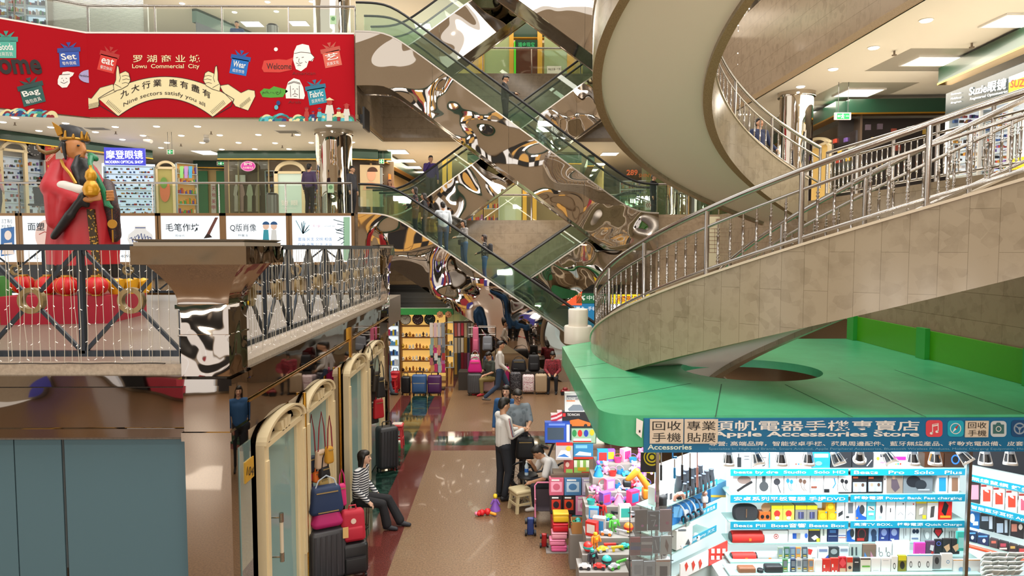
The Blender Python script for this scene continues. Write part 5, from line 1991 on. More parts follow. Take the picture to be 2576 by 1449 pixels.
# top row
for d in (('white packet with a black walkie talkie printed on the top kiosk shelf', 1850, 1141, 1889, 1180, Wt, [('r', .12, .3, .38, .95, '#22272a'), ('r', .18, .05, .24, .35, '#22272a'), ('r', .55, .2, .9, .25, '#555a60'), ('r', .55, .4, .9, .45, '#555a60')]),
  ('second walkie talkie packet right of the first', 1891, 1141, 1932, 1180, '#d9e4e6', [('r', .55, .3, .9, .35, '#555a60'), ('r', .15, .3, .35, .9, '#30363a'), ('e', .7, .8, .12, .08, '#22272a')]),
  ('white carton with a blue edge on the top kiosk shelf', 1935, 1141, 1984, 1180, Wt, [('r', 0, 0, .05, 1, '#1f7fb8'), ('e', .5, .65, .18, .06, '#4a78b8')]),
  ('plain white carton with coloured dots on the top kiosk shelf', 1986, 1142, 2041, 1180, '#eef0f0', [('e', .3, .75, .04, .06, '#d04a3a'), ('e', .42, .75, .04, .06, '#3a7ad0'), ('e', .54, .75, .04, .06, '#d0b23a'), ('e', .66, .75, .04, .06, '#3aa05a')]),
  ('bright blue router carton on the top kiosk shelf', 2044, 1141, 2088, 1178, '#1d86c8', [('r', .1, .05, .9, .3, '#dfeef6'), ('e', .35, .7, .2, .15, '#6fc0e8')]),
  ('dark carton right of the blue router carton', 2090, 1141, 2142, 1180, '#26292e', [('s', [(.2, .9), (.8, .4)], .8, '#8a8f95')]),
  ('dark carton with a pale slanted line', 2144, 1141, 2196, 1180, '#2d3036', [('s', [(.7, .9), (.95, .5)], 2.4, '#c9ccd0')]),
  ('white carton with yellow and pink print on the top kiosk shelf', 2199, 1140, 2238, 1178, '#f0eaea', [('e', .25, .4, .1, .12, '#c9a23a'), ('r', .4, .1, .8, .3, '#3a3a40'), ('r', .4, .6, .8, .7, '#d080a0')]),
  ('white carton with a magenta band and coloured beads', 2240, 1140, 2279, 1177, '#efefef', [('r', .1, .25, 1, .5, '#c82a8a'), ('e', .2, .75, .06, .07, '#30405a'), ('e', .35, .75, .06, .07, '#c0b23a'), ('e', .5, .75, .06, .07, '#3aa08a'), ('e', .65, .75, .06, .07, '#c04a3a')]),
  ('brown gaming carton with an orange headset', 2326, 1140, 2374, 1176, '#4a2a16', [('e', .5, .4, .3, .45, '#d8822c'), ('e', .5, .45, .2, .3, '#2a1a12')]),
  ('brown gaming carton with a blue ring', 2376, 1140, 2426, 1176, '#3a2418', [('e', .55, .45, .22, .35, '#3a7ad0'), ('e', .55, .45, .15, .24, '#1c1c20')]),
  # second row
  ('large white box showing a grey and black headset', 1843, 1199, 1901, 1246, '#e4e6e8', [('e', .5, .25, .3, .22, '#8a7a74'), ('s', [(.2, .85), (.5, .6), (.85, .35)], 6, '#2a2c30')]),
  ('white box with a dark oval headphone', 1904, 1199, 1939, 1245, '#eceeee', CAN('#4a4f54')),
  ('white box with one black earphone bud', 1941, 1199, 1971, 1245, '#eceeee', [('e', .45, .35, .28, .18, '#3a3d44'), ('s', [(.5, .5), (.75, .95)], 2, '#3a3d44')]),
  ('white box with two teal earphone buds', 1973, 1199, 2003, 1245, '#f0f2f2', BUDS('#2f8fb0')),
  ('white box with two brown earphone buds', 2004, 1199, 2037, 1245, '#f0f2f2', BUDS('#6a5348')),
  ('white box with pale blue earphones', 2039, 1198, 2071, 1244, '#f2f4f6', BUDS('#a9c4e6') + [('r', .05, .6, .5, .7, '#8a4a3a')]),
  ('white box with one blue curved headphone', 2073, 1198, 2107, 1243, '#f2f4f6', [('s', [(.75, .15), (.85, .45), (.65, .7)], 3, '#3a8ad8'), ('r', .0, .75, .4, .95, '#1c1f24')]),
  ('white box with black corded earphones', 2109, 1197, 2142, 1242, '#f4f5f5', BUDS('#222429') + [('r', 0, .92, 1, 1, '#222429')]),
  ('black box with a photo of a couple, the left one', 2144, 1193, 2181, 1240, '#26262a', [('r', .05, .4, .95, .92, '#a9cbe8'), ('e', .25, .55, .1, .1, '#c8a08a'), ('e', .72, .55, .1, .1, '#5a4438'), ('r', .12, .66, .4, .92, '#e8e8ea'), ('r', .58, .66, .9, .92, '#f0f0f2'), ('r', .05, .1, .4, .2, '#c05a3a')]),
  ('black box with a photo of a couple, the right one', 2183, 1193, 2220, 1239, '#26262a', [('r', .05, .38, .95, .9, '#a9cbe8'), ('e', .28, .53, .1, .1, '#c8a08a'), ('e', .75, .53, .1, .1, '#5a4438'), ('r', .14, .64, .42, .9, '#e8e8ea'), ('r', .6, .64, .92, .9, '#f0f0f2'), ('r', .05, .1, .4, .2, '#c05a3a')]),
  ('box with a photo of a man in a checked shirt', 2223, 1192, 2271, 1239, '#dcd8d4', [('r', .15, .05, 1, 1, '#8f8378'), ('p', [(.4, .25), (.7, .25), (.85, .7), (.6, .95), (.4, .7)], '#5a4f5a'), ('e', .53, .15, .08, .1, '#c9a38a'), ('r', .03, .2, .1, .3, '#4a4a50')]),
  ('clear box holding a large dark headset', 2273, 1194, 2346, 1236, '#76828a', [('e', .35, .3, .25, .35, '#20262e'), ('e', .6, .5, .2, .3, '#2a323a'), ('r', .5, .75, .9, .85, '#aab4ba')]),
  ('white box with a blue phone case', 2357, 1190, 2384, 1234, '#eceeee', [('r', .2, .12, .85, .9, '#2a9ad8')]),
  ('white box with a brown phone case', 2388, 1189, 2414, 1233, '#eceeee', [('r', .25, .12, .85, .9, '#9a7058')]),
  # third row, right half
  ('white upright box with a small black bar', 2105, 1263, 2124, 1311, Wt, [('p', [(.2, .65), (.8, .5), (.8, .7), (.2, .85)], '#33363b')]),
  ('white box with a grey phone behind a window', 2126, 1262, 2151, 1310, Wt, [('r', .3, .1, .8, .65, '#6a7078'), ('r', .1, .8, .4, .9, '#3a3d42')]),
  ('blue and white box with a headset, third shelf', 2153, 1262, 2179, 1309, '#eef0f4', [('p', [(0, .5), (.3, .2), (.6, .75), (1, .85), (1, 1), (0, 1)], '#1c5ab8'), ('e', .6, .45, .25, .25, '#3a4048'), ('e', .12, .9, .1, .05, '#e88a2c')]),
  ('cyan packet with a small black cable', 2181, 1262, 2202, 1308, '#5cc6de', [('r', .1, .25, .9, .5, '#c9c9c4'), ('s', [(.3, .3), (.8, .45)], 2, '#3a3a3a'), ('r', .2, .62, .8, .75, '#e8f8fc')]),
  ('white packet with a black slim shaver shape', 2204, 1260, 2228, 1308, '#f2f4f5', [('e', .55, .45, .15, .22, '#30343a'), ('r', .3, .8, .6, .95, '#a9d0e8')]),
  ('white packet with a tiny black stick', 2230, 1260, 2252, 1307, '#f4f5f6', [('r', .42, .38, .52, .6, '#222429')]),
  ('white packet edged pale blue with a thin cable', 2254, 1260, 2277, 1307, '#eaf3f8', [('s', [(.2, .75), (.5, .6), (.8, .75)], .8, '#5a6068'), ('e', .8, .15, .07, .04, '#33363b')]),
  ('white packet edged pale blue with a red dot', 2279, 1260, 2303, 1306, '#eaf3f8', [('s', [(.2, .75), (.5, .6), (.8, .75)], .8, '#5a6068'), ('e', .8, .15, .08, .045, '#d8402c')]),
  ('grey packet with yellow corners', 2305, 1260, 2331, 1306, '#a9a79a', [('r', 0, 0, 1, .12, '#e8d02c'), ('r', .6, .75, .95, .95, '#e8d02c'), ('p', [(.3, .4), (.7, .3), (.6, .7), (.25, .75)], '#d4d4d0')]),
  ('white packet with a dark slanted power bank', 2333, 1258, 2360, 1304, '#eeeeea', [('r', 0, 0, 1, .08, '#e8d02c'), ('p', [(.35, .3), (.7, .25), (.6, .85), (.25, .9)], '#4a4a4a')]),
  ('red box with a black slanted phone', 2362, 1252, 2395, 1302, '#d8261e', [('p', [(.45, .05), (.75, .3), (.5, .85), (.2, .6)], '#1c1c1e'), ('r', .1, .8, .9, .92, '#e8a02c')]),
  # fourth row
  ('white speaker carton with a red target ring', 1919, 1338, 1982, 1366, '#f4f5f6', [('e', .53, .5, .095, .22, '#b8322c'), ('e', .53, .5, .07, .16, '#f4f5f6'), ('e', .53, .5, .035, .08, '#b8322c')]),
  ('white carton with a blue square window', 1984, 1335, 2033, 1366, '#eef1f4', [('r', .2, .3, .55, .75, '#1f50b0'), ('r', .4, .3, .6, .75, '#a9a49a'), ('e', .9, .5, .08, .2, '#3a6ad0')]),
  ('dark box with a yellow top and a white charger', 2035, 1331, 2062, 1366, '#3a3540', [('r', 0, 0, 1, .2, '#e0d22c'), ('p', [(.2, .7), (.6, .5), (.9, .7), (.5, .9)], '#e4e6ea'), ('r', .7, .75, 1, 1, '#e0d22c')]),
  ('narrow pale box with a column of small marks', 2064, 1328, 2080, 1366, '#dfe2d8', [('r', .35, .15, .6, .6, '#8a8f8a')]),
  ('navy box with a pale blue print', 2082, 1328, 2108, 1365, '#232f60', [('r', .2, .2, .8, .4, '#4a78b8'), ('r', .1, .6, .9, .64, '#a9c0e0')]),
  ('white box with red and blue lines', 2109, 1328, 2128, 1365, '#e6eaf0', [('r', 0, .55, 1, .6, '#3a5aa8'), ('r', 0, .7, 1, .74, '#c0483a')]),
  ('blue and white headset box on the fourth shelf', 2130, 1328, 2151, 1364, '#e6ecf4', [('p', [(0, .3), (.5, .1), (.6, .8), (1, .9), (1, 1), (0, 1)], '#1c5ab8'), ('e', .65, .4, .25, .3, '#33363c')]),
  ('dark box with red looped headphones', 2153, 1327, 2183, 1363, '#2a1c20', [('e', .5, .45, .35, .4, '#8a2a30'), ('e', .5, .5, .28, .34, '#2a1c20'), ('r', .1, .75, .7, .95, '#c0322c')]),
  ('blue photo box with a face in shadow', 2186, 1327, 2210, 1362, '#8fb0d8', [('e', .5, .4, .3, .3, '#2f3f60'), ('r', .3, .6, .8, 1, '#2f3f60')]),
  ('indigo box with a masked face, the left one', 2212, 1326, 2236, 1361, '#2f3f8a', [('e', .5, .35, .3, .25, '#8fa0d8'), ('r', .2, .7, .5, .8, '#c9d4f0')]),
  ('indigo box with a masked face, the right one', 2238, 1326, 2261, 1361, '#37479a', [('e', .5, .35, .32, .25, '#a0b0e0'), ('r', .1, .8, .5, .9, '#c9d4f0')]),
  ('grey white packet with thin hanging cables', 2263, 1325, 2289, 1361, '#d8dee2', [('s', [(.4, .1), (.4, .8)], 1, '#4a5058'), ('s', [(.6, .1), (.6, .6)], 1, '#4a5058'), ('r', 0, .93, 1, 1, '#b8d82c')]),
  ('white box with a pair of navy headphones', 2291, 1324, 2315, 1360, '#e8eef6', [('e', .35, .3, .18, .16, '#2a3550'), ('e', .7, .3, .18, .16, '#2a3550'), ('r', .1, .75, .8, .85, '#6a7fa8')]),
  ('grey packet with a white oval earpiece', 2317, 1324, 2343, 1360, '#b0b8bd', [('e', .6, .6, .2, .25, '#e6ecf0'), ('s', [(.3, .2), (.25, .5), (.4, .75)], 1.5, '#7a8288')]),
  ('clear packet with a red shield badge', 2345, 1322, 2376, 1359, '#dde0e2', [('p', [(.2, .1), (.8, .1), (.9, .35), (.5, .8), (.1, .35)], '#2a2a2e'), ('p', [(.27, .2), (.73, .2), (.78, .38), (.5, .68), (.22, .38)], '#c8202a')]),
  ('pale packet with three dark pins', 2378, 1322, 2409, 1357, '#ccd2d2', [('r', .3, .3, .36, .8, '#5a6060'), ('r', .5, .25, .56, .7, '#5a6060'), ('r', .7, .3, .76, .8, '#5a6060')])):
 pbox(d[0], BKP, *d[1:5], d[5], d[6], off=-.03, th=.14)
# boxes with yellow tops and carrying loops, yellow cubes
for i, (u0, u1, k) in enumerate(((1941, 1969, 0), (1970, 1998, 0), (2001, 2029, 1), (2030, 2056, 1))):
 pr = [('r', 0, 0, 1, .22, '#e8e02c'), ('e', .5, .55, .28, .22, '#d0342c'), ('e', .5, .85, .2, .12, '#c9c9c9')] if k == 0 else [('r', 0, 0, 1, .28, '#e8e02c'), ('r', .25, .45, .75, .9, '#3f4468'), ('r', .4, .45, .5, .9, '#6a70a0')]
 o = pbox(('yellow topped box with a red toy speaker, %s' if k == 0 else 'yellow topped box with a black can, %s') % ('the left one', 'the right one')[i % 2], BKP, u0, 1275, u1, 1312, '#c9c25a' if k == 0 else '#8a8a84', pr, off=-.03, th=.14)
 m = MB()
 a = BKP.pt((u0 + u1) / 2 - 4, 1275, -.08)
 b = BKP.pt((u0 + u1) / 2 + 4, 1275, -.08)
 m.tube([a, a + V((.006, 0, .03)), b + V((-.006, 0, .03)), b], .004, n=5)
 m.build('carry_loop', BLACK, o)
_z = SNAP.pop(id(BKP))
for u0, v0, w, lab in ((2059, 1286, 22, 'yellow cube box, lower left of the three'), (2083, 1286, 22, 'yellow cube box, lower right of the three'), (2078, 1262, 23, 'yellow cube box on top of the other two')):
 pbox(lab, BKP, u0, v0, u0 + w, v0 + 24 if v0 > 1270 else 1286, '#e0a41c', [('e', .5, .5, .33, .3, '#f0d82c'), ('e', .88, .12, .09, .09, '#2f8ac0')], off=-.03, th=.11)
SNAP[id(BKP)] = _z
# speakers
o = thing('speaker', 'large black oval speaker on the third kiosk shelf', 'speaker', BKP.pt(1874, 1312, -.1))
m = MB()
c = BKP.pt(1874, 1289, -.08)
m.loft([[c + V((.16 * s * (abs(math.cos(t)) ** .7) * (1 if math.cos(t) > 0 else -1), -d, .112 * s * (abs(math.sin(t)) ** .7) * (1 if math.sin(t) > 0 else -1))) for t in [2 * PI * k / 28 for k in range(28)]] for d, s in ((-.05, .8), (-.035, .95), (0, 1), (.035, .95), (.05, .84))])
m.build('body', mat('#2b2d31', .8), o)
m = MB()
m.box(c + V((.0, -.052, .01)), (.012, .006, .11))
m.build('chrome_bar', CHROME, o)
for (u0, u1, v0, v1, col, pl, lab) in ((1838, 1917, 1335, 1367, '#cf2a22', BKP, 'big red barrel speaker on the fourth kiosk shelf'), (1840, 1899, 1389, 1413, '#cf2a22', CTA, 'smaller red barrel speaker on the counter'), (1902, 1954, 1388, 1413, '#a4a6a8', CTA, 'grey barrel speaker right of the small red one')):
 a, b = pl.pt(u0, (v0 + v1) / 2, -.08), pl.pt(u1, (v0 + v1) / 2, -.08)
 r_ = (pl.pt(u0, v0, -.08) - pl.pt(u0, v1, -.08)).length / 2
 o = thing('barrel_speaker', lab, 'speaker', (a + b) / 2 - V((0, 0, r_)))
 m = MB()
 L = (b - a).length
 m.lathe([(r_ * .9, 0), (r_, L * .06), (r_ * 1.0, L * .5), (r_, L * .94), (r_ * .9, L)], a, 20, ax='X')
 m.build('body', mat(col, .6), o)
 m = MB()
 m.lathe([(r_ * .84, -.008), (r_ * .84, .004)], a, 20, ax='X')
 m.lathe([(r_ * .84, L - .004), (r_ * .84, L + .008)], a, 20, ax='X')
 m.build('end_cap', BLACK, o)
 m = MB()
 m.box((a + b) / 2 + V((0.02, -r_ - .001, 0)), (.03, .006, .03))
 m.build('badge', mat('#e87a2c', .4), o)
o = thing('gramophone_speaker', 'small orange horn speaker beside the black oval one', 'speaker', BKP.pt(1924, 1312, -.08))
m = MB()
BKP.rect(m, 1911, 1288, 1938, 1312, .09, -.03)
m.build('body', mat('#c8642c', .4), o, smooth=0)
m = MB()
for u in (1918, 1931):
 BKP.ell(m, u, 1300, 4.5, 5, -.026)
m.build('driver', BLACK, o, smooth=0)
m = MB()
c = BKP.pt(1922, 1272, -.1)
m.lathe([(.012, 0), (.02, .03), (.045, .05), (.06, .06)], c, 16, ax='Y')
m.cyl(c + V((0, -.0, 0)), BKP.pt(1926, 1288, -.08), .01)
m.build('horn', mat('#a9835c', .4), o)
# counter goods, back step
G2 = 'keypad phones on the counter'
KEY = lambda c, s: [('r', .15, .1, .85, .45, s), ('r', .2, .55, .8, .62, '#d0b03a'), ('r', .2, .68, .8, .74, '#d8d8d4'), ('r', .2, .8, .8, .86, '#d8d8d4')]
for pl, v0, v1, row, cols, us in ((CTA, 1377, 1413, 'back', ('#8fa08f', '#3f6a50', '#5a6a8a', '#d88a4a', '#4a4f58'), (1957, 1973, 1988, 2002, 2018)), (CTB, 1407, 1447, 'front', ('#5f9a6a', '#3a4a6a', '#c9ccd0', '#6a7078', '#d89a6a'), (1969, 1989, 2004, 2019, 2034))):
 for i, (u, c) in enumerate(zip(us, cols)):
  pbox('%s keypad phone in the %s row on the counter' % (('leftmost', 'second', 'middle', 'fourth', 'rightmost')[i], row), pl, u, v0, u + 13, v1, c, KEY(c, '#7f8f9f'), off=-.02, th=.02, group=G2, name='keypad_phone', cat='phone')
for d in (('red and white card packet right of the back row phones', 2033, 1380, 2056, 1412, '#e8e8ea', [('p', [(0, 0), (.5, .1), (.3, .5), (0, .45)], '#d8302c'), ('r', .4, .7, .8, .9, '#a9b0b4')]),
  ('white card packet with a blue corner', 2058, 1378, 2084, 1412, '#e6eaf0', [('r', .1, .1, .9, .3, '#7a88b0'), ('p', [(.4, 1), (1, .5), (1, 1)], '#2a4ab0')]),
  ('black and white card packet on the counter', 2086, 1377, 2110, 1412, '#33343a', [('e', .5, .3, .35, .2, '#9aa0a4'), ('r', .2, .7, .9, .92, '#d8d4c0')]),
  ('white card packet with a deep blue foot', 2112, 1377, 2135, 1412, '#dfe6f0', [('r', 0, .75, 1, 1, '#2a58b8'), ('r', .1, .1, .9, .3, '#8a94a8')]),
  ('grey window packet with two dark sticks', 2137, 1368, 2168, 1410, '#a9b4b2', [('r', .15, .2, .3, .7, '#30343a'), ('r', .5, .2, .62, .7, '#30343a'), ('r', 0, .88, 1, 1, '#b4d060')]),
  ('brown packet with a blue and pink phone', 2170, 1370, 2203, 1411, '#7a5f50', [('p', [(.15, .45), (.45, .9), (.1, .95)], '#4a78b8'), ('p', [(.6, .4), (.9, .85), (.6, .9)], '#b87a90')]),
  ('white packet with two hanging black cables', 2205, 1364, 2243, 1406, '#f0f1f3', [('r', .15, .3, .19, .6, '#222'.replace('#222', '#222428')), ('r', .62, .3, .66, .6, '#222428'), ('e', .3, .72, .12, .13, '#4a4e54'), ('e', .3, .72, .09, .1, '#f0f1f3'), ('e', .8, .72, .12, .13, '#4a4e54'), ('e', .8, .72, .09, .1, '#f0f1f3'), ('r', .65, .88, .95, .98, '#d8402c')]),
  ('blank white packet with a blue rim', 2246, 1361, 2288, 1403, '#f4f6f8', [('r', 0, .96, 1, 1, '#5aa8d8')]),
  ('magenta phone wallet on the counter', 2301, 1366, 2328, 1400, '#d83aa8', [('e', .5, .8, .06, .05, '#f0a0d8')]),
  ('purple packet with a white plug', 2330, 1362, 2352, 1397, '#5a3f5a', [('p', [(.5, .25), (.9, .3), (.8, .7), (.4, .6)], '#dcdce0'), ('e', .7, .8, .15, .1, '#c8302c')]),
  ('black packet with a coloured ring', 2353, 1358, 2370, 1396, '#1c1c22', [('e', .5, .25, .35, .15, '#5a6ad0'), ('e', .5, .25, .24, .1, '#1c1c22')]),
  ('black packet with a tan triangle, the left one', 2372, 1356, 2392, 1395, '#2a2a2c', [('p', [(.1, .5), (.8, .3), (.9, .65), (.5, .85)], '#d8ae88')]),
  ('black packet with a tan triangle, the right one', 2394, 1356, 2414, 1394, '#2a2a2c', [('p', [(.1, .5), (.8, .3), (.9, .65), (.5, .85)], '#d8ae88')]),
  ('long teal packet standing at the counter end', 2408, 1338, 2428, 1386, '#3ab0a4', [('r', .15, .3, .85, .85, '#8fd0cc')])):
 pbox(d[0], CTA, *d[1:5], d[5], d[6], off=.02 if d[1] > 2300 else -.02, th=.03)
for d in (('white curved packet on the front counter step', 2050, 1408, 2068, 1446, '#f2f4f6', []),
  ('red sheet with white boxes, the left one', 2069, 1407, 2088, 1447, '#d8342c', [('r', .15, .35, .35, .55, '#f0e8e4'), ('r', .15, .75, .4, .88, '#f0e8e4'), ('r', .6, .75, .8, .88, '#f0e8e4')]),
  ('red sheet with white boxes, the right one', 2090, 1405, 2109, 1445, '#d8342c', [('r', .15, .35, .35, .55, '#f0e8e4'), ('r', .15, .75, .4, .88, '#f0e8e4'), ('r', .6, .75, .8, .88, '#f0e8e4')]),
  ('red jewel shaped packet beside the red sheets', 2111, 1402, 2129, 1444, '#c8202c', [('p', [(.5, 0), (1, .35), (.5, .6), (0, .35)], '#e8505a'), ('r', .1, .65, .9, .95, '#d0a88a')]),
  ('pale packet with a tan foot on the front step', 2131, 1402, 2145, 1445, '#d8b8a0', [('r', 0, 0, 1, .3, '#d8402c'), ('e', .5, .6, .3, .1, '#3a3a40')]),
  ('black packet with three small lights', 2147, 1404, 2163, 1445, '#33353a', [('e', .3, .25, .1, .04, '#d8d8d8'), ('e', .5, .25, .1, .04, '#d8d8d8'), ('e', .7, .25, .1, .04, '#d8d8d8')]),
  ('white packet with a green strip', 2165, 1404, 2190, 1446, '#e4e2d6', [('r', 0, 0, 1, .1, '#4a4038'), ('r', .15, .45, .95, .55, '#6ab04a')]),
  ('plain white packet, left of two on the front step', 2192, 1404, 2215, 1442, '#f1f2f4', [('r', .2, .8, .8, .83, '#c0c4c8')]),
  ('plain white packet, right of two on the front step', 2217, 1404, 2240, 1442, '#f1f2f4', [('r', .2, .15, .8, .18, '#c0c4c8')]),
  ('white packet with a black oval watch strap', 2242, 1400, 2258, 1440, '#eef0f0', [('e', .5, .6, .2, .2, '#30343a'), ('e', .5, .6, .12, .14, '#eef0f0')]),
  ('yellow and black packet on the front step', 2260, 1398, 2280, 1438, '#8a8a2c', [('r', 0, 0, 1, .3, '#e0d82c'), ('e', .5, .6, .3, .25, '#2a2a26')]),
  ('white packet with three black bangles', 2282, 1396, 2346, 1436, '#eef3f6', [('e', .15, .6, .05, .2, '#30343a'), ('e', .15, .6, .03, .14, '#eef3f6'), ('e', .48, .6, .05, .2, '#30343a'), ('e', .48, .6, .03, .14, '#eef3f6'), ('e', .82, .6, .05, .2, '#30343a'), ('e', .82, .6, .03, .14, '#eef3f6'), ('r', 0, 0, 1, .06, '#5ab0d8')]),
  ('grey photo packet with a crouching figure', 2348, 1396, 2366, 1432, '#8a9094', [('e', .5, .4, .3, .25, '#3a3d42')]),
  ('white packet with a small blue loop', 2368, 1393, 2396, 1430, '#f0f2f2', [('e', .6, .55, .15, .12, '#7aa8d0'), ('e', .6, .55, .1, .07, '#f0f2f2')]),
  ('large white packet with an orange rim at the counter end', 2398, 1408, 2466, 1449, '#f0f2f4', [('r', 0, 0, 1, .05, '#e8a03a'), ('e', .3, .6, .1, .15, '#8ab0d8'), ('e', .55, .6, .1, .15, '#8ab0d8')])):
 pbox(d[0], CTB, *d[1:5], d[5], d[6], off=-.02, th=.03)
for u0, u1, v0, col, lab in ((1855, 1899, 1424, '#8a5a3f', 'brown cube speaker on the front counter step'), (1922, 1967, 1420, '#26282c', 'black cube speaker on the front counter step')):
 a, b = CTB.pt(u0, 1447, -.05), CTB.pt(u1, v0, -.05)
 m = MB()
 m.rbox(((a.x + b.x) / 2, a.y, (a.z + b.z) / 2), (b.x - a.x, .1, b.z - a.z), .02)
 tag(m.build('cube_speaker', mat(col, .5)), lab, 'speaker')
m = MB()
a = CTB.pt(1912, 1447, -.03)
m.lathe([(.036, 0), (.036, .075), (.03, .08)], a, 18)
tag(m.build('cup_speaker', mat('#1d1f24', .4)), 'small round black speaker between the two cube speakers', 'speaker')
# ---- right angled shelf
for v in (1262, 1360):
 a = RTP.pt(2432, v)
 m = MB()
 b = V((6.5, 7.06, a.z))
 m.prism([a, b, b - RTP.n * .28, a - RTP.n * .28], (0, 0, -.014))
 m.build('shelf_board', SHG, ko, smooth=0)
def zline(u, v0):
 """pixel row at u of a level line that passes (2432, v0) on the right shelf"""
 z = RTP.pt(2432, v0).z
 lo, hi = 1000, 1700
 for _ in range(30):
  md = (lo + hi) / 2
  if RTP.pt(u, md).z > z:
   lo = md
  else:
   hi = md
 return lo
def rstrip(u0, u1, v0, h, t):
 p0, p1 = RTP.pt(u0, zline(u0, v0), .006), RTP.pt(u1, zline(u1, v0), .006)
 zt = RTP.pt(2432, v0 - h).z
 m = MB()
 m.prism([p0, p1, V((p1.x, p1.y, zt)), V((p0.x, p0.y, zt))], -RTP.n * .008)
 m.build('shelf_label', LABEL, ko, smooth=0)
 text(t, LABELT, ko, p0 + V((.03, -.03, .012)) + RTP.n * .002, p1 - p0, V((0, 0, 1)), (p1 - p0).length * .9, (zt - p0.z) * .6, .01)
rstrip(2432, 2600, 1208, 17, '無線鼠標 鍵盤')
rstrip(2432, 2600, 1280, 18, '智能藍牙耳機 Apps')
for i, u in enumerate((2434, 2452, 2472, 2492, 2512, 2533, 2555)):
 vb = zline(u, 1236)
 pbox('%s small white card box in the upper row at the right end' % nth(i), RTP, u, vb - 22, u + 15, vb, '#dfe2e6', [('r', .2, .35, .8, .75, ('#4a3f8a', '#6a5a9a', '#b0808a', '#b09a5a', '#5a6a6a', '#3f5a8a', '#7a4a4a')[i])], off=-.04, th=.08, group='small card boxes at the right end')
vb = zline(2432, 1262)
pbox('dark box with a pink phone at the right shelf corner', RTP, 2433, vb - 52, 2465, vb, '#3a3638', [('r', .2, .15, .9, .85, '#d890a4')], off=-.02, th=.04)
for i, u in enumerate((2467, 2498, 2530, 2562)):
 vb = zline(u, 1262)
 pbox('%s white card with a red phone sleeve on the right shelf' % ('leftmost', 'second', 'third', 'rightmost')[i], RTP, u, vb - 53, u + 29, vb, '#ece8e4', [('r', .2, .25, .85, .8, '#e04432' if i < 3 else '#e0607a'), ('p', [(.35, .2), (.7, .3), (.7, .4), (.35, .3)], '#ece8e4'), ('r', .05, .02, .5, .1, '#a83030')], off=-.02, th=.04, group='red phone sleeves on the right shelf')
for i, (u, w, dv, h, c, pr, lab) in enumerate(((2431, 33, 1328, 40, '#1f6ab0', [('e', .45, .4, .2, .3, '#d8e4ee'), ('r', .5, .6, .9, .85, '#c9d8e4')], 'blue box with a white torch at the right shelf'), (2466, 34, 1326, 40, '#2a3238', [('r', .1, .1, .6, .4, '#8fa8c0'), ('r', .65, .1, .9, .9, '#b8c8d8')], 'black box with a silver tube at the right shelf'), (2502, 36, 1326, 40, '#20262c', [('r', .15, .3, .6, .9, '#9fb4c8'), ('r', .7, .1, .9, .9, '#a9bccc')], 'black box with pale grilles at the right shelf'), (2541, 35, 1324, 38, '#2c2a2e', [('r', .1, .1, .5, .6, '#b87a6a'), ('e', .75, .3, .15, .2, '#c9c4c0')], 'dark box with a coral patch at the right shelf'),
  (2431, 26, 1356, 26, '#1f2f50', [('r', .1, .1, .9, .25, '#5a9ad0'), ('e', .6, .6, .15, .2, '#c9d4e0')], 'small navy box in front, left one at the right shelf'), (2459, 28, 1356, 26, '#24345a', [('r', .1, .1, .9, .25, '#5a9ad0'), ('e', .6, .6, .15, .2, '#c9d4e0')], 'small navy box in front, right one at the right shelf'), (2490, 20, 1356, 22, '#4a4044', [('r', .2, .2, .8, .5, '#c06a5a')], 'narrow dark packet with a coral mark'), (2512, 24, 1355, 22, '#3a3236', [('r', .2, .2, .8, .6, '#b04a5a'), ('r', .1, .7, .9, .9, '#d8d0cc')], 'dark packet with a red and white print'), (2538, 20, 1354, 22, '#40383c', [('r', .2, .2, .8, .5, '#c0a05a')], 'narrow dark packet with a gold mark'), (2560, 22, 1353, 22, '#3a3236', [('r', .2, .2, .8, .6, '#c04a4a')], 'dark packet with a red print at the right edge'))):
 vb = zline(u, dv)
 pbox(lab, RTP, u, vb - h, u + w, vb, c, pr, off=-.08 if dv < 1340 else .0, th=.05)
m = MB()
a, b = RTP.pt(2436, zline(2436, 1372), .06), V((6.5, 7.02, RTP.pt(2436, 1372, .06).z))
m.tube([a, a.lerp(b, .5), b], .022, n=10)
tag(m.build('orange_tube', mat('#e8502c', .3)), 'orange red tube running along the right counter edge', 'tube')
rnd = random.Random(8)
pk = None
for k in range(26):
 u, v = 2482 + (k % 5) * 20 + rnd.uniform(-4, 4), 1396 + (k // 5) * 11
 p = at(u, v, 7.55 - (k // 5) * .03)
 if p.z < .5:
  p.z = .5
 Rm = Matrix.Rotation(rnd.uniform(-.3, .3), 3, 'Z') @ Matrix.Rotation(R(35), 3, 'X')
 m = MB()
 m.box(p, (.095, .012, .10), rot=Rm, mi=0)
 m.box(p + Rm @ V((0, -.0065, -.01)), (.06, .001, .05), rot=Rm, mi=1)
 o = m.build('card_packet', [mat(('#cfd2cc', '#dadbd6', '#b9beb9')[k % 3], .4), mat(('#9aa09c', '#aeb4b0')[k % 2], .5)], smooth=0)
 tag(o, 'silver card packet under the orange tube, row %s from the top, %s in it' % (('one', 'two', 'three', 'four', 'five', 'six')[k // 5], ORD[k % 5]), 'packet', 'silver packets under the orange tube')
m = MB()
m.bx(5.5, 6.6, 7.25, 7.7, 0, .47)
tag(m.build('low_counter', mat('#8a8f8c', .5), smooth=0), 'low counter below the orange tube at the right end', 'counter')
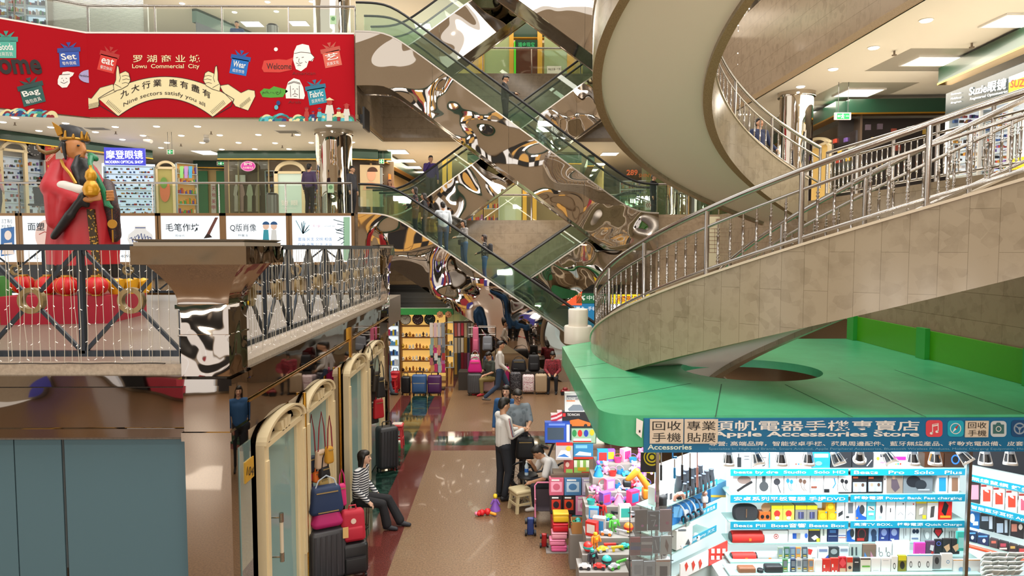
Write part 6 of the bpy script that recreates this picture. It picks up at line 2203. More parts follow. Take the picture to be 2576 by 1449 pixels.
# ---- left angled shelf
for v in (1276, 1341, 1402):
 a = LFP.pt(1672, v)
 b = LFP.pt(1830, v)
 e = V((2.62, 8.25, a.z))
 s = V((1.68, 7.42, a.z))
 m = MB()
 m.prism([s, e, e - LFP.n * .28, s - LFP.n * .28], (0, 0, -.014))
 m.build('shelf_board', SHG, ko, smooth=0)
 p0, p1 = s.lerp(e, .42) + LFP.n * .006, e + LFP.n * .006
 m = MB()
 m.prism([p0, p1, p1 + V((0, 0, .075)), p0 + V((0, 0, .075))], -LFP.n * .006)
 m.build('shelf_label', LABEL, ko, smooth=0)
 text(('望遠鏡 高清數碼 天文望遠鏡', '藍牙音箱 自拍杆 麥克風', '攝像頭 Lamp 天文望'.replace('望', ''))[(1276, 1341, 1402).index(v)], LABELT, ko, p0 + LFP.n * .002 + V((.02, .02, .015)), p1 - p0, V((0, 0, 1)), (p1 - p0).length * .9, .045, .0)
zs = [LFP.pt(1672, v).z for v in (1276, 1341, 1402)]
def onleft(t, z, off=-.10):
 p = V((1.68, 7.42, 0)).lerp(V((2.62, 8.25, 0)), t) + LFP.n * off
 return V((p.x, p.y, z))
# binoculars, standing upright on the top left shelf
BIN = mat('#3a3f46', .45)
LENS = mat('#5a6a9a', .05)
def binocular(p, s, rz, label):
 o = thing('binoculars', label, 'binoculars', p, group='binoculars on the left shelf')
 Rz = Matrix.Rotation(rz, 3, 'Z')
 for k in (-1, 1):
  c = p + Rz @ V((k * .042 * s, 0, 0))
  m = MB()
  m.lathe([(.036 * s, 0), (.04 * s, .01 * s), (.036 * s, .08 * s), (.03 * s, .11 * s), (.024 * s, .15 * s), (.026 * s, .175 * s)], c, 12)
  m.build('barrel', BIN, o)
  m = MB()
  m.lathe([(.023 * s, .174 * s), (.02 * s, .178 * s)], c, 12)
  m.build('eyepiece', LENS, o)
 m = MB()
 m.box(p + V((0, 0, .09 * s)), (.05 * s, .03 * s, .05 * s), rz=rz)
 m.build('bridge', BLACK, o)
for k, (t, off, s) in enumerate(((.50, -.02, .95), (.62, -.02, 1.15), (.75, -.02, 1.1), (.89, -.03, 1.2), (.56, -.15, 1.25), (.70, -.16, 1.4), (.85, -.16, 1.35))):
 z = zs[0] + (0.0 if off > -.1 else .0)
 binocular(onleft(t, z, off), s, .7, ('front row binoculars nearest the phone case rack', 'front row binoculars, second from the rack', 'front row binoculars, third from the rack', 'front row binoculars by the shelf corner', 'rear row binoculars nearest the rack', 'rear row binoculars in the middle', 'rear row binoculars by the shelf corner')[k])
o = thing('camera_box', 'white camera box behind a dark speaker on the left shelf', 'box', onleft(.13, zs[0], -.08))
m = MB()
m.box(onleft(.2, zs[0] + .1, -.12), (.26, .16, .2), rz=.72)
m.build('carton', mat(Wt, .4), o, smooth=0)
m = MB()
for k in range(3):
 m.box(onleft(.13 + .07 * k, zs[0] + .07 + .02 * (k % 2), -.036), (.035, .004, .07), rz=.72)
m.build('printed_picture', mat('#4a4f58', .5), o, smooth=0)
m = MB()
m.rbox(onleft(.06, zs[0] + .085, .03), (.12, .07, .17), .03, rot=Matrix.Rotation(.72, 3, 'Z'))
tag(m.build('table_speaker', mat('#26282c', .6)), 'dark upright speaker at the front of the left shelf', 'speaker')
o = thing('game_pad', 'pink and black game controller on the left shelf', 'controller', onleft(.36, zs[0], .0))
m = MB()
c = onleft(.36, zs[0] + .05, .0)
m.tube([c + V((-.06, -.01, -.045)), c + V((-.05, 0, .0)), c + V((-.02, 0, .025)), c + V((.03, .03, .025)), c + V((.055, .05, 0)), c + V((.065, .05, -.045))], [.018, .024, .026, .026, .024, .018], n=8)
m.build('shell', mat('#c98f7c', .4), o)
m = MB()
m.rbox(c + V((.0, .01, -.02)), (.06, .03, .04), .01)
m.build('phone_clip', BLACK, o)
# selfie sticks hanging from the roof edge
for i, (u, v0, v1, c, nm) in enumerate(((1663, 1138, 1208, '#1d1f22', 'black'), (1697, 1155, 1203, '#1d7fb8', 'blue'), (1716, 1138, 1207, '#202226', 'black'), (1736, 1140, 1222, '#1c1e22', 'black'), (1754, 1135, 1225, '#b8837a', 'rose'))):
 o = thing('selfie_stick', '%s selfie stick hanging %s from the left under the kiosk sign' % (nm, nth(i, 5)), 'selfie stick', at(u, v1, 7.3), group='selfie sticks')
 a, b = at(u, v0, 7.3), at(u, v1, 7.3)
 m = MB()
 m.cyl(b, b.lerp(a, .55), .013, n=8)
 m.build('grip', mat(c, .4), o)
 m = MB()
 m.cyl(b.lerp(a, .55), a, .007, n=6)
 m.build('rod', STEEL if i != 4 else mat('#c9958a', .4), o)
 m = MB()
 m.box(a + V((0, 0, .02)), (.05, .02, .02))
 m.box(a + V((-.02, 0, .05)), (.012, .02, .06))
 m.box(a + V((0, 0, .08)), (.05, .02, .012))
 m.build('phone_clamp', mat(c, .4), o, smooth=0)
 m = MB()
 m.cyl(a + V((0, 0, .08)), V((a.x, a.y, KZ - .06)), .003, n=4)
 m.build('hanging_string', WHITE, o)
# middle and lower left shelf goods
pbox('blue appliance carton on the middle left shelf', LFP, 1692, 1270, 1742, 1312, '#2a78c0', [('r', .05, .15, .5, .8, '#6fb0e0'), ('e', .7, .5, .15, .2, '#e0e8f0')], off=-.06, th=.14)
pbox('blue tablet carton right of the appliance carton', LFP, 1745, 1252, 1785, 1290, '#3a8ac8', [('r', .1, .5, .9, .8, '#1c2f4a')], off=-.16, th=.08)
pbox('yellow edged blue carton by the shelf corner', LFP, 1788, 1234, 1826, 1272, '#4a90c0', [('r', 0, .75, 1, .9, '#e0b83a')], off=-.12, th=.08)
pbox('white webcam carton on the lower left shelf', LFP, 1702, 1326, 1742, 1374, '#dcdcda', [('r', .1, .1, .6, .2, '#5a5f66'), ('p', [(.55, .9), (.75, .6), (.9, .9)], '#3a3f46')], off=.01, th=.12)
o = thing('desk_clock', 'silver oval desk clock on the white webcam carton', 'clock', LFP.pt(1720, 1326, -.05))
c = LFP.pt(1720, 1315, -.04)
m = MB()
m.sph(c, (.085, .05, .048), 16, rot=Matrix.Rotation(.72, 3, 'Z'))
m.build('case', mat('#c4c8cc', .3), o)
m = MB()
m.box(c + LFP.n * .045, (.06, .02, .045), rz=.72)
m.build('screen', mat('#7a8f8a', .2), o, smooth=0)
for i in range(4):
 o = thing('headphones', '%s of the white headphones standing on the middle left shelf' % ('nearest', 'second', 'third', 'farthest')[i], 'headphones', onleft(.45 + .085 * i, zs[1], -.1), group='white headphones on the left shelf')
 c = onleft(.45 + .085 * i, zs[1] + .10, -.10)
 ax = LFP.n
 m = MB()
 m.tube(arcpts(c, .105, -.4, PI + .4, 16, tuple(ax), (0, 0, 1)), .011, n=6)
 m.build('headband', mat(('#d4dbe2', '#8fb4d8', '#c4ccd4', '#5a6f88')[i], .3), o)
 for s in (-1, 1):
  m = MB()
  q = c + ax * (s * .1) + V((0, 0, -.045))
  m.cyl(q - LFP.d * .018, q + LFP.d * .018, .042, n=14)
  m.build('ear_cup', mat('#3a424c', .4), o)
o = thing('microphone', 'rose and white karaoke microphone on the middle left shelf', 'microphone', onleft(.82, zs[1], -.03))
c = onleft(.82, zs[1], -.03)
m = MB()
m.lathe([(.018, 0), (.02, .14)], c, 12)
m.build('handle', mat('#c98a74', .35, metal=.4), o)
m = MB()
m.rbox(c + V((0, 0, .17)), (.075, .075, .08), .015)
m.build('speaker_box', mat('#e6e6e6', .4), o)
m = MB()
m.sph(c + V((0, 0, .24)), .036, 12)
m.build('grille', mat('#c99a8a', .35, metal=.5), o)
o = thing('web_camera', 'white ball webcam at the front of the lowest left shelf', 'camera', onleft(.1, zs[2], .02))
c = onleft(.1, zs[2], .02)
m = MB()
m.lathe([(.075, 0), (.07, .02), (.03, .035)], c, 18)
m.build('base', mat('#e2e4e4', .3), o)
m = MB()
m.sph(c + V((0, 0, .075)), .052, 16)
m.build('ball', mat('#e2e4e4', .3), o)
m = MB()
m.sph(c + V((.0, -.035, .08)), .026, 12)
m.build('lens', mat('#2a3446', .1), o)
for i in range(3):
 c = onleft(.4 + .14 * i, zs[2] + .04, -.03)
 o = thing('round_camera', '%s small white dome camera on the lowest left shelf' % ('nearest', 'middle', 'farthest')[i], 'camera', c - V((0, 0, .04)), group='dome cameras on the lowest left shelf')
 m = MB()
 m.lathe([(.045, -.04), (.05, -.02), (.045, .01), (.02, .035)], c, 14)
 m.build('shell', mat(('#dfe0e2', '#d8c8cc', '#e6e6e8')[i], .3), o)
 m = MB()
 m.sph(c + V((.0, -.035, .0)), .018, 8)
 m.build('lens', mat('#30343c', .1), o)
LFQ = PL((1.60, 7.28), (2.6, 8.1))
pbox('white sheet of red cable packets leaning below the left shelf', LFQ, 1712, 1402, 1782, 1440, '#f0f1f2', [('p', [(.15, .5), (.22, .3), (.28, .6), (.2, .95)], '#d8402c'), ('p', [(.4, .4), (.47, .2), (.53, .5), (.45, .9)], '#d8402c'), ('p', [(.65, .3), (.72, .1), (.78, .4), (.7, .8)], '#d8402c')], off=.0, th=.015)
pbox('red sheet with white figures leaning by the shelf corner', LFQ, 1784, 1372, 1830, 1412, '#d8362c', [('r', .12, .2, .3, .5, '#f0d8d0'), ('r', .42, .2, .6, .5, '#f0d8d0'), ('r', .72, .2, .9, .5, '#f0d8d0'), ('r', .1, .65, .28, .9, '#f6e8e4'), ('r', .4, .65, .58, .9, '#f6e8e4'), ('r', .7, .65, .88, .9, '#f6e8e4')], off=.0, th=.015)
m = MB()
m.prism([V((1.60, 7.3, 0)), V((2.6, 8.15, 0)), V((2.6, 8.4, 0)), V((1.6, 7.6, 0))], (0, 0, zs[2] - .25))
m.build('left_counter', mat('#b9c8c6', .3), ko, smooth=0)
# ---- hanging phone cases in clear bags on a wire rack
RK = PL((1.2, 7.05), (2.2, 7.12))
rack = thing('wire_rack', 'black wire rack hung with bagged phone cases at the kiosk corner', 'rack', RK.pt(1640, 1449))
m = MB()
for v in (1290, 1350, 1410):
 a, b = RK.pt(1580, v, -.05), RK.pt(1694, v, -.05)
 m.cyl(a, b, .005, n=5)
for u in (1585, 1612, 1640, 1666, 1690):
 a = RK.pt(u, 1275, -.05)
 m.cyl(a, V((a.x, a.y, .02)), .005, n=5)
m.build('wire_grid', BLACK, rack)
BAG = glass('#eef2f4', .9, name='clear_plastic_bag', opaque=.10, hop='#d8dce0')
for i, (u0, v0, u1, v1, c, pr, kd, lab) in enumerate((
  (1598, 1283, 1628, 1336, '#5a4a44', [('e', .6, .75, .12, .06, '#c0609a')], '', 'brown furry case in the top row, left'), (1630, 1286, 1658, 1334, '#50545a', [('s', [(.2, .2), (.7, .25)], 3, '#c4c8cc'), ('s', [(.3, .5), (.7, .45), (.5, .8)], 2, '#c4c8cc'), ('e', .75, .75, .12, .05, '#c0709a')], '', 'grey printed case in the top row, middle'), (1660, 1282, 1689, 1338, '#b08a8c', [('e', .65, .6, .15, .07, '#c05a7a')], '', 'pink case in the top row, right'),
  (1586, 1352, 1611, 1397, '#8a4a50', [('r', 0, .0, 1, .28, '#b0303a'), ('r', 0, .28, 1, .5, '#5a5560'), ('r', 0, .5, 1, .7, '#3f4a8a')], '', 'red and blue striped case in the second row'), (1613, 1352, 1641, 1397, '#8f7f84', [('r', 0, .25, 1, .4, '#d8d0cc'), ('r', 0, .6, 1, .8, '#b08088')], '', 'mauve striped case in the second row'), (1643, 1350, 1660, 1392, '#7f858c', [('s', [(.3, .2), (.6, .8)], 2, '#d0d4d8')], '', 'narrow grey case in the second row'), (1662, 1348, 1689, 1395, '#d4d2cc', [('p', [(.5, .15), (.75, .5), (.65, .9), (.4, .55)], '#8a6a58')], '', 'white case with a brown feather in the second row'),
  (1590, 1410, 1618, 1449, '#c4c8cc', [('r', .2, .3, .8, .9, '#a9aeb4')], '', 'clear case in the bottom row, left'), (1620, 1412, 1648, 1449, '#b9bec2', [('r', .25, .35, .75, .95, '#8a9098')], '', 'grey clear case in the bottom row, middle'), (1651, 1408, 1686, 1449, '#e2dcd4', [('r', 0, .05, 1, .12, '#d8783a'), ('r', .25, .4, .8, 1, '#33353c')], '', 'boxed dark case with an orange line in the bottom row'))):
 o = pbox('bagged ' + lab, RK, u0, v0, u1, v1, c, pr, off=.02, th=.012, group='bagged phone cases on the wire rack', name='phone_case', cat='phone case', rough=.7)
 m = MB()
 RK.rect(m, u0 - 2, v0 - 9, u1 + 2, v1 + 3, .004, .03)
 m.build('clear_bag', BAG, o, smooth=0)
# ---- caged spot lamps under the sign
LAMPW = mat('#cfcac2', .4)
BULB = mat('#f4fbff', .3, emit=8.0, name='lamp_bulb')
def spot(u, k, tilt, spin):
 p = at(u, 1139, 7.32)
 p.z = 2.16
 o = thing('spot_lamp', '%s caged white spot lamp under the kiosk sign' % ('leftmost' if k == 0 else 'rightmost' if k == 11 else nth(k) + ' from the left'), 'spot lamp', p - V((0, 0, .26)), group='caged spot lamps under the kiosk sign')
 Rm = Matrix.Rotation(spin, 3, 'Z') @ Matrix.Rotation(tilt, 3, 'X')
 m = MB()
 m.cyl(p, p - V((0, 0, .02)), .035, n=12)
 m.cyl(p - V((0, 0, .02)), p - V((0, 0, .06)), .008, n=6)
 m.build('mount', LAMPW, o)
 h = p - V((0, 0, .06))
 T = lambda x, y, z: h + Rm @ V((x, y, z))
 m = MB()
 rings = []
 for r, z in ((.03, 0), (.036, -.01), (.04, -.06), (.03, -.065)):
  rings.append([T(r * math.cos(2 * PI * i / 14), r * math.sin(2 * PI * i / 14), z) for i in range(14)])
 m.loft(rings)
 lh_ = m.build('lamp_head', LAMPW, o)
 m = MB()
 rings = []
 for r, z in ((.032, -.066), (.05, -.15), (.045, -.15), (.03, -.08)):
  rings.append([T(r * math.cos(2 * PI * i / 14), r * math.sin(2 * PI * i / 14), z) for i in range(14)])
 m.loft(rings, cap=False)
 m.build('reflector', mat('#2c2d30', .3), lh_)
 m = MB()
 for i in range(4):
  a = PI / 4 + i * PI / 2
  m.cyl(T(.038 * math.cos(a), .038 * math.sin(a), -.03), T(.066 * math.cos(a), .066 * math.sin(a), -.165), .006, n=5)
 rings = [[T(r * math.cos(2 * PI * i / 18), r * math.sin(2 * PI * i / 18), z) for i in range(18)] for r, z in ((.07, -.16), (.07, -.182), (.058, -.182), (.058, -.16), (.07, -.16))]
 m.loft(rings, cap=False)
 m.build('cage', LAMPW, o)
 m = MB()
 m.lathe([(.05, 0), (.05, .004)], (0, 0, 0), 14)
 m.v = [tuple(T(a, b, -.172 + c)) for a, b, c in m.v]
 m.build('bulb', BULB, lh_)
for k, x in enumerate((610, 785, 960, 1140, 1305, 1485, 1640, 1835, 1985, 2130, 2315, 2480)):
 spot(1600 + x / 2.639, k, (-.12, -.5, -.1, -.08, -.55, .5, -.7, -.1, -.05, -.75, -.1, -.15)[k], (0, .3, 0, .2, .5, -.5, .4, 0, .1, .7, 0, -.2)[k])
# ================================================================ ARCADE DOORS AND GOODS ON THE GROUND FLOOR
AX = PL((MX, 6), (MX, 16))
TEALG = glass('#a9c9c6', .6, name='teal_frosted_door', opaque=.82, hop='#9dbdb9')
def arcade_door(label, y0, y1, handle=False, zs=2.2, zt=2.48):
 o = thing('arched_door', label, 'door', (MX, (y0 + y1) / 2, 0), group='cream arched shop doors')
 x0, x1 = MX - .02, MX + .07
 w = .13
 for a, b in ((y0, y0 + w), (y1 - w, y1)):
  m = MB()
  m.bx(x0, x1, a, b, 0, zs)
  m.bx(x1, x1 + .02, a + .03, b - .03, .5, zs - .12)
  m.build('door_post', CREAM, o, smooth=0)
 m = MB()
 m.bx(x0, x1, y0, y1, zs, zs + .06)
 cy, ry, rz = (y0 + y1) / 2, (y1 - y0) / 2, zt - zs - .04
 for s0, s1 in ((1, .9), (.86, .76)):
  P = [(cy - ry * s0 * math.cos(PI * i / 18), zs + .05 + rz * s0 * math.sin(PI * i / 18)) for i in range(19)]
  Q = [(cy - ry * s1 * math.cos(PI * i / 18), zs + .05 + rz * s1 * math.sin(PI * i / 18)) for i in range(19)]
  for i in range(18):
   m.prism([V((x0, *P[i])), V((x0, *P[i + 1])), V((x0, *Q[i + 1])), V((x0, *Q[i]))], (x1 - x0 + (.02 if s0 == 1 else 0), 0, 0))
 for k in (-1, 0, 1):
  m.prism([V((x0, cy + k * .1 - .03, zs + .05)), V((x0, cy + k * .1 + .03, zs + .05)), V((x0, cy + k * .14 + .045, zs + rz * .7)), V((x0, cy + k * .14 - .045, zs + rz * .7))], (x1 - x0, 0, 0))
 m.build('arch', CREAM, o, smooth=0)
 for a, b in ((y0 + w, y0 + w + .09), (y1 - w - .09, y1 - w)):
  m = MB()
  m.bx(x0, x0 + .05, a, b, .02, zs)
  m.build('door_stile', CREAM, o, smooth=0)
 m = MB()
 m.bx(x0, x0 + .02, y0 + w + .09, y1 - w - .09, .02, zs)
 lf = m.build('glass_leaf', TEALG, o, smooth=0)
 if handle:
  yh = y0 + w + .2
  m = MB()
  m.cyl((x1 + .05, yh, .95), (x1 + .05, yh, 1.35), .02)
  m.build('handle', mat('#d8cbb4', .4), lf)
  m = MB()
  for z in (.93, 1.37):
   m.cyl((x1 + .05, yh, z - .05), (x1 + .05, yh, z + .05), .024)
   m.cyl((x0, yh, z), (x1 + .05, yh, z), .012)
  m.build('handle_mount', STEEL, lf)
arcade_door('cream arched shop door nearest the mirror corner, with a long pull handle', 6.95, 8.38, True)
arcade_door('cream arched shop door behind the hanging handbags', 8.44, 9.85)
arcade_door('cream arched shop door behind the seated woman in stripes', 10.75, 12.2)
arcade_door('farthest cream arched shop door beside the hanging black bags', 12.35, 13.9)
m = MB()
AX.rect(m, 608, 1112, 636, 1600, .02, .03)
struct(m.build('window_9', TEALG, smooth=0))
o = thing('number_plate', 'yellow plate on the glass left of the first arched door', 'plate', AX.pt(627, 1208, .05))
m = MB()
AX.rect(m, 617, 1155, 639, 1208, .01, .04)
m.build('plate', mat('#c99a2c', .4), o, smooth=0)
AX.text('104', INK, o, 620, 1196, 637, 22, .042)
m = MB()
m.cyl((MX + .06, 8.41, 0), (MX + .06, 8.41, 2.5), .022)
m.cyl((MX + .06, 10.2, 0), (MX + .06, 10.2, 2.5), .022)
struct(m.build('trim_95', GOLD))
SKIN = '#c89878'
def suitcase(label, p, w, h, d, col, rz=0, ribs=True, pat=None, handle=True, wheels=True, name='suitcase', group=None, trim=None):
 o = thing(name, label, 'suitcase', p, group)
 ORI[o.name] = V((0, 0, 0))
 o.rotation_euler = (0, 0, rz)
 m = MB()
 m.rbox((0, 0, .05 + (h - .05) / 2), (w, d, h - .05), min(w, d) * .22)
 sh = m.build('shell', pat or mat(col, .4), o)
 if ribs:
  m = MB()
  n = 6
  for k in range(n):
   x = -w * .38 + w * .76 * k / (n - 1)
   m.box((x, -d / 2 - .002, .05 + (h - .05) / 2), (w * .05, .014, (h - .05) * .82))
  m.build('ribs', mat(col, .35), sh, smooth=0)
 else:
  m = MB()
  m.rbox((0, -d / 2, .05 + h * .3), (w * .8, .05, h * .42), .02)
  m.build('front_pocket', pat or mat(col, .5), sh)
  m = MB()
  m.box((0, -d / 2 - .025, .05 + h * .53), (w * .78, .01, .012))
  m.build('zip', mat(trim or '#c9b98a', .4), sh, smooth=0)
 if wheels:
  for sx in (-1, 1):
   for sy in (-1, 1):
    m = MB()
    m.cyl((sx * w * .4 - .012, sy * d * .32, .026), (sx * w * .4 + .012, sy * d * .32, .026), .026, n=10)
    m.build('wheel', BLACK, o)
 if handle:
  m = MB()
  m.tube([(-w * .22, 0, h - .01), (-w * .22, 0, h + .07), (-w * .18, 0, h + .09), (w * .18, 0, h + .09), (w * .22, 0, h + .07), (w * .22, 0, h - .01)], .011, n=6)
  m.build('handle', BLACK, o)
 return o
def bag(label, p, w, h, d, col, rz=0, strap=None, taper=.85, mt=None, name='handbag', cat='handbag', group=None, flap=None):
 """soft bag whose base centre is p; strap = height of the hanging loop"""
 o = thing(name, label, cat, p, group)
 ORI[o.name] = V((0, 0, 0))
 o.rotation_euler = (0, 0, rz)
 m = MB()
 m.rbox((0, 0, h / 2), (w, d, h), min(w, d, h) * .32, k=4, top=taper)
 bd = m.build('body', mt or mat(col, .6), o)
 if strap:
  m = MB()
  m.tube([(-w * .33, -d * .2, h * .9), (-w * .22, -d * .2, h + strap * .6), (0, -d * .2, h + strap), (w * .22, -d * .2, h + strap * .6), (w * .33, -d * .2, h * .9)], .009, n=6)
  m.build('strap', mat(flap or col, .5), o)
 m = MB()
 m.box((0, -d / 2 * .96, h * .82), (w * .62, .012, .012))
 m.build('zip', mat('#b9a06a', .35, metal=.6), bd, smooth=0)
 return o
def bagat(label, u, v, y, wpx, hpx, col, **k):
 """bag by the pixel of its base centre"""
 s = y / FPX
 return bag(label, at(u, v, y), wpx * s, hpx * s, k.pop('d', .10), col, **k)
HB = 'handbags hung by the second arched door'
for d in (('navy pouch hanging low on red straps', 783, 1188, 34, 42, '#2a3346', .55), ('beige woven pouch hanging beside the navy one', 808, 1178, 34, 48, '#cbb096', .5), ('mustard yellow bag at the right of the hanging bags', 828, 1165, 22, 44, '#c9922c', .4), ('small black bag hanging below the beige pouch', 816, 1202, 30, 30, '#1e1c20', .2), ('magenta purse at the lower left of the hanging bags', 777, 1211, 22, 27, '#d02a7a', .15), ('orange purse between the magenta and gold ones', 796, 1213, 20, 28, '#e8762c', .15), ('tan gold purse under the hanging bags', 812, 1222, 28, 20, '#b99a5a', .1), ('purple bag behind the navy tote', 775, 1262, 30, 60, '#4a3f6a', .3)):
 bagat(d[0], d[1], d[2], 8.75, d[3], d[4], d[5], strap=d[6], rz=.9, group=HB, flap='#8a3038' if d[6] > .35 else None)
o = bag('large navy tote with pale rope handles above the magenta bag', at(820, 1290, 8.6), .44, .36, .2, '#1e3358', rz=.5, strap=.14, flap='#b9c4d0', name='tote_bag')
bag('magenta folded travel bag lying on the near dark suitcase', V((-2.30, 8.62, .715)), .42, .28, .26, '#b5226a', rz=.5, strap=.06, taper=.7, name='travel_bag', flap='#6a3f2a')
bag('pink shoulder bag right of the navy tote', at(860, 1272, 8.95), .12, .3, .1, '#d8307a', rz=.5, strap=.2)
suitcase('large dark ribbed suitcase nearest the camera under the magenta bag', V((-2.30, 8.62, 0)), .46, .70, .28, '#3a3a3e', rz=.5, handle=False)
suitcase('small black suitcase carrying the red backpack', V((-1.98, 8.75, 0)), .34, .47, .24, '#17181b', rz=.4, ribs=False, trim='#2a2a2e', handle=False)
def backpack(label, p, w, h, d, col, rz=0, badge=None, group=None):
 o = thing('backpack', label, 'backpack', p, group)
 ORI[o.name] = V((0, 0, 0))
 o.rotation_euler = (0, 0, rz)
 m = MB()
 m.rbox((0, 0, h / 2), (w, d, h), min(w, d) * .35, k=4, top=.9)
 bd = m.build('body', mat(col, .65), o)
 m = MB()
 m.rbox((0, -d / 2, h * .3), (w * .74, d * .35, h * .42), .03, k=3)
 m.build('front_pocket', mat(col, .6), bd)
 m = MB()
 m.tube([(-.05, 0, h * .97), (-.04, 0, h + .05), (.04, 0, h + .05), (.05, 0, h * .97)], .011, n=6)
 m.build('top_handle', mat(col, .5), o)
 for s in (-1, 1):
  m = MB()
  m.tube([(s * w * .3, d * .45, h * .9), (s * w * .36, d * .75, h * .6), (s * w * .34, d * .5, h * .1)], .016, n=6)
  m.build('shoulder_strap', mat(col, .6), o)
 if badge:
  m = MB()
  m.cyl((.0, -d / 2 - .004, h * .68), (.0, -d / 2 + .01, h * .68), .034, n=18)
  m.build('round_badge', mat('#e4c8b8', .5), bd)
  m = MB()
  m.box((-.11, -d * .68 - .01, h * .40), (.07, .006, .14))
  m.build('paper_tag', mat('#d8b070', .6), bd, smooth=0)
 return o
backpack('red backpack with a round badge and tan paper tag on the small black suitcase', V((-1.99, 8.73, .475)), .33, .42, .16, '#b51f35', rz=.4, badge=1)
suitcase('tall black suitcase standing by the third arched door', V((-2.28, 13.0, 0)), .40, .86, .3, '#2c2d30', rz=.5)
bag('red bag hanging among the black bags at the far door', at(952, 1052, 12.6), .22, .36, .1, '#b81f2a', rz=.8, strap=.3, group='bags hung at the far arched door')
for i, (u, v, c) in enumerate(((936, 1010, '#2a2422'), (948, 985, '#3a332e'), (958, 1000, '#1f1c1e'), (940, 1065, '#1c1a1c'), (930, 960, '#26211f'))):
 bagat('%s of the black tasselled bags at the far arched door' % ('lowest but one', 'middle', 'rightmost', 'lowest', 'topmost')[i], u, v, 12.6 - .1 * (i % 3), 26, 52, c, strap=.3, rz=.8, taper=.6, group='bags hung at the far arched door')
def plastic_stool(label, p, s, h, col, rz=0, name='plastic_stool'):
 o = thing(name, label, 'stool', p)
 ORI[o.name] = V((0, 0, 0))
 o.rotation_euler = (0, 0, rz)
 m = MB()
 m.rbox((0, 0, h - .03), (s, s, .06), .028, k=3)
 m.build('seat', mat(col, .4), o)
 for sx in (-1, 1):
  for sy in (-1, 1):
   m = MB()
   a, b = s * .40, s * .52
   t = .045
   q = lambda x, z: [V((sx * x, sy * x, z)), V((sx * (x - t), sy * x, z)), V((sx * (x - t), sy * (x - t), z)), V((sx * x, sy * (x - t), z))]
   m.loft([q(b, 0), q(a, h - .05)])
   m.build('leg', mat(col, .4), o, smooth=0)
 for sx, sy in ((1, 0), (-1, 0), (0, 1), (0, -1)):
  m = MB()
  a = s * .46
  m.box((sx * a, sy * a, h * .38), (.02 if sx else s * .8, .02 if sy else s * .8, .035))
  m.box((sx * s * .42, sy * s * .42, h * .82), (.02 if sx else s * .8, .02 if sy else s * .8, .06))
  m.build('apron', mat(col, .4), o, smooth=0)
 return o
p_ = thing('hanging_rail', 'steel rail holding up the grey and pink backpacks', 'rail', (-.75, 21.4, 0))
m = MB()
for x in (-1.1, -.3):
 m.cyl((x, 21.45, 0), (x, 21.45, 1.75), .015)
m.cyl((-1.15, 21.42, 1.55), (-.3, 21.42, 1.55), .014)
m.cyl((-1.15, 21.42, 1.78), (-.3, 21.42, 1.78), .014)
m.build('rail', STEEL, p_)
plastic_stool('beige plastic stool on the stone floor beside the toy stall', V((.26, 10.98, 0)), .32, .36, '#cdbd95', rz=.45)
plastic_stool('coral red stool with papers on it near the far arched door', V((-2.32, 14.55, 0)), .26, .5, '#d8454a')
plastic_stool('red plastic stool by the phone shop at the far left', V((-3.32, 19.9, 0)), .3, .52, '#d82c34')
m = MB()
m.box((-2.32, 14.55, .505), (.2, .2, .01))
tag(m.build('paper_stack', mat('#e6d8cc', .6), smooth=0), 'thin stack of papers on the coral red stool', 'papers')
# ---- far shops under the louvres
LF = PL((-5, 22.4), (3, 22.4))
gm = mat('#3a9a4a', .4, name='green_shop_beam')
gb = thing('green_beam', 'green painted beam over the clock and gift shop', 'beam', LF.pt(1050, 790))
m = MB()
LF.rect(m, 955, 776, 1140, 792, .3, .4)
m.build('beam', gm, gb, smooth=0)
m = MB()
LF.rect(m, 975, 779, 990, 790, .02, .43)
m.build('white_notice', WHITEP, gb, smooth=0)
WOODS = mat('#8a5a2c', .4)
WARMBACK = mat('#e8b864', .4, emit=.75, name='warm_lit_back')
gs = thing('display_cabinet', 'warm lit wooden cabinet of small gifts under three clocks', 'cabinet', LF.pt(1060, 950))
m = MB()
LF.rect(m, 1008, 786, 1122, 955, .04, -.25)
m.build('lit_back', WARMBACK, gs, smooth=0)
for i, v in enumerate((822, 851, 881, 910, 938)):
 m = MB()
 LF.rect(m, 1008, v - 3, 1122, v, .26, 0)
 m.build('shelf', WOODS, gs, smooth=0)
for u in (1006, 1121):
 m = MB()
 LF.rect(m, u, 786, u + 4, 955, .26, .01)
 m.build('side', WOODS, gs, smooth=0)
rnd = random.Random(12)
protos = []
for r_, v in enumerate((848, 878, 907, 935)):
 for k in range(9):
  u = 1014 + k * 8.5
  p = LF.pt(u, v, -.1)
  h = rnd.uniform(.11, .2)
  w = rnd.uniform(.035, .06)
  m = MB()
  m.lathe([(w, 0), (w * 1.05, h * .1), (w * .5, h * .3), (w * rnd.uniform(.6, 1.2), h * .6), (w * .4, h * .9), (w * .2, h)], p, 8)
  tag(m.build('figurine', mat(rnd.choice(('#e8b83a', '#f0e8d0', '#a8642a', '#dcd6cc', '#d8962c', '#4a3026')), .3)), '%s small gift in the %s row of the warm cabinet' % (nth(k, 9), ('top', 'second', 'third', 'bottom')[r_]), 'figurine', 'small gifts in the warm cabinet')
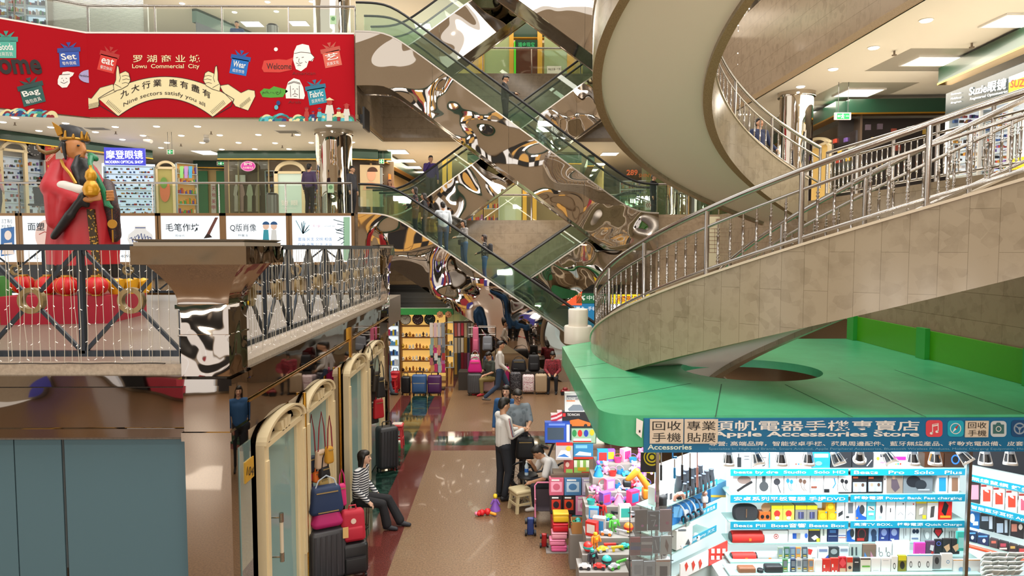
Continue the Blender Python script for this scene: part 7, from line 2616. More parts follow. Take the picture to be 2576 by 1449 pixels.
for i, (u, c, f) in enumerate(((1020, '#8a7a62', '#dcd6c4'), (1051, '#3a2a26', '#4a3030'), (1081, '#1c2420', '#16302a'))):
 p = LF.pt(u, 803, .1)
 o = thing('wall_clock', ('round clock with a pale dial above the gift cabinet', 'round clock with a dark red dial, middle of three', 'round clock with a dark green dial, right of three')[i], 'clock', p - V((0, 0, .18)), 'three clocks above the gift cabinet')
 m = MB()
 m.lathe([(.15, -.04), (.185, -.03), (.185, 0), (.165, .015)], p, 28, ax='Y')
 m.build('case', mat(c, .3, metal=.4), o)
 m = MB()
 m.lathe([(.16, .01), (.16, .018)], p, 28, ax='Y')
 m.build('dial', mat(f, .4), o)
 m = MB()
 for k in range(12):
  a = k * PI / 6
  m.box(p + V((math.cos(a) * .135, -.02, math.sin(a) * .135)), (.014, .004, .014))
 m.box(p + V((.03, -.022, .03)), (.012, .004, .11), rot=Matrix.Rotation(.8, 3, 'Y'))
 m.box(p + V((-.03, -.022, .012)), (.08, .004, .012))
 m.build('hands_and_marks', mat('#2a2a2a' if i == 0 else '#e8e4d8', .4), o, smooth=0)
for i, u in enumerate((1107, 1128)):
 p = LF.pt(u, 791, .45)
 m = MB()
 for k in range(7):
  a = k * 2 * PI / 7
  m.sph(p + V((math.cos(a) * .07, 0, math.sin(a) * .07)), (.045, .03, .045), 8)
 m.sph(p + V((0, -.03, 0)), .05, 8)
 tag(m.build('paper_flower', mat('#d89a6a', .5)), '%s tan paper flower on the beam beside the escalator' % ('left', 'right')[i], 'decoration', 'paper flowers on the beam')
ws = thing('phone_shop', 'bright white phone shop shelves at the far left beyond the arcade', 'shop display', LF.pt(988, 950))
shelves(ws, LF, 960, 795, 1003, 945, 6, mat('#e8f0f4', .4, emit=.8), seed=51, off=.1, kinds=[mat(c, .4) for c in ('#e8d02c', '#3a6ab8', '#2a2c34', '#d8dce0', '#5aa0d0', '#c02a5a')])
ws2 = thing('display_cabinet', 'narrow warm cabinet behind the scarf stand', 'cabinet', LF.pt(1129, 925))
shelves(ws2, LF, 1118, 812, 1141, 925, 4, WARMBACK, seed=52, off=.05, kinds=[mat(c, .4) for c in ('#e8c83a', '#d8d0b8', '#3a4a4a', '#b8862c')])
sc = ('#c86a5a', '#8a1f2c', '#d8c09a', '#4a5a3a', '#b08a3a', '#d8a0a8', '#7a2a3a', '#a9a49a', '#c9883a', '#2f3a4a', '#d84a5a', '#8f6a8a', '#e0d4c0')
i = 0
for row, (v0, v1, y) in enumerate(((812, 850, 21.9), (850, 892, 21.8), (888, 942, 21.7))):
 for k in range(8):
  u = 1143 + k * 8.2
  a, b = at(u, v0, y), at(u + 7, v1 - rnd.uniform(0, 6), y)
  m = MB()
  n = 6
  m.loft([[V((a.x + (b.x - a.x) * q / n, y + .02 * math.sin(q * 2.1 + k), z)) for q in range(n + 1)] + [V((b.x - (b.x - a.x) * q / n, y + .03 + .02 * math.sin((n - q) * 2.1 + k), z)) for q in range(n + 1)] for z in (b.z, a.z)])
  tag(m.build('scarf', mat(sc[(i * 5 + row) % 13], .8)), '%s folded scarf in the %s row of the scarf wall' % (nth(k, 8), ('top', 'middle', 'bottom')[row]), 'scarf', 'scarves on the scarf wall')
  i += 1
sm = thing('scarf_wall', 'dark rail wall the scarves hang on, left of the backpacks', 'display wall', LF.pt(1172, 950))
m = MB()
LF.rect(m, 1140, 808, 1212, 955, .05, -.0)
m.build('back_panel', mat('#5a4632', .5), sm, smooth=0)
for v in (812, 850, 888):
 m = MB()
 a, b = at(1141, v, 21.9), at(1210, v, 21.9)
 m.cyl(a, b, .012, n=6)
 m.build('rail', STEEL, sm)
ts = thing('towel_stand', 'tall stand in front of the gift cabinet hung with small towels', 'stand', at(1100, 985, 20.6) * 1)
p = V((-2.03, 20.6, 0))
m = MB()
m.cyl(p, p + V((0, 0, 2.1)), .02)
m.box(p + V((0, 0, .02)), (.4, .3, .03))
m.build('pole', BLACK, ts)
for r_, (v, h) in enumerate(((812, 36), (850, 24), (868, 26), (888, 18), (900, 18), (915, 22))):
 for k in range(4):
  u = 1081 + k * 9.5 + (r_ % 2) * 2
  a, b = at(u, v, 20.5), at(u + 8.5, v + h, 20.5)
  m = MB()
  m.box(((a.x + b.x) / 2, 20.5 - .01 * (k % 2), (a.z + b.z) / 2), (abs(b.x - a.x), .03, abs(a.z - b.z)), rz=(.3 if k % 2 else -.2))
  tag(m.build('towel', mat((('#e4d8cc', '#d8b8bc', '#c9c4c4', '#8a8f96'), ('#8fa8a0', '#b89a6a', '#9a9aa4', '#7f848c'), ('#9ab8a8', '#c8327a', '#d8887a', '#5a6068'), ('#2c2c30', '#e0dcd8', '#2c2c30', '#b03a3a'), ('#c06a6a', '#3a3a4a', '#a9c0b0', '#b86a98'), ('#d89a5a', '#c83a6a', '#b0c0c0', '#b82a6a'))[r_][k], .8), smooth=0), '%s small towel in row %s of the towel stand' % (nth(k, 4), ('one', 'two', 'three', 'four', 'five', 'six')[r_]), 'towel', 'towels on the stand')
# ---- suitcases before the far shops
def sat(label, u0, u1, vt, vb, col, **k):
 y = 4.3 * FPX / (vb - 622)
 s = y / FPX
 p = at((u0 + u1) / 2, vb, y)
 p.z = 0
 return suitcase(label, p, (u1 - u0) * s, (vb - vt) * s, k.pop('d', .26), col, **k)
sat('black folding trolley left of the blue suitcase', 1010, 1033, 948, 995, '#1c1d20', ribs=True)
sat('denim blue soft suitcase before the gift cabinet', 1037, 1074, 944, 996, '#3a5f8f', ribs=False)
sat('purple soft suitcase beside the blue one', 1076, 1111, 946, 996, '#4f2257', ribs=False)
sat('red suitcase behind the red stool at the far left', 983, 1007, 935, 986, '#b51f2c', ribs=True)
sat('tall dark grey ribbed suitcase with a magenta bag on top', 1176, 1213, 941, 997, '#4a4a4c', handle=False)
sat('pale pink suitcase behind the man sitting with his phone', 1215, 1243, 944, 991, '#c9a0a0')
sat('black speckled suitcase left of the pink patterned one', 1283, 1311, 938, 992, '#2a2628', pat=mat('#26242a', .4, kind='spots', scale=40, h2='#8a8488'), ribs=False, trim='#3a3a3a')
sat('pink and white patterned suitcase right of the speckled one', 1314, 1344, 945, 993, '#c07a88', pat=mat('#e4d4d4', .4, kind='spots', scale=34, h2='#a8405a'), ribs=False, trim='#8a3a4a')
sat('champagne ribbed suitcase beside the seated woman in red', 1346, 1376, 943, 994, '#b9a284')
sat('magenta suitcase glimpsed behind the walking man', 1268, 1281, 925, 985, '#b8226a')
m = MB()
m.bx(-1.4, 1.3, 20.35, 20.9, 0, .55)
tag(m.build('low_bench', mat('#3a332c', .5), smooth=0), 'low dark bench behind the row of suitcases', 'bench')
bag('bright magenta bag on the tall dark grey suitcase', V((-.87, 19.72, .655)), .42, .37, .2, '#e01f8a', strap=.1, taper=.75, name='travel_bag')
bag('black and white zebra bag behind the magenta bag', V((-.9, 20.45, .555)), .3, .52, .12, '#b0aaa4', mt=mat('#e0dcd4', .6, kind='spots', scale=30, h2='#2a2626'), strap=.12)
bag('black duffel bag on the speckled suitcase', V((.42, 20.5, .555)), .48, .36, .24, '#1f1f22', strap=.1, taper=.85, name='duffel_bag')
backpack('black backpack on the bench beside the seated woman in red', V((.88, 20.5, .555)), .36, .5, .2, '#1d1d20')
backpack('grey backpack hung above the bench by the scarf wall', V((-.55, 21.3, 1.06)), .32, .46, .16, '#7f8288')
backpack('navy backpack below the grey one', V((-.5, 20.6, .555)), .34, .45, .18, '#26304a')
backpack('pink backpack hung left of the grey one', V((-.92, 21.35, 1.0)), .2, .8, .14, '#d86a8a')
o = thing('rolling_toy', 'red and black toy car on the floor under the seated woman', 'toy car', V((1.78, 19.7, 0)))
ORI[o.name] = V((0, 0, 0))
m = MB()
m.rbox((0, 0, .1), (.3, .16, .1), .04)
m.rbox((-.02, 0, .17), (.14, .13, .09), .04)
m.build('body', mat('#8a1f22', .3), o)
for sx in (-1, 1):
 m = MB()
 m.cyl((sx * .1, -.1, .055), (sx * .1, .1, .055), .055)
 m.build('wheel', BLACK, o)
# ---- signs at the foot of the escalators
TB = PL((0, 26.3), (6, 26.3))
for nm, lab, q, col, em, tx in (('shop_sign', 'green phone company sign behind the escalator foot', (1450, 738, 1548, 763), '#0f6a45', .3, (('中国电信', 1476, 755, 1540, 12, '#e8f4ea'),)),
        ('shop_sign', 'blue phone card sign below the green one', (1430, 764, 1502, 840), '#1f7fb8', .3, (('·天翼卡  ·手机', 1436, 781, 1500, 10, '#e8f0f6'),)),
        ('shop_sign', 'orange red lit sign beside the green phone company sign', (1412, 728, 1464, 768), '#e8502a', .9, (('翼支付', 1436, 745, 1462, 9, '#f8d08a'),))):
 o = thing(nm, lab, 'sign', TB.pt((q[0] + q[2]) / 2, q[3]))
 m = MB()
 TB.rect(m, *q, th=.14, off=.0 if 'blue' not in lab else -.02)
 m.build('sign_board', mat(col, .4, emit=em), o, smooth=0)
 for t, u0, v, u1, h, c in tx:
  TB.text(t, mat(c, .4, emit=.4), o, u0, v, u1, h, .01, .01)
 if 'green' in lab and 'blue' not in lab and 'orange' not in lab:
  m = MB()
  TB.stroke(m, [(1472, 744), (1463, 747), (1466, 752), (1472, 752)], 2.4, .01)
  TB.stroke(m, [(1466, 747), (1469, 756)], 2.2, .012)
  m.build('emblem', mat('#e8f4ea', .4, emit=.4), o, smooth=0)
 if 'orange' in lab:
  m = MB()
  TB.ell(m, 1427, 750, 8, 8, .01, 0, 18)
  TB.stroke(m, [(1421, 750), (1427, 753), (1433, 746)], 3, .012, 1)
  m.build('emblem', [mat('#f8e0c8', .4, emit=.5), mat('#d8302a', .4)], o, smooth=0)
YB = PL((2, 21.0), (6, 21.0))
o = thing('shop_sign', 'yellow shoe shop sign with red characters behind the stair railing', 'sign', YB.pt(1607, 765))
m = MB()
YB.rect(m, 1530, 741, 1690, 764, .06)
m.build('sign_board', mat('#f0cc1f', .4, emit=.6), o, smooth=0)
YB.text('抗疲劳 轻便 老人鞋', mat('#c8281f', .4), o, 1548, 759, 1668, 15, .005, .015)
m = MB()
YB.rect(m, 1530, 765, 1690, 790, .05, -.02)
m.build('lit_strip', mat('#f2f2ee', .4, emit=.9), o, smooth=0)
for u in (1540, 1680):
 m = MB()
 a = YB.pt(u, 790, -.04)
 m.cyl(V((a.x, a.y, 0)), a, .03)
 m.build('post', STEEL, o)
# white stepped round post beside the kiosk
c = V((1.44, 13.35, 0))
o = thing('round_post', 'white two tiered round post between the kiosk and the escalator foot', 'post', c)
m = MB()
m.lathe([(.16, 0), (.16, 2.4)], c, 24)
m.build('shaft', GRANITE, o)
m = MB()
m.lathe([(.25, 2.40), (.275, 2.42), (.275, 2.74), (.26, 2.76)], c, 36)
m.build('lower_drum', mat('#e6ded0', .25), o)
m = MB()
m.lathe([(.19, 2.76), (.195, 3.07), (.18, 3.09)], c, 36)
m.build('upper_drum', mat('#e6ded0', .25), o)
# ================================================================ TOY STALL IN FRONT OF THE KIOSK
TY = PL((0, 10.0), (3, 10.0))
def tbox(label, u0, v0, u1, v1, body, prints=(), y=10.0, th=.12, name='toy_box'):
 pl = PL((-2, y), (3, y))
 return pbox(label, pl, u0, v0, u1, v1, body, prints, off=0, th=th, name=name, cat='toy box')
T2 = PL((-2, 9.98), (3, 9.98))
o = tbox('white car kit box at the top of the toy stack', 1421, 989, 1472, 1036, '#d4d6d4', [('p', [(.15, .85), (.4, .62), (.75, .62), (.98, .8), (.9, .95), (.2, .95)], '#7a8690'), ('r', .08, .12, .6, .22, '#5a6068'), ('r', .08, .38, .5, .45, '#d88a5a')])
T2.text('CRAZY 0080', mat('#4a5058', .5), o, 1424, 1006, 1458, 6, .003)
o = tbox('black box with an orange sports car below the white car box', 1414, 1036, 1488, 1076, '#1c1d20', [('p', [(.1, .75), (.3, .52), (.55, .45), (.8, .6), (.98, .7), (.95, .9), (.12, .9)], '#e0702c'), ('e', .28, .86, .06, .1, '#2a2a2c'), ('e', .8, .86, .06, .1, '#2a2a2c'), ('r', .02, .08, .12, .3, '#c8282c')])
T2.text('TECHNICIAN', WHITEP, o, 1427, 1046, 1458, 6, .006)
tbox('candy striped box leaning on the black car box, left', 1386, 1042, 1402, 1063, '#d8c4c4', [('p', [(0, .2), (1, 0), (1, .25), (0, .45)], '#b8283a'), ('p', [(0, .7), (1, .5), (1, .75), (0, .95)], '#b8283a')], th=.1)
tbox('candy striped box leaning on the black car box, right', 1402, 1035, 1414, 1063, '#d8c4c4', [('p', [(0, .2), (1, 0), (1, .2), (0, .4)], '#b8283a'), ('p', [(0, .6), (1, .4), (1, .6), (0, .8)], '#b8283a')], th=.1)
tbox('large blue box with a dark window on the toy stack', 1371, 1063, 1434, 1114, '#274fb0', [('r', .1, .25, .75, .85, '#3a4a5a'), ('r', .86, .1, .98, .95, '#c9d4e0'), ('r', .15, .05, .8, .15, '#6a8ae0')], y=9.9)
tbox('clear window box holding four small robots', 1436, 1076, 1500, 1116, '#3a5a4a', [('r', .03, .05, .97, .95, '#9ab89a'), ('e', .14, .35, .09, .22, '#2f8a4a'), ('e', .36, .35, .09, .22, '#c8302a'), ('e', .6, .35, .09, .22, '#2a3fa8'), ('e', .83, .3, .09, .2, '#d8b82c'), ('r', .1, .68, .8, .82, '#e4e4e4'), ('r', .1, .82, .8, .9, '#c83a2c')])
tbox('red and white train box left in the toy stack', 1398, 1113, 1441, 1157, '#b8b0b0', [('r', .02, .0, 1, .18, '#c8302c'), ('p', [(.05, .9), (.3, .45), (.8, .45), (.9, .9)], '#e8e8ea'), ('p', [(.1, .8), (.5, .65), (.8, .85)], '#3a7ac8'), ('e', .75, .35, .15, .15, '#e0b83a')], y=9.9)
tbox('blue train box right in the toy stack', 1443, 1116, 1492, 1155, '#3a86b8', [('p', [(.05, .75), (.3, .5), (.9, .6), (.9, .8)], '#d0dde6'), ('r', .1, .1, .7, .3, '#7fc0e0'), ('r', 0, .85, 1, 1, '#c83a2c')])
tbox('green striped play kitchen box', 1444, 1158, 1482, 1202, '#8fb85a', [('r', .0, .0, .2, .4, '#e8ecd8'), ('r', .4, 0, .6, .4, '#e8ecd8'), ('r', .8, 0, 1, .4, '#e8ecd8'), ('r', .25, .4, .8, .6, '#c8a02c'), ('r', .5, .65, 1, .8, '#b83a2c')])
tbox('red play kitchen box left of the green striped one', 1419, 1158, 1443, 1202, '#b84a4a', [('e', .35, .25, .2, .15, '#e8c8b8'), ('r', .2, .5, .9, .9, '#8fb85a')])
m = MB()
m.bx(.72, 1.25, 9.96, 10.2, 0, .94)
tag(m.build('trestle', mat('#6a5a4a', .6), smooth=0), 'low trestle carrying the stack of toy boxes', 'table')
for u0, v0, u1, v1, c, c2, lab in ((1382, 1204, 1418, 1246, '#c8607a', '#e8a0b8', 'pink carton of toy tools low in the toy stack'), (1420, 1204, 1462, 1246, '#4a7aa8', '#b0c8dc', 'blue carton low in the toy stack'), (1464, 1204, 1494, 1246, '#b0a8c8', '#e0d8e8', 'lilac carton low in the toy stack'), (1384, 1248, 1414, 1292, '#2c2a30', '#c83a2c', 'black carton with two red cars, left'), (1416, 1248, 1446, 1292, '#302a2e', '#d8482c', 'black carton with two red cars, right'), (1448, 1248, 1492, 1296, '#e090b8', '#f0d0e0', 'rose carton of dolls at the foot of the toy stack'), (1386, 1294, 1438, 1345, '#8a3a3a', '#e0c84a', 'dark red carton at the foot of the toy stack'), (1440, 1298, 1490, 1360, '#3a8a9a', '#c8e0d8', 'teal carton at the foot of the toy stack')):
 tbox(lab, u0, v0, u1, v1, c, [('r', .12, .2, .88, .8, c2), ('e', .5, .5, .25, .2, c), ('r', .15, .05, .7, .14, '#e8e8e8')], y=9.85)
m = MB()
m.bx(.68, 1.24, 9.86, 9.95, 0, .04)
m.bx(.68, 1.24, 9.9, 9.95, .04, .94)
tag(m.build('display_step', mat('#5a4a3e', .6), smooth=0), 'narrow display rack behind the lower toy cartons', 'display step')
# tiers of loose toys: every toy an object of its own
def toy(kind, p, s, c1, c2, rz, label):
 Rz = Matrix.Rotation(rz, 3, 'Z')
 A, B = mat(c1, .35), mat(c2, .4)
 T = lambda x, y, z: p + Rz @ V((x * s, y * s, z * s))
 m, n_ = MB(), MB()
 if kind == 'car':
  m.rbox(T(0, 0, .22), (s * 1.1, s * .5, s * .22), s * .08, rot=Rz)
  m.rbox(T(-.05, 0, .4), (s * .55, s * .42, s * .22), s * .09, rot=Rz, top=.8)
  for x in (-.33, .33):
   n_.cyl(T(x, -.29, .15), T(x, .29, .15), .15 * s, n=12)
  nm = ('toy_car', 'body', 'wheels')
 elif kind == 'robot':
  m.rbox(T(0, 0, .62), (s * .42, s * .26, s * .42), s * .05, rot=Rz)
  for x in (-.13, .13):
   m.cap(T(x, 0, .05), T(x * .9, 0, .45), s * .08)
  for x in (-1, 1):
   m.cap(T(x * .27, 0, .76), T(x * .36, -.08, .42), s * .07)
  n_.rbox(T(0, 0, .94), (s * .22, s * .2, s * .2), s * .05, rot=Rz)
  n_.box(T(0, -.14, .66), (s * .2, s * .03, s * .14), rot=Rz)
  nm = ('toy_robot', 'body', 'head_and_chest')
 elif kind == 'ball':
  m.sph(T(0, 0, .5), s * .5, 16)
  n_.lathe([(.505 * s, .40 * s), (.51 * s, .5 * s), (.505 * s, .6 * s)], p, 16)
  nm = ('toy_ball', 'ball', 'band')
 elif kind == 'doll':
  m.lathe([(.34 * s, 0), (.3 * s, .15 * s), (.12 * s, .55 * s), (.14 * s, .68 * s), (.05 * s, .76 * s)], p, 14)
  m.cap(T(-.12, 0, .66), T(-.26, -.06, .42), s * .05)
  m.cap(T(.12, 0, .66), T(.26, -.06, .42), s * .05)
  n_.sph(T(0, 0, .87), s * .13, 12)
  n_.sph(T(0, .05, .92), (s * .14, s * .12, s * .13), 10)
  nm = ('toy_doll', 'dress', 'head')
 elif kind == 'box':
  m.box(T(0, 0, .5), (s * .8, s * .5, s), rot=Rz)
  n_.box(T(0, -.252, .52), (s * .6, s * .01, s * .62), rot=Rz)
  nm = ('toy_box', 'carton', 'window_print')
 elif kind == 'basket':
  m.loft([[T(.4 * k * math.cos(t), .3 * k * math.sin(t), z) for t in [2 * PI * i / 16 for i in range(16)]] for k, z in ((.75, 0), (1, .45), (.92, .45), (.7, .05))])
  n_.tube([T(.4 * math.cos(t), 0, .45 + .4 * math.sin(t)) for t in [PI * i / 12 for i in range(13)]], s * .03, n=6)
  nm = ('toy_basket', 'bowl', 'handle')
 elif kind == 'gun':
  m.rbox(T(0, 0, .35), (s, s * .16, s * .2), s * .05, rot=Rz)
  m.rbox(T(-.3, 0, .15), (s * .2, s * .14, s * .3), s * .04, rot=Rz)
  n_.cyl(T(.5, 0, .37), T(.68, 0, .37), s * .06, n=10)
  nm = ('toy_blaster', 'body', 'muzzle')
 else:
  m.cap(T(0, 0, .28), T(0, 0, .5), s * .27)
  m.sph(T(0, -.02, .85), s * .24, 14)
  for x in (-1, 1):
   m.sph(T(x * .18, 0, 1.05), s * .09, 8)
   m.cap(T(x * .24, 0, .5), T(x * .38, -.1, .34), s * .08)
   m.cap(T(x * .14, 0, .12), T(x * .18, -.22, .08), s * .1)
  n_.sph(T(0, -.23, .8), s * .09, 8)
  nm = ('soft_toy', 'body', 'muzzle')
 o = thing(nm[0], label, 'toy', p, 'toys piled on the stall tiers')
 m.build(nm[1], A, o)
 n_.build(nm[2], B, o)
 return o
CN = {'#e8387a': 'pink', '#e87ab0': 'rose', '#f0a8c8': 'pale pink', '#d8302c': 'red', '#e8c82c': 'yellow', '#2a8fd0': 'blue', '#3ab8b0': 'turquoise', '#5ac04a': 'green', '#e8862c': 'orange', '#f0ecec': 'white', '#2c2c34': 'black', '#8a5ac0': 'violet', '#b8bcc4': 'grey'}
cl = list(CN)
rnd = random.Random(21)
KN = {'car': 'toy car', 'robot': 'toy robot', 'ball': 'toy ball', 'doll': 'doll in a wide dress', 'box': 'toy carton', 'basket': 'toy basket', 'gun': 'toy blaster', 'bear': 'soft toy'}
tiers = [(1166, 9.30, 1506, 1640, 'top'), (1200, 9.10, 1496, 1640, 'second'), (1236, 8.90, 1486, 1636, 'third'), (1272, 8.68, 1478, 1636, 'fourth'), (1310, 8.45, 1484, 1600, 'fifth'), (1350, 8.2, 1480, 1590, 'sixth'), (1392, 7.95, 1470, 1580, 'seventh'), (1436, 7.70, 1462, 1572, 'lowest')]
seen = set()
for j, (v, y, u0, u1, tn) in enumerate(tiers):
 a, b = at(u0 - 6, v, y - .1), at(u1 + 8, v, y - .1)
 m = MB()
 m.bx(a.x, min(b.x, 1.62 + (y - 7.7) * .2), y - .14, y + (.22), 0, a.z - .002)
 tag(m.build('display_step', mat('#8f8a86', .6), smooth=0), '%s tier of the stepped display the toys are piled on' % tn, 'display step')
 n = int((u1 - u0) / 17)
 for k in range(n):
  kind = rnd.choice(('box', 'box', 'doll', 'bear', 'car', 'ball', 'basket') if j < 4 else ('car', 'robot', 'robot', 'gun', 'ball', 'car', 'box'))
  pal = ('#e8387a', '#e87ab0', '#f0a8c8', '#f0a8c8', '#3ab8b0', '#f0ecec', '#2a8fd0', '#8a5ac0', '#e8c82c', '#d8302c') if j < 4 else ('#d8302c', '#e8c82c', '#2a8fd0', '#3ab8b0', '#5ac04a', '#e8862c', '#f0ecec', '#2c2c34', '#d8302c', '#b8bcc4')
  c1, c2 = rnd.sample(pal, 2)
  while c1 == c2:
   c2 = rnd.choice(pal)
  p = at(u0 + (k + .5) * (u1 - u0) / n, v, y + (.03 if k % 2 else -.05))
  p.z = a.z
  lab = '%s %s with %s, %s along the %s tier' % (CN[c1], KN[kind], CN[c2], nth(k), tn)
  toy(kind, p, {'box': rnd.uniform(.15, .2), 'doll': .2, 'bear': .16, 'car': .13, 'ball': .12, 'basket': .14, 'robot': .19, 'gun': .15}[kind], c1, c2, rnd.uniform(-.6, .6), lab)
# lunch boxes, cardboard box, stroller and cars on the floor edge
for i, (vt, vb, c, uu) in enumerate(((1303, 1328, '#e8b82c', 1411), (1330, 1353, '#cf2030', 1410), (1354, 1372, '#f0a0b4', 1407), (1373, 1389, '#f08ab0', 1402), (1390, 1405, '#f06aa4', 1406))):
 a, b = at(uu - 20, vb, 9.4), at(uu + 20, vt, 9.4)
 z0, z1 = 4.3 - (vb - 622) * 9.4 / FPX, 4.3 - (vt - 622) * 9.4 / FPX
 o = thing('lunch_box', '%s lunch box in the floor stack by the toy stall' % ('yellow', 'red', 'pale pink', 'mid pink', 'deep pink')[i], 'lunch box', ((a.x + b.x) / 2, 9.45, z0), 'stacked lunch boxes')
 m = MB()
 m.rbox(((a.x + b.x) / 2, 9.45, z0 + (z1 - z0) * .36), (.22, .16, (z1 - z0) * .72), .02)
 m.build('box', mat(c, .35), o)
 m = MB()
 m.rbox(((a.x + b.x) / 2, 9.45, z0 + (z1 - z0) * .82), (.225, .165, (z1 - z0) * .3), .015)
 m.build('lid', mat(c, .3), o)
m = MB()
m.bx(.58, .95, 9.35, 9.6, 0, 4.3 - (1405 - 622) * 9.4 / FPX - .003)
tag(m.build('display_step', mat('#8f8a86', .6), smooth=0), 'low block under the stacked lunch boxes', 'display step')
o = thing('cardboard_box', 'open cardboard box of small green and red toys on the stall edge', 'box', at(1460, 1336, 9.0))
p = at(1460, 1336, 9.0)
m = MB()
for sx in (-1, 1):
 m.box(p + V((sx * .12, 0, .08)), (.006, .18, .16))
 m.box(p + V((0, sx * .09, .08)), (.24, .006, .16))
m.box(p + V((0, 0, .004)), (.24, .18, .006))
m.build('carton', mat('#c08a52', .6), o, smooth=0)
m = MB()
m.bx(p.x - .15, p.x + .15, 8.88, 9.1, 0, p.z - .002)
tag(m.build('display_step', mat('#8f8a86', .6), smooth=0), 'plinth under the cardboard box of small toys', 'display step')
for k in range(8):
 toy(('car', 'ball')[k % 2], p + V((-.09 + .06 * (k % 4), -.05 + .08 * (k // 4), .10)), .075, ('#1f8a5a', '#3ab8b0', '#d8302c', '#f0ecec')[k % 4], '#2c2c34', k * .7, '%s small toy in the %s row inside the cardboard box' % (('green', 'turquoise', 'red', 'white')[k % 4], ('front', 'back')[k // 4]))
p = V((.60, 10.4, 0))
o = thing('toy_stroller', 'pink toy pushchair standing at the edge of the toy stall', 'toy', p)
m = MB()
for sx in (-1, 1):
 m.tube([p + V((sx * .13, -.12, .03)), p + V((sx * .13, .02, .35)), p + V((sx * .13, .12, .56)), p + V((sx * .09, .15, .60))], .012, n=6)
 m.tube([p + V((sx * .13, .14, .03)), p + V((sx * .13, .02, .3)), p + V((sx * .13, -.08, .42))], .012, n=6)
m.tube([p + V((-.09, .15, .60)), p + V((.09, .15, .60))], .014, n=6)
m.build('frame', mat('#f08ab0', .3), o)
m = MB()
m.quad(p + V((-.12, -.1, .24)), p + V((.12, -.1, .24)), p + V((.12, .08, .24)), p + V((-.12, .08, .24)))
m.quad(p + V((-.12, .08, .24)), p + V((.12, .08, .24)), p + V((.12, .13, .5)), p + V((-.12, .13, .5)))
m.v += [tuple(V(q) + V((0, .01, -.01))) for q in m.v]
m.f += [(11, 10, 9, 8), (15, 14, 13, 12)]
m.m += [0, 0]
m.build('seat_cloth', mat('#3a3038', .7), o)
for sx in (-1, 1):
 for yy in (-.12, .14):
  m = MB()
  m.cyl(p + V((sx * .13 - .012, yy, .035)), p + V((sx * .13 + .012, yy, .035)), .035)
  m.build('wheel', BLACK, o)
for d in ((.38, 9.95, '#2a3f7a', .30, 'blue toy car standing on its tail on the floor', 1.1), (.56, 9.55, '#a81f24', .22, 'red and black toy car standing on its tail near the lunch boxes', 1.1)):
 p = V((d[0], d[1], 0))
 o = thing('toy_car', d[4], 'toy car', p)
 s = d[3]
 Rm = Matrix.Rotation(-R(78), 3, 'X')
 T = lambda x, y, z: p + V((0, 0, s * .5)) + Rm @ V((x, y, z))
 m = MB()
 m.rbox(T(0, 0, 0), (s * .34, s * .95, s * .2), s * .06, rot=Rm)
 m.rbox(T(0, -.02, s * .14), (s * .26, s * .4, s * .14), s * .05, rot=Rm)
 m.build('body', mat(d[2], .3), o)
 for sx in (-1, 1):
  for sy in (-1, 1):
   m = MB()
   m.cyl(T(sx * s * .17, sy * s * .33, -.02), T(sx * s * .28, sy * s * .33, -.02), s * .15, n=14)
   m.build('wheel', BLACK, o)
p = at(1222, 1308, 4.3 * FPX / (1310 - 622))
o = thing('walking_toy', 'red soft toy lying on the floor near the beige stool', 'toy', V((p.x, p.y, 0)))
m = MB()
for q, r_ in (((-.06, 0, .05), .05), ((.03, .02, .055), .055), ((-.11, -.03, .04), .035), ((-.1, .05, .035), .033)):
 m.sph(V((p.x, p.y, 0)) + V(q), r_, 12)
m.build('body', mat('#d8242c', .4), o)
m = MB()
m.cap(V((p.x + .08, p.y, .04)), V((p.x + .15, p.y - .03, .03)), .025)
m.build('feet', mat('#e8a02c', .4), o)
m = MB()
m.sph(V((p.x - .15, p.y - .02, .04)), .03, 10)
m.build('snout', mat('#f090b0', .4), o)
p = at(1246, 1298, 11.0)
toy('doll', V((p.x, 10.95, 0)), .26, '#8a5ac0', '#e8c82c', 0, 'violet skirted doll standing on the floor behind the red soft toy')
# target board and excavator on the stall
o = thing('dart_board', 'black and yellow ringed target board at the stall corner', 'target', at(1633, 1188, 7.6))
TG = PL((0, 7.6), (3, 7.55))
m = MB()
TG.rect(m, 1612, 1138, 1650, 1188, .02)
for k, r_ in enumerate((22, 18, 14, 10, 6)):
 TG.ell(m, 1640, 1150, min(r_, 10 + r_ * .5), r_, .003 + .002 * k, 1 - k % 2, 24)
m.build('board', [BLACK, mat('#e0c81f', .5)], o, smooth=0)
p = at(1600, 1232, 8.3)
o = thing('toy_excavator', 'orange toy digger arm reaching over the toys', 'toy', p)
m = MB()
for a, b in (((1632, 1228), (1602, 1186)), ((1602, 1186), (1580, 1206))):
 m.cap(at(*a, 8.3), at(*b, 8.3), .045, .035)
m.build('arm', mat('#e0861f', .4), o)
m = MB()
m.rbox(at(1577, 1216, 8.3), (.1, .1, .08), .02)
m.build('bucket', DARK, o)
m = MB()
q = at(1632, 1240, 8.3)
m.rbox(q, (.16, .14, .12), .02)
m.build('cab', mat('#e0861f', .4), o)
m = MB()
m.bx(q.x - .1, q.x + .1, 8.22, 8.38, 0, q.z - .06)
tag(m.build('display_step', mat('#6a6460', .6), smooth=0), 'tall block under the orange toy digger', 'display step')
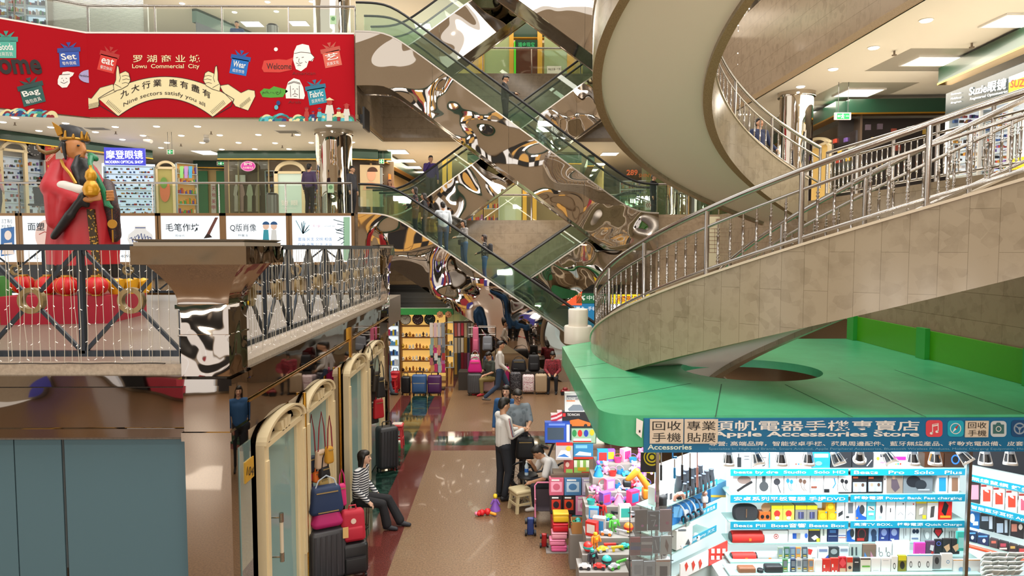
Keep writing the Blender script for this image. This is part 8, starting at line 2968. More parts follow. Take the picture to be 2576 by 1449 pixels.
# ================================================================ PEOPLE
def blob(m, name, mt, parent, vox=.014, it=4):
 """one continuous skin over overlapping limbs"""
 o = m.build(name, mt, parent, smooth=0)
 d = o.modifiers.new('skin', 'REMESH')
 d.mode = 'VOXEL'
 d.voxel_size = vox
 d.use_smooth_shade = True
 if it:
  s = o.modifiers.new('soft', 'SMOOTH')
  s.factor, s.iterations = .5, it
 return o
STAND = dict(hip=(0, 0, .92), chest=(0, 0, 1.26), neck=(0, .0, 1.44), head=(0, -.02, 1.58), ls=(.19, 0, 1.38), rs=(-.19, 0, 1.38), le=(.24, .02, 1.10), re=(-.24, .02, 1.10), lw=(.24, -.06, .86), rw=(-.24, -.06, .86),
   lh=(.09, 0, .90), rh=(-.09, 0, .90), lk=(.1, -.02, .48), rk=(-.1, -.02, .48), la=(.1, .03, .08), ra=(-.1, .03, .08))
SIT = dict(hip=(0, .0, .48), chest=(0, -.02, .84), neck=(0, -.04, 1.0), head=(0, -.07, 1.14), ls=(.19, -.02, .95), rs=(-.19, -.02, .95), le=(.23, -.1, .68), re=(-.23, -.1, .68), lw=(.12, -.32, .60), rw=(-.12, -.32, .60),
  lh=(.09, -.02, .46), rh=(-.09, -.02, .46), lk=(.12, -.44, .48), rk=(-.12, -.44, .48), la=(.12, -.42, .08), ra=(-.12, -.42, .08))
def person(label, pos, rz, H, top, bot, shoe='#1d1d20', hair='#17130f', skin=SKIN, sleeve=1.0, base=None, hl=0, vox=.016, hy=0., hp=0., extra=None, topmat=None, fem=0, bl=1.0, toe=0., group=None, **J):
 P = dict(base or STAND)
 P.update(J)
 s = H / 1.7
 P = {k: V(v) * s for k, v in P.items()}
 o = thing('person', label, 'person', pos, group)
 ORI[o.name] = V((0, 0, 0))
 o.rotation_euler = (0, 0, rz)
 Hm = Matrix.Rotation(hy, 3, 'Z') @ Matrix.Rotation(hp, 3, 'X')
 hd = P['head']
 hq = lambda x, y, z: hd + Hm @ (V((x, y, z)) * s)
 SK, TM, BM = mat(skin, .5), topmat or mat(top, .8), mat(bot, .8)
 m = MB()
 m.sph(hq(0, 0, .01), (.075 * s, .092 * s, .108 * s), 14, rot=Hm)
 m.cap(hq(0, -.05, -.06), hq(0, -.062, -.075), .045 * s, .03 * s)
 m.cap(hq(0, -.09, .0), hq(0, -.105, -.022), .014 * s, .018 * s)
 for x in (-1, 1):
  m.sph(hq(x * .077, .01, -.01), (.014 * s, .022 * s, .032 * s), 8, rot=Hm)
 m.cap(P['neck'] - V((0, 0, .04)) * s, hq(0, .015, -.05), .056 * s, .052 * s)
 m.cap(P['hip'], P['chest'], .11 * s, .11 * s)
 m.cap(P['chest'], P['neck'] - V((0, 0, .06)) * s, .11 * s, .06 * s)
 for q in 'lr':
  a, e, w = P[q + 's'], P[q + 'e'], P[q + 'w']
  m.cap(P['neck'] - V((0, 0, .05)) * s, a, .055 * s, .052 * s)
  m.cap(a, e, .047 * s, .038 * s)
  m.cap(e, w, .037 * s, .027 * s)
  d = (w - e).normalized()
  n = d.orthogonal().normalized() if abs(d.z) > .95 else d.cross(V((0, 0, 1))).normalized()
  up = n.cross(d)
  m.cap(w, w + d * .06 * s, .03 * s, .034 * s)
  sg = 1 if q == 'l' else -1
  for k in range(4):
   b = w + d * .08 * s + n * (.027 - .018 * k) * s
   L = (.05, .06, .064, .055)[k] * s
   mid = b + d * L * .6 - up * .008 * s
   m.cap(b, mid, .0105 * s, .0095 * s, n=6)
   m.cap(mid, mid + d * L * .45 - up * .024 * s, .0095 * s, .008 * s, n=6)
  m.cap(w + d * .03 * s - n * .03 * sg * s * .6, w + d * .075 * s - n * .052 * s * sg - up * .01 * s, .0125 * s, .0095 * s, n=6)
  h, k, an = P[q + 'h'], P[q + 'k'], P[q + 'a']
  m.cap(h, k, .082 * s, .055 * s)
  m.cap(k, an, .055 * s, .037 * s)
  f = V((0, -1, 0))
  m.cap(an - V((0, -.02, .03)) * s, an + (f * .12 - V((0, 0, .045))) * s, .034 * s, .028 * s)
 bd = blob(m, 'body', SK, o, min(vox, .013), 2)
 m = MB()
 g = .018 * s
 m.cap(P['hip'] + V((0, 0, .03)) * s, P['chest'], .125 * s + g * (.5 - fem * .3), .12 * s + g * .3)
 for x in (-1, 1):
  m.cap(P['hip'] + V((x * .05, 0, .04)) * s, P['chest'] + V((x * .075, 0, 0)) * s, .105 * s + g * .3, .10 * s)
  m.cap(P['chest'] + V((x * .08, 0, 0)) * s, P['ls' if x > 0 else 'rs'] - V((x * .03, 0, .01)) * s, .095 * s, .062 * s)
 m.cap(P['chest'], P['neck'] - V((0, 0, .055)) * s, .11 * s, .066 * s)
 for q in 'lr':
  a, e, w = P[q + 's'], P[q + 'e'], P[q + 'w']
  m.cap(P['neck'] - V((0, 0, .06)) * s, a - V((0, 0, .004)) * s, .07 * s, .064 * s)
  if sleeve > .5:
   m.cap(a, e, .062 * s, .053 * s)
   m.cap(e, e.lerp(w, min(1, (sleeve - .5) * 1.9)), .053 * s, .042 * s)
  else:
   m.cap(a, a.lerp(e, sleeve * 2), .064 * s, .06 * s)
 blob(m, 'top', TM, o, vox)
 m = MB()
 m.cap(P['hip'] - V((0, 0, .02)) * s, P['hip'] + V((0, 0, .07)) * s, .125 * s, .122 * s)
 for q in 'lr':
  h, k, an = P[q + 'h'], P[q + 'k'], P[q + 'a']
  m.cap(h, k, .098 * s, .070 * s)
  m.cap(k, k.lerp(an, .94), .068 * s, .052 * s * bl)
  m.cap(P['hip'], h, .11 * s, .1 * s)
 blob(m, 'trousers', BM, o, vox)
 for q in 'lr':
  an = P[q + 'a']
  f = V((0, -1, 0))
  m = MB()
  m.cap(an - V((0, -.035, .03)) * s, an + (f * .05 - V((0, 0, .035))) * s, .042 * s, .044 * s)
  m.cap(an + (f * .05 - V((0, 0, .04))) * s, an + (f * .15 - V((0, 0, .05))) * s, .044 * s, .034 * s)
  m.v = [(x, y, max(z, an.z - .08 * s)) for x, y, z in m.v]
  blob(m, 'shoe', mat(shoe, .6), o, .014, 2)
 m = MB()
 for c, r_ in (((0, .025, .035), (.086, .092, .096)), ((0, -.01, .075), (.078, .085, .055)), ((0, .06, -.01), (.074, .05, .075))):
  m.sph(hq(*c), tuple(q * s for q in r_), 14, rot=Hm)
 if hl:
  m.sph(hq(0, .05, -.05 - hl * .4), (.085 * s, .05 * s, (.09 + hl * .5) * s), 14, rot=Hm)
  for x in (-1, 1):
   m.cap(hq(x * .072, .0, .03), hq(x * .078, .02, -.06 - hl * .6), .026 * s, .022 * s)
 blob(m, 'hair', mat(hair, .45), o, .014, 3)
 m = MB()
 for x in (-1, 1):
  m.sph(hq(x * .03, -.083, .012), (.013 * s, .008 * s, .007 * s), 8, rot=Hm)
  m.cap(hq(x * .018, -.087, .032), hq(x * .044, -.080, .032), .004 * s, n=6)
 m.build('eyes_and_brows', mat('#1c1512', .4), bd)
 m = MB()
 m.cap(hq(-.022, -.088, -.052), hq(.022, -.088, -.052), .006 * s, n=6)
 m.build('mouth', mat('#9a4f48', .5), bd)
 if extra:
  extra(o, P, s, hq)
 return o
def x_glasses(o, P, s, hq):
 m = MB()
 for x in (-1, 1):
  m.tube([hq(x * .033 + .024 * math.cos(t), -.098, .008 + .018 * math.sin(t)) for t in [2 * PI * i / 14 for i in range(14)]], .003 * s, n=5, closed=True)
  m.cyl(hq(x * .057, -.097, .012), hq(x * .08, .0, .012), .003 * s, n=5)
 m.cyl(hq(-.01, -.1, .01), hq(.01, -.1, .01), .003 * s, n=5)
 m.build('glasses', BLACK, o)
def x_phone(o, P, s, hq):
 m = MB()
 c = (P['lw'] + P['rw']) / 2 + V((0, -.1, .02)) * s
 m.box(c, (.07, .14, .012), rot=Matrix.Rotation(.5, 3, 'X'))
 m.build('phone', BLACK, o, smooth=0)
def x_pack(o, P, s, hq):
 m = MB()
 m.rbox(P['chest'] + V((0, .2, -.06)) * s, (.28 * s, .16 * s, .38 * s), .06)
 m.build('backpack', mat('#26262b', .7), o)
def x_stripe(o, P, s, hq):
 for c, d in (('#2a3a6a', .0), ('#a8303a', .018)):
  m = MB()
  pts = [P['rs'] + V((-.055, -.0 + d, .03)) * s, P['re'] + V((-.056, .0 + d, .01)) * s, P['rw'].lerp(P['re'], .2) + V((-.05, .02 + d, .01)) * s]
  m.tube(pts, .006, n=5)
  m.build('sleeve_stripe', mat(c, .7), o)
def x_tail(o, P, s, hq):
 m = MB()
 m.cap(hq(0, .1, .06), hq(0, .17, -.06), .035 * s, .02 * s)
 m.build('ponytail', mat('#17130f', .45), o)
def x_shoulderbag(o, P, s, hq):
 m = MB()
 m.rbox(P['hip'] + V((-.16, -.05, .02)) * s, (.1, .2, .18), .04)
 m.build('shoulder_bag', mat('#1d1a1c', .6), o)
HOLD = dict(le=(.22, -.08, 1.12), re=(-.22, -.08, 1.12), lw=(.08, -.32, 1.1), rw=(-.08, -.32, 1.1))
STRIPE = mat('#1d2230', .8, kind='stripe', scale=27, h2='#dcdcdc', name='striped_jersey')
CHECK = mat('#8a2a34', .8, kind='spots', scale=26, h2='#3a2228', name='checked_red')
FLORAL = mat('#1f1c22', .8, kind='spots', scale=16, h2='#a05a4a', name='dark_floral')
FLOR2 = mat('#18181c', .8, kind='spots', scale=22, h2='#a9a4a4', name='black_floral')
CAMO = mat('#1f2024', .8, kind='spots', scale=12, h2='#8a7a76', name='camouflage')
E90 = R(90)
person('young man in a white sweatshirt with striped sleeves seen from behind', (-.03, 11.45, 0), E90 + .45, 1.75, '#dcdad6', '#20242c', '#1c1c20', vox=.012, hy=.1, hp=.25, extra=x_stripe, le=(.2, -.06, 1.12), re=(-.22, -.05, 1.10), lw=(.07, -.30, 1.12), rw=(-.06, -.33, 1.14), lk=(.1, 0, .48), rk=(-.1, -.05, .48))
person('man with glasses in a mottled grey tee shirt facing the young man', (.22, 12.2, 0), .35, 1.74, '#77828a', '#22242a', vox=.012, hp=.3, sleeve=.45, hair='#231d19', extra=x_glasses, topmat=mat('#7f8a92', .8, kind='spots', scale=9, h2='#6a757d', name='mottled_grey'), **HOLD)
person('smiling woman in blue half hidden behind the man with glasses', (.03, 12.95, 0), -.3, 1.66, '#2f5a8a', '#22242a', hl=.18, skin='#d8a88c')
person('walking man in a white shirt and jeans crossing the hall', (-.14, 18.7, 0), E90, 1.72, '#d4d0ca', '#31435c', '#6a625a', hair='#1c1612', le=(.22, .1, 1.1), lw=(.2, -.08, .92), re=(-.22, -.02, 1.1), rw=(-.2, -.2, .95), lk=(.1, -.2, .50), la=(.1, -.22, .08), rk=(-.1, .06, .48), ra=(-.1, .42, .16))
person('man sitting bent over his phone on the low bench', (-.42, 19.9, 0), -.9, 1.68, '#3a4238', '#8a7a4a', '#b8303a', base=SIT, hp=.6, sleeve=.4, extra=x_phone)
person('woman in a red checked shirt sitting beside the champagne suitcase', (1.43, 20.25, 0), -.1, 1.62, '#8a2a34', '#1f1f24', base=SIT, hp=.55, hl=.03, topmat=CHECK, extra=x_shoulderbag)
person('person with a black backpack half hidden by the arcade end wall', (-3.42, 19.6, 0), E90, 1.68, '#3a3a44', '#5a6a7a', '#1d1d20', extra=x_pack, rk=(-.1, -.1, .48), ra=(-.1, .16, .08), la=(.1, -.14, .08))
person('woman in a black and white striped top sitting by the handbags', (-2.22, 10.3, 0), E90 - .15, 1.62, '#22252c', '#1b1b1f', '#26262c', base=SIT, topmat=STRIPE, hl=.10, vox=.012, skin='#d8ae94', bl=1.5, hy=.15, lk=(.13, -.42, .44), la=(.13, -.62, .08), rk=(-.1, -.40, .44), ra=(-.06, -.46, .08), le=(.24, .0, .70), re=(-.24, 0, .70), lw=(.2, -.2, .50), rw=(-.2, -.2, .50))
person('woman in a white tee shirt leaning over a low table by the toys', (.86, 11.1, 0), -E90 + .2, 1.62, '#dcdad8', '#22252b', '#d4cfca', base=SIT, hip=(0, .0, .42), lh=(.09, -.02, .40), rh=(-.09, -.02, .40), chest=(0, -.14, .76), neck=(0, -.24, .90), head=(0, -.34, .98), ls=(.18, -.2, .86), rs=(-.18, -.2, .86), le=(.26, -.3, .60), re=(-.22, -.32, .60), lw=(.1, -.48, .50), rw=(-.08, -.44, .78), vox=.012, hp=.7, sleeve=.4, extra=x_tail, lk=(.14, -.44, .44), rk=(-.12, -.44, .44))
# riders
YM = (YA0 + YA1) / 2
def rider(label, u, zf, y, rz, H, *a, **k):
 x = at(u, 500, y).x
 x = -4.32 + .222 * (math.floor((x + 4.32) / .222) + .5)      # the middle of a step
 return person(label, (x, y, zf(x) - .218), rz, H, *a, **k)
rider('foremost rider, a woman in a dark floral blouse near the top of the lowest escalator', 1038, zA1, YM - .22, -E90, 1.62, '#2a2024', '#1c1c22', topmat=FLORAL, hl=.08, fem=1, **{**HOLD, 'lw': (.1, -.25, 1.0)})
rider('rider in dark clothes behind the floral blouse on the lowest escalator', 1072, zA1, YM + .34, -E90, 1.62, '#1d1d22', '#26282c', hl=.05)
rider('rider in a pale shirt and jeans holding the handrail, seen from behind', 1106, zA1, YM - .22, R(200), 1.74, '#c4ccd4', '#3a4f74', sleeve=.8, hair='#15110e', le=(.28, -.1, 1.2), lw=(.36, -.34, 1.2))
rider('rider in a grey patterned jacket with a strap bag on the lowest escalator', 1160, zA1, YM, -E90 + .5, 1.62, '#8a8684', '#44608a', hl=.06, topmat=mat('#9a9694', .8, kind='spots', scale=18, h2='#6a625f', name='grey_pattern'), extra=x_shoulderbag, fem=1, **HOLD)
rider('last rider, long haired woman in a black floral blouse with a backpack', 1213, zA1, YM, -E90, 1.60, '#1a1a1e', '#3a5f8f', topmat=FLOR2, hl=.2, hair='#2a1a14', extra=x_pack, fem=1, le=(.22, -.04, 1.12), lw=(.1, -.24, 1.05))
rider('man in black with a camouflage hood reading his phone on the long escalator', 1268, zA2, YM, E90 - .2, 1.74, '#1c1d20', '#1a1a1e', hp=.5, extra=x_phone, **HOLD)
rider('man in a purple hooded top covering his mouth on the rear escalator', 1089, zB2, (YB0 + YB1) / 2, .25, 1.74, '#3f2a6a', '#3a3634', re=(-.24, -.12, 1.16), rw=(-.06, -.16, 1.44))
# upper floors
person('woman in pink standing at the far left optician', (-16.7, 22.8, Z2), 2.6, 1.62, '#d8a0a8', '#1f1f24', hl=.1)
for i, (x, r_) in enumerate(((-15.7, 2.9), (-14.7, 3.3))):
 c_ = thing('swivel_chair', ('left', 'right')[i] + ' dark chair at the optician counter, carrying a seated customer', 'chair', (x, 23.3, Z2))
 m = MB()
 m.rbox((x, 23.3, Z2 + .37), (.46, .46, .07), .03)
 m.build('seat', BLACK, c_)
 m = MB()
 m.cyl((x, 23.3, Z2), (x, 23.3, Z2 + .34), .03)
 m.lathe([(.22, 0), (.2, .04)], (x, 23.3, Z2), 14)
 m.build('pedestal', STEEL, c_)
 person(('customer in black', 'customer in a dark jacket')[i] + ' sitting at the optician on the ' + ('left' if i == 0 else 'right') + ' chair', (x, 23.3, Z2), r_, 1.66, '#1f2024', '#26262c', base=SIT)
person('man in purple leaning at the glass balustrade by the mirrored column', (-6.45, 22.75, Z2), 2.8, 1.70, '#4a3a5a', '#1f1f24')
person('man in grey behind the balustrade beside the lowest escalator head', (-5.15, 23.2, Z2), 1.2, 1.68, '#3a3a40', '#1f1f24')
person('red haired woman in the back corridor behind the lowest escalator', (-4.55, 27.2, Z2), .6, 1.62, '#a8707a', '#3a3036', hl=.12, hair='#5a2a1c')
person('man in blue at the glass on the upper left balcony', (-9.87, 25.8, Z3), .2, 1.66, '#2f4a7a', '#26262c')
person('man in navy leaning on the upper spiral stair rail', (5.95, 16.1, 5.62), .3, 1.70, '#1f2a4a', '#22222a', le=(.3, .0, 1.12), lw=(.34, -.2, .95))
person('dark haired passer by standing near the shop numbered 289', (5.55, 25.6, Z2), 1.0, 1.68, '#26262c', '#26262c')
# ---- seats and things around the people
def wire_stool(label, p, r_, h):
 o = thing('wire_stool', label, 'stool', p)
 m = MB()
 m.lathe([(r_ * .95, h - .05), (r_, h - .03), (r_ * .9, h)], p, 20)
 m.build('seat', BLACK, o)
 m = MB()
 for k in range(12):
  a = 2 * PI * k / 12
  d = V((math.cos(a), math.sin(a), 0)) * r_ * .9
  m.cyl(V(p) + d * .85, V(p) + d + V((0, 0, h - .04)), .006, n=5)
 m.tube([V(p) + V((math.cos(t), math.sin(t), 0)) * r_ * .78 + V((0, 0, .01)) for t in [2 * PI * k / 20 for k in range(20)]], .008, n=5, closed=True)
 m.build('wire_legs', STEEL, o)
wire_stool('wire legged stool under the woman in stripes', V((-2.22, 10.3, 0)), .15, .40)
wire_stool('low stool under the woman in the white tee shirt', V((.86, 11.1, 0)), .15, .33)
wire_stool('round black topped wire table in front of the leaning woman', V((.38, 11.25, 0)), .18, .50)
p = V((.36, 11.2, .502))
o = thing('water_bottle', 'clear bottle with a blue label on the round wire table', 'bottle', p)
m = MB()
m.lathe([(.032, 0), (.034, .02), (.03, .1), (.034, .15), (.014, .2), (.014, .22)], p, 14)
m.build('bottle', mat('#c4d8e4', .1), o)
m = MB()
m.lathe([(.035, .05), (.035, .11)], p, 14)
m.build('label_band', mat('#2a6ac0', .4), o)
m = MB()
m.lathe([(.016, .215), (.016, .235)], p, 10)
m.build('cap', WHITE, o)
# bicycle with a black bag behind the table
p = V((.72, 12.0, 0))
o = thing('bicycle', 'dark folding bicycle with a red and black saddle beside the toy boxes', 'bicycle', p)
for dx in (-.42, .38):
 m = MB()
 m.tube([p + V((dx + .22 * math.cos(t), 0, .24 + .22 * math.sin(t))) for t in [2 * PI * k / 28 for k in range(28)]], .02, n=6, closed=True)
 m.build('tyre', BLACK, o)
 m = MB()
 for k in range(7):
  t = k * PI / 7
  d = V((math.cos(t), 0, math.sin(t))) * .21
  m.cyl(p + V((dx, 0, .24)) - d, p + V((dx, 0, .24)) + d, .003, n=4)
 m.build('spokes', STEEL, o)
m = MB()
for a, b in (((-.42, 0, .24), (-.05, 0, .3)), ((-.05, 0, .3), (.38, 0, .24)), ((-.05, 0, .3), (.15, 0, .8)), ((-.36, 0, .34), (.1, 0, .5)), ((-.42, 0, .24), (-.32, 0, 1.02))):
 m.cyl(p + V(a), p + V(b), .02, n=8)
m.build('frame', DARK, o)
m = MB()
m.cyl(p + V((-.32, -.24, 1.03)), p + V((-.32, .24, 1.03)), .015)
m.build('handlebar', BLACK, o)
m = MB()
m.loft([[p + V((x, w * math.cos(t), .82 + .03 * math.sin(t))) for t in [2 * PI * k / 12 for k in range(12)]] for x, w in ((.0, .02), (.08, .04), (.2, .085), (.27, .08))])
m.build('saddle', mat('#5a1a20', .5), o)
bag('black bag hanging on the handlebar of the bicycle', p + V((-.36, -.16, .58)), .36, .38, .2, '#17171a', strap=.1, name='bag', cat='bag')
# ================================================================ STATUE
sx, sy = -6.83, 11.2
st = thing('statue', 'red robed bearded deity statue with black hat holding a gold gourd', 'statue', (sx, sy, MZ + .43))
ORI[st.name] = V((0, 0, 0))
st.rotation_euler = (0, 0, .1)
zb = MZ + .43
TH = lambda u, v: ((u - 222) / 153.3, (622 - v) / 153.3 + 4.3 - zb)     # statue's own width and height
RB_, BK_ = mat('#b5202c', .45), mat('#17171b', .4)
def rings(rows, n=64):
 out = []
 for u, v, w, d in rows:
  x, z = TH(u, v)
  out.append([V((x + w / 153.3 * math.cos(t) * (1 + .05 * math.sin(6 * t) + .03 * math.sin(15 * t + v * .03)), d / 153.3 * math.sin(t) * (1 + .05 * math.sin(7 * t) + .035 * math.sin(17 * t + v * .04)), z)) for t in [2 * PI * k / n for k in range(n)]])
 return out
m = MB()
m.loft(rings(((216, 738, 70, 56), (217, 700, 76, 60), (218, 690, 70, 56))))
m.build('under_robe', mat('#d8b8ae', .5), st)
m = MB()
m.loft(rings(((217, 698, 77, 58), (217, 664, 79, 60))))
m.build('black_hem', BK_, st)
m = MB()
m.loft(rings(((217, 666, 78, 60), (218, 620, 79, 60), (222, 560, 76, 56), (222, 500, 70, 52), (214, 470, 62, 48), (208, 445, 54, 42), (206, 425, 46, 34), (207, 408, 30, 26), (210, 396, 18, 18))))
m.build('robe', RB_, st)
m = MB()
x0, z0 = TH(265, 690)
m.loft([[V((TH(u - 8, v)[0], d - .0, TH(u, v)[1])), V((TH(u + 8, v)[0], d, TH(u, v)[1])), V((TH(u + 8, v)[0], d + .05, TH(u, v)[1])), V((TH(u - 8, v)[0], d + .05, TH(u, v)[1]))] for u, v, d in ((272, 700, -.36), (270, 640, -.36), (266, 580, -.36), (262, 530, -.35))])
m.build('front_panel', mat('#3a2c14', .5, kind='spots', scale=26, h2='#c89a34', name='black_gold_brocade'), st, smooth=0)
TV = lambda u, v, d: V((TH(u, v)[0], d, TH(u, v)[1]))
m = MB()
m.cap(TV(178, 428, -.1), TV(172, 478, -.28), .15, .17)
m.cap(TV(172, 478, -.28), TV(246, 508, -.46), .16, .10)
m.cap(TV(180, 500, -.30), TV(178, 560, -.32), .16, .12)
m.cap(TV(215, 510, -.40), TV(190, 575, -.34), .12, .08)
blob(m, 'near_sleeve', RB_, st, .03)
m = MB()
m.cap(TV(258, 500, -.5), TV(228, 545, -.5), .06, .07)
m.cap(TV(228, 545, -.5), TV(184, 596, -.42), .08, .06)
m.cap(TV(258, 500, -.5), TV(262, 520, -.46), .06, .06)
blob(m, 'sleeve_lining', BK_, st, .025)
m = MB()
m.cap(TV(268, 470, .1), TV(292, 510, -.1), .14, .12)
m.cap(TV(294, 520, -.12), TV(298, 592, -.06), .12, .10)
m.cap(TV(304, 530, -.12), TV(300, 600, -.1), .08, .07)
blob(m, 'far_sleeve', mat('#2a1c1e', .5, kind='spots', scale=40, h2='#5a2428', name='dark_brocade'), st, .03)
m = MB()
m.cap(TV(205, 478, -.36), TV(250, 488, -.42), .11, .09)
blob(m, 'white_wrap', mat('#d4cfc8', .6), st, .025)
FSK = mat('#b87a44', .45)
m = MB()
m.sph(TV(212, 380, -.06), (.155, .16, .21), 16)
m.cap(TV(234, 374, -.1), TV(238, 387, -.11), .022, .034)
m.cap(TV(224, 398, -.1), TV(216, 410, -.08), .085, .07)
m.sph(TV(190, 385, -.18), (.03, .03, .07), 8)
blob(m, 'head', FSK, st, .02)
m = MB()
for d in (-.19, -.02):
 m.sph(TV(229, 375, d), (.025, .02, .016), 8)
m.build('eyes', BK_, st)
m = MB()
for k in range(9):
 a = TV(228 + k * .8, 403 + k % 3, -.22 + .03 * k)
 m.tube([a, TV(226 + k * 2, 430, -.3 + .03 * k), TV(238 + k * 1.5, 462, -.34 + .03 * k), TV(244 + k * 1.6, 486 + 4 * (k % 3), -.36 + .03 * k)], [.032, .058, .05, .012], n=7)
m.cap(TV(237, 395, -.2), TV(226, 404, -.24), .012, .02)
m.cap(TV(196, 372, -.2), TV(198, 408, -.18), .04, .02)
blob(m, 'beard', BK_, st, .018, 2)
m = MB()
m.loft(rings(((208, 364, 29, 26), (208, 352, 31, 28), (206, 338, 28, 25), (198, 326, 24, 20), (190, 322, 15, 14)), 20))
m.sph(TV(194, 376, -.04), (.12, .15, .12), 14)
m.build('hat', BK_, st)
GO = mat('#b8862f', .35, metal=.5)
m = MB()
for k in range(10):
 t = 2 * PI * k / 10
 c = TV(208, 356, 0) + V((.19 * math.cos(t), .18 * math.sin(t), .0))
 m.cap(c, c + V((.0, 0, .05 + .05 * (k % 2))), .03, .014)
m.tube([TV(206, 358, 0) + V((.185 * math.cos(t), .18 * math.sin(t), 0)) for t in [2 * PI * k / 24 for k in range(24)]], .025, n=6, closed=True)
m.loft([[TV(u, v, d) for u, v in ((180, 352), (192, 346), (186, 330), (168, 318))] for d in (-.16, -.12)])
m.cap(TV(236, 354, -.05), TV(240, 340, -.05), .03, .012)
m.build('hat_crest', GO, st)
m = MB()
m.tube([TV(186, 374, -.1), TV(168, 388, -.1), TV(150, 393, -.12), TV(136, 386, -.14), TV(130, 372, -.14)], [.025, .032, .035, .03, .012], n=8)
m.build('hat_wing', mat('#7a5a2a', .4), st)
m = MB()
m.tube([TV(190, 412, -.2), TV(204, 428, -.32), TV(222, 446, -.38), TV(236, 470, -.4)], .025, n=6)
m.build('collar_trim', GO, st)
m = MB()
m.cap(TV(250, 506, -.48), TV(276, 510, -.52), .05, .045)
for k in range(4):
 m.cap(TV(278, 512 - 4 * k, -.56), TV(300, 509 - 5 * k, -.54), .02, .016)
m.cap(TV(272, 506, -.5), TV(284, 496, -.54), .02, .016)
m.cap(TV(296, 498, -.2), TV(308, 500, -.3), .05, .05)
for k in range(4):
 m.cap(TV(312, 486 + 7 * k, -.3), TV(306, 488 + 7 * k, -.42), .02, .017)
blob(m, 'hands', FSK, st, .014, 2)
m = MB()
m.lathe([(.02, 0), (.1, .04), (.125, .13), (.09, .22), (.06, .26), (.085, .32), (.07, .40), (.025, .45), (.02, .5)], TV(281, 505, -.55), 20)
m.build('gourd', mat('#c8921f', .25, metal=.3), st)
m = MB()
m.tube([TV(254, 402, -.14), TV(258, 418, -.24), TV(270, 436, -.36), TV(284, 452, -.4), TV(296, 482, -.4), TV(304, 520, -.38), TV(316, 528, -.38)], [.05, .035, .035, .035, .04, .05, .02], n=8)
m.sph(TV(257, 401, -.12), (.095, .05, .055), 12, rot=Matrix.Rotation(.6, 3, 'Y'))
m.build('sceptre', mat('#1f7a52', .35), st)
m = MB()
m.cyl(TV(316, 566, -.42), TV(316, 566, -.40), .07, n=20)
m.cyl(TV(316, 530, -.41), TV(316, 556, -.41), .006, n=5)
m.cyl(TV(316, 580, -.41), TV(316, 610, -.41), .012, n=5)
m.build('coin_pendant', GO, st)
for k in (0, 1):
 m = MB()
 m.cap(TV(268 + 18 * k, 712, -.42), TV(288 + 14 * k, 716, -.58), .07, .06)
 m.build('shoe', WHITE, st)
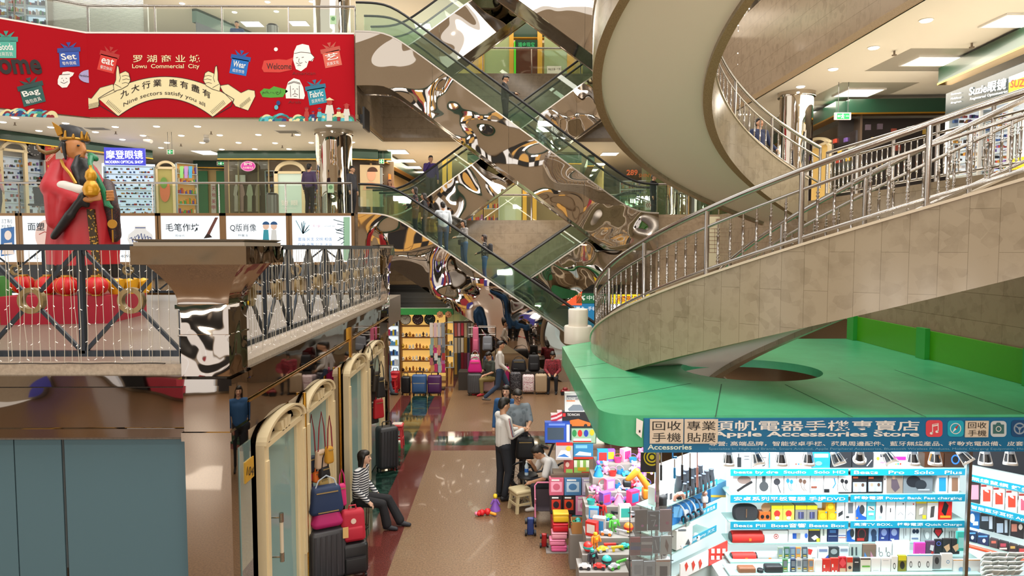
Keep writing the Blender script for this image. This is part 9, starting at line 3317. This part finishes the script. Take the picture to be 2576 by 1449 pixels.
# red plinth, lanterns and ingots
pz = thing('plinth', 'red cloth covered plinth under the robed statue', 'plinth', (-7.0, 11.25, MZ))
m = MB()
m.box((-7.0, 11.25, MZ + .215), (1.55, 1.5, .43), rz=.14)
m.build('cloth_cover', mat('#a81430', .6), pz, smooth=0)
def lantern(u, v, y, r_, lab):
 c = at(u, v, y)
 c.z = MZ + .43 + r_ * .92
 o = thing('lantern', lab, 'lantern', c - V((0, 0, r_ * .9)), 'red paper lanterns at the statue feet')
 m = MB()
 m.loft([[c + V((math.cos(t) * q * (1 + .04 * math.cos(14 * t)), math.sin(t) * q * (1 + .04 * math.cos(14 * t)), z)) for t in [2 * PI * i / 56 for i in range(56)]] for q, z in [(r_ * max(math.cos(a), .3), r_ * .86 * math.sin(a)) for a in [-1.3 + 2.6 * k / 12 for k in range(13)]]])
 m.build('shade', mat('#c8141c', .45), o)
 m = MB()
 for k in range(9):
  t = 2 * PI * k / 9 + .2
  m.tube([c + V((math.cos(t) * r_ * 1.03 * math.cos(a), math.sin(t) * r_ * 1.03 * math.cos(a), r_ * .88 * math.sin(a))) for a in [-1.25 + 2.5 * q / 10 for q in range(11)]], .004, n=4)
 m.build('gold_ribs', mat('#d88a3a', .4), o)
 m = MB()
 m.lathe([(r_ * .42, -r_ * .92), (r_ * .42, -r_ * .8)], c, 16)
 m.lathe([(r_ * .42, r_ * .8), (r_ * .42, r_ * .96)], c, 16)
 m.build('gold_rim', GO, o)
for i, (u, y) in enumerate(((60, 10.9), (122, 10.85), (168, 10.62), (243, 10.62))):
 lantern(u, 735, y, .17, '%s red paper lantern on the plinth' % ('far left', 'second', 'third', 'rightmost')[i])
for i, (u, v, y) in enumerate(((292, 745, 10.95), (326, 735, 11.1), (362, 735, 11.3))):
 c = at(u, v, y)
 c.z = MZ + .55
 o = thing('gold_ingot', '%s gold ingot ornament beside the lanterns' % ('left', 'middle', 'right')[i], 'ornament', c - V((0, 0, .12)), 'gold ingots on the plinth')
 m = MB()
 m.loft([[c + V((a * math.cos(t), .6 * a * math.sin(t), z + .07 * abs(math.cos(t)) * (z > 0))) for t in [2 * PI * k / 20 for k in range(20)]] for a, z in ((.08, -.12), (.12, -.05), (.16, .06), (.12, .05))])
 m.build('boat', mat('#e0a41c', .35), o)
 m = MB()
 m.sph(c + V((0, 0, .06)), .07, 12)
 m.build('knob', mat('#e8b83a', .3), o)
for lab, u, vb, y, w, h, c, rb in (('yellow gift box left of the plinth', 4, 812, 10.8, .5, .36, '#d8b81f', '#c8a01f'), ('green gift box on the yellow one', 8, 760, 10.8, .46, .36, '#4aa04a', '#c8c83a')):
 p = at(u, vb, y)
 p.z = MZ if 'yellow gift' in lab[:11] else MZ + .362
 p.x = -8.15
 o = thing('gift_box', lab, 'gift box', p)
 m = MB()
 m.box(p + V((0, 0, h / 2)), (w, w, h))
 m.build('box', mat(c, .4), o, smooth=0)
 m = MB()
 m.box(p + V((0, 0, h / 2 + .002)), (.05, w + .006, h + .004))
 m.build('ribbon', mat(rb, .4), o, smooth=0)
finish_texts()
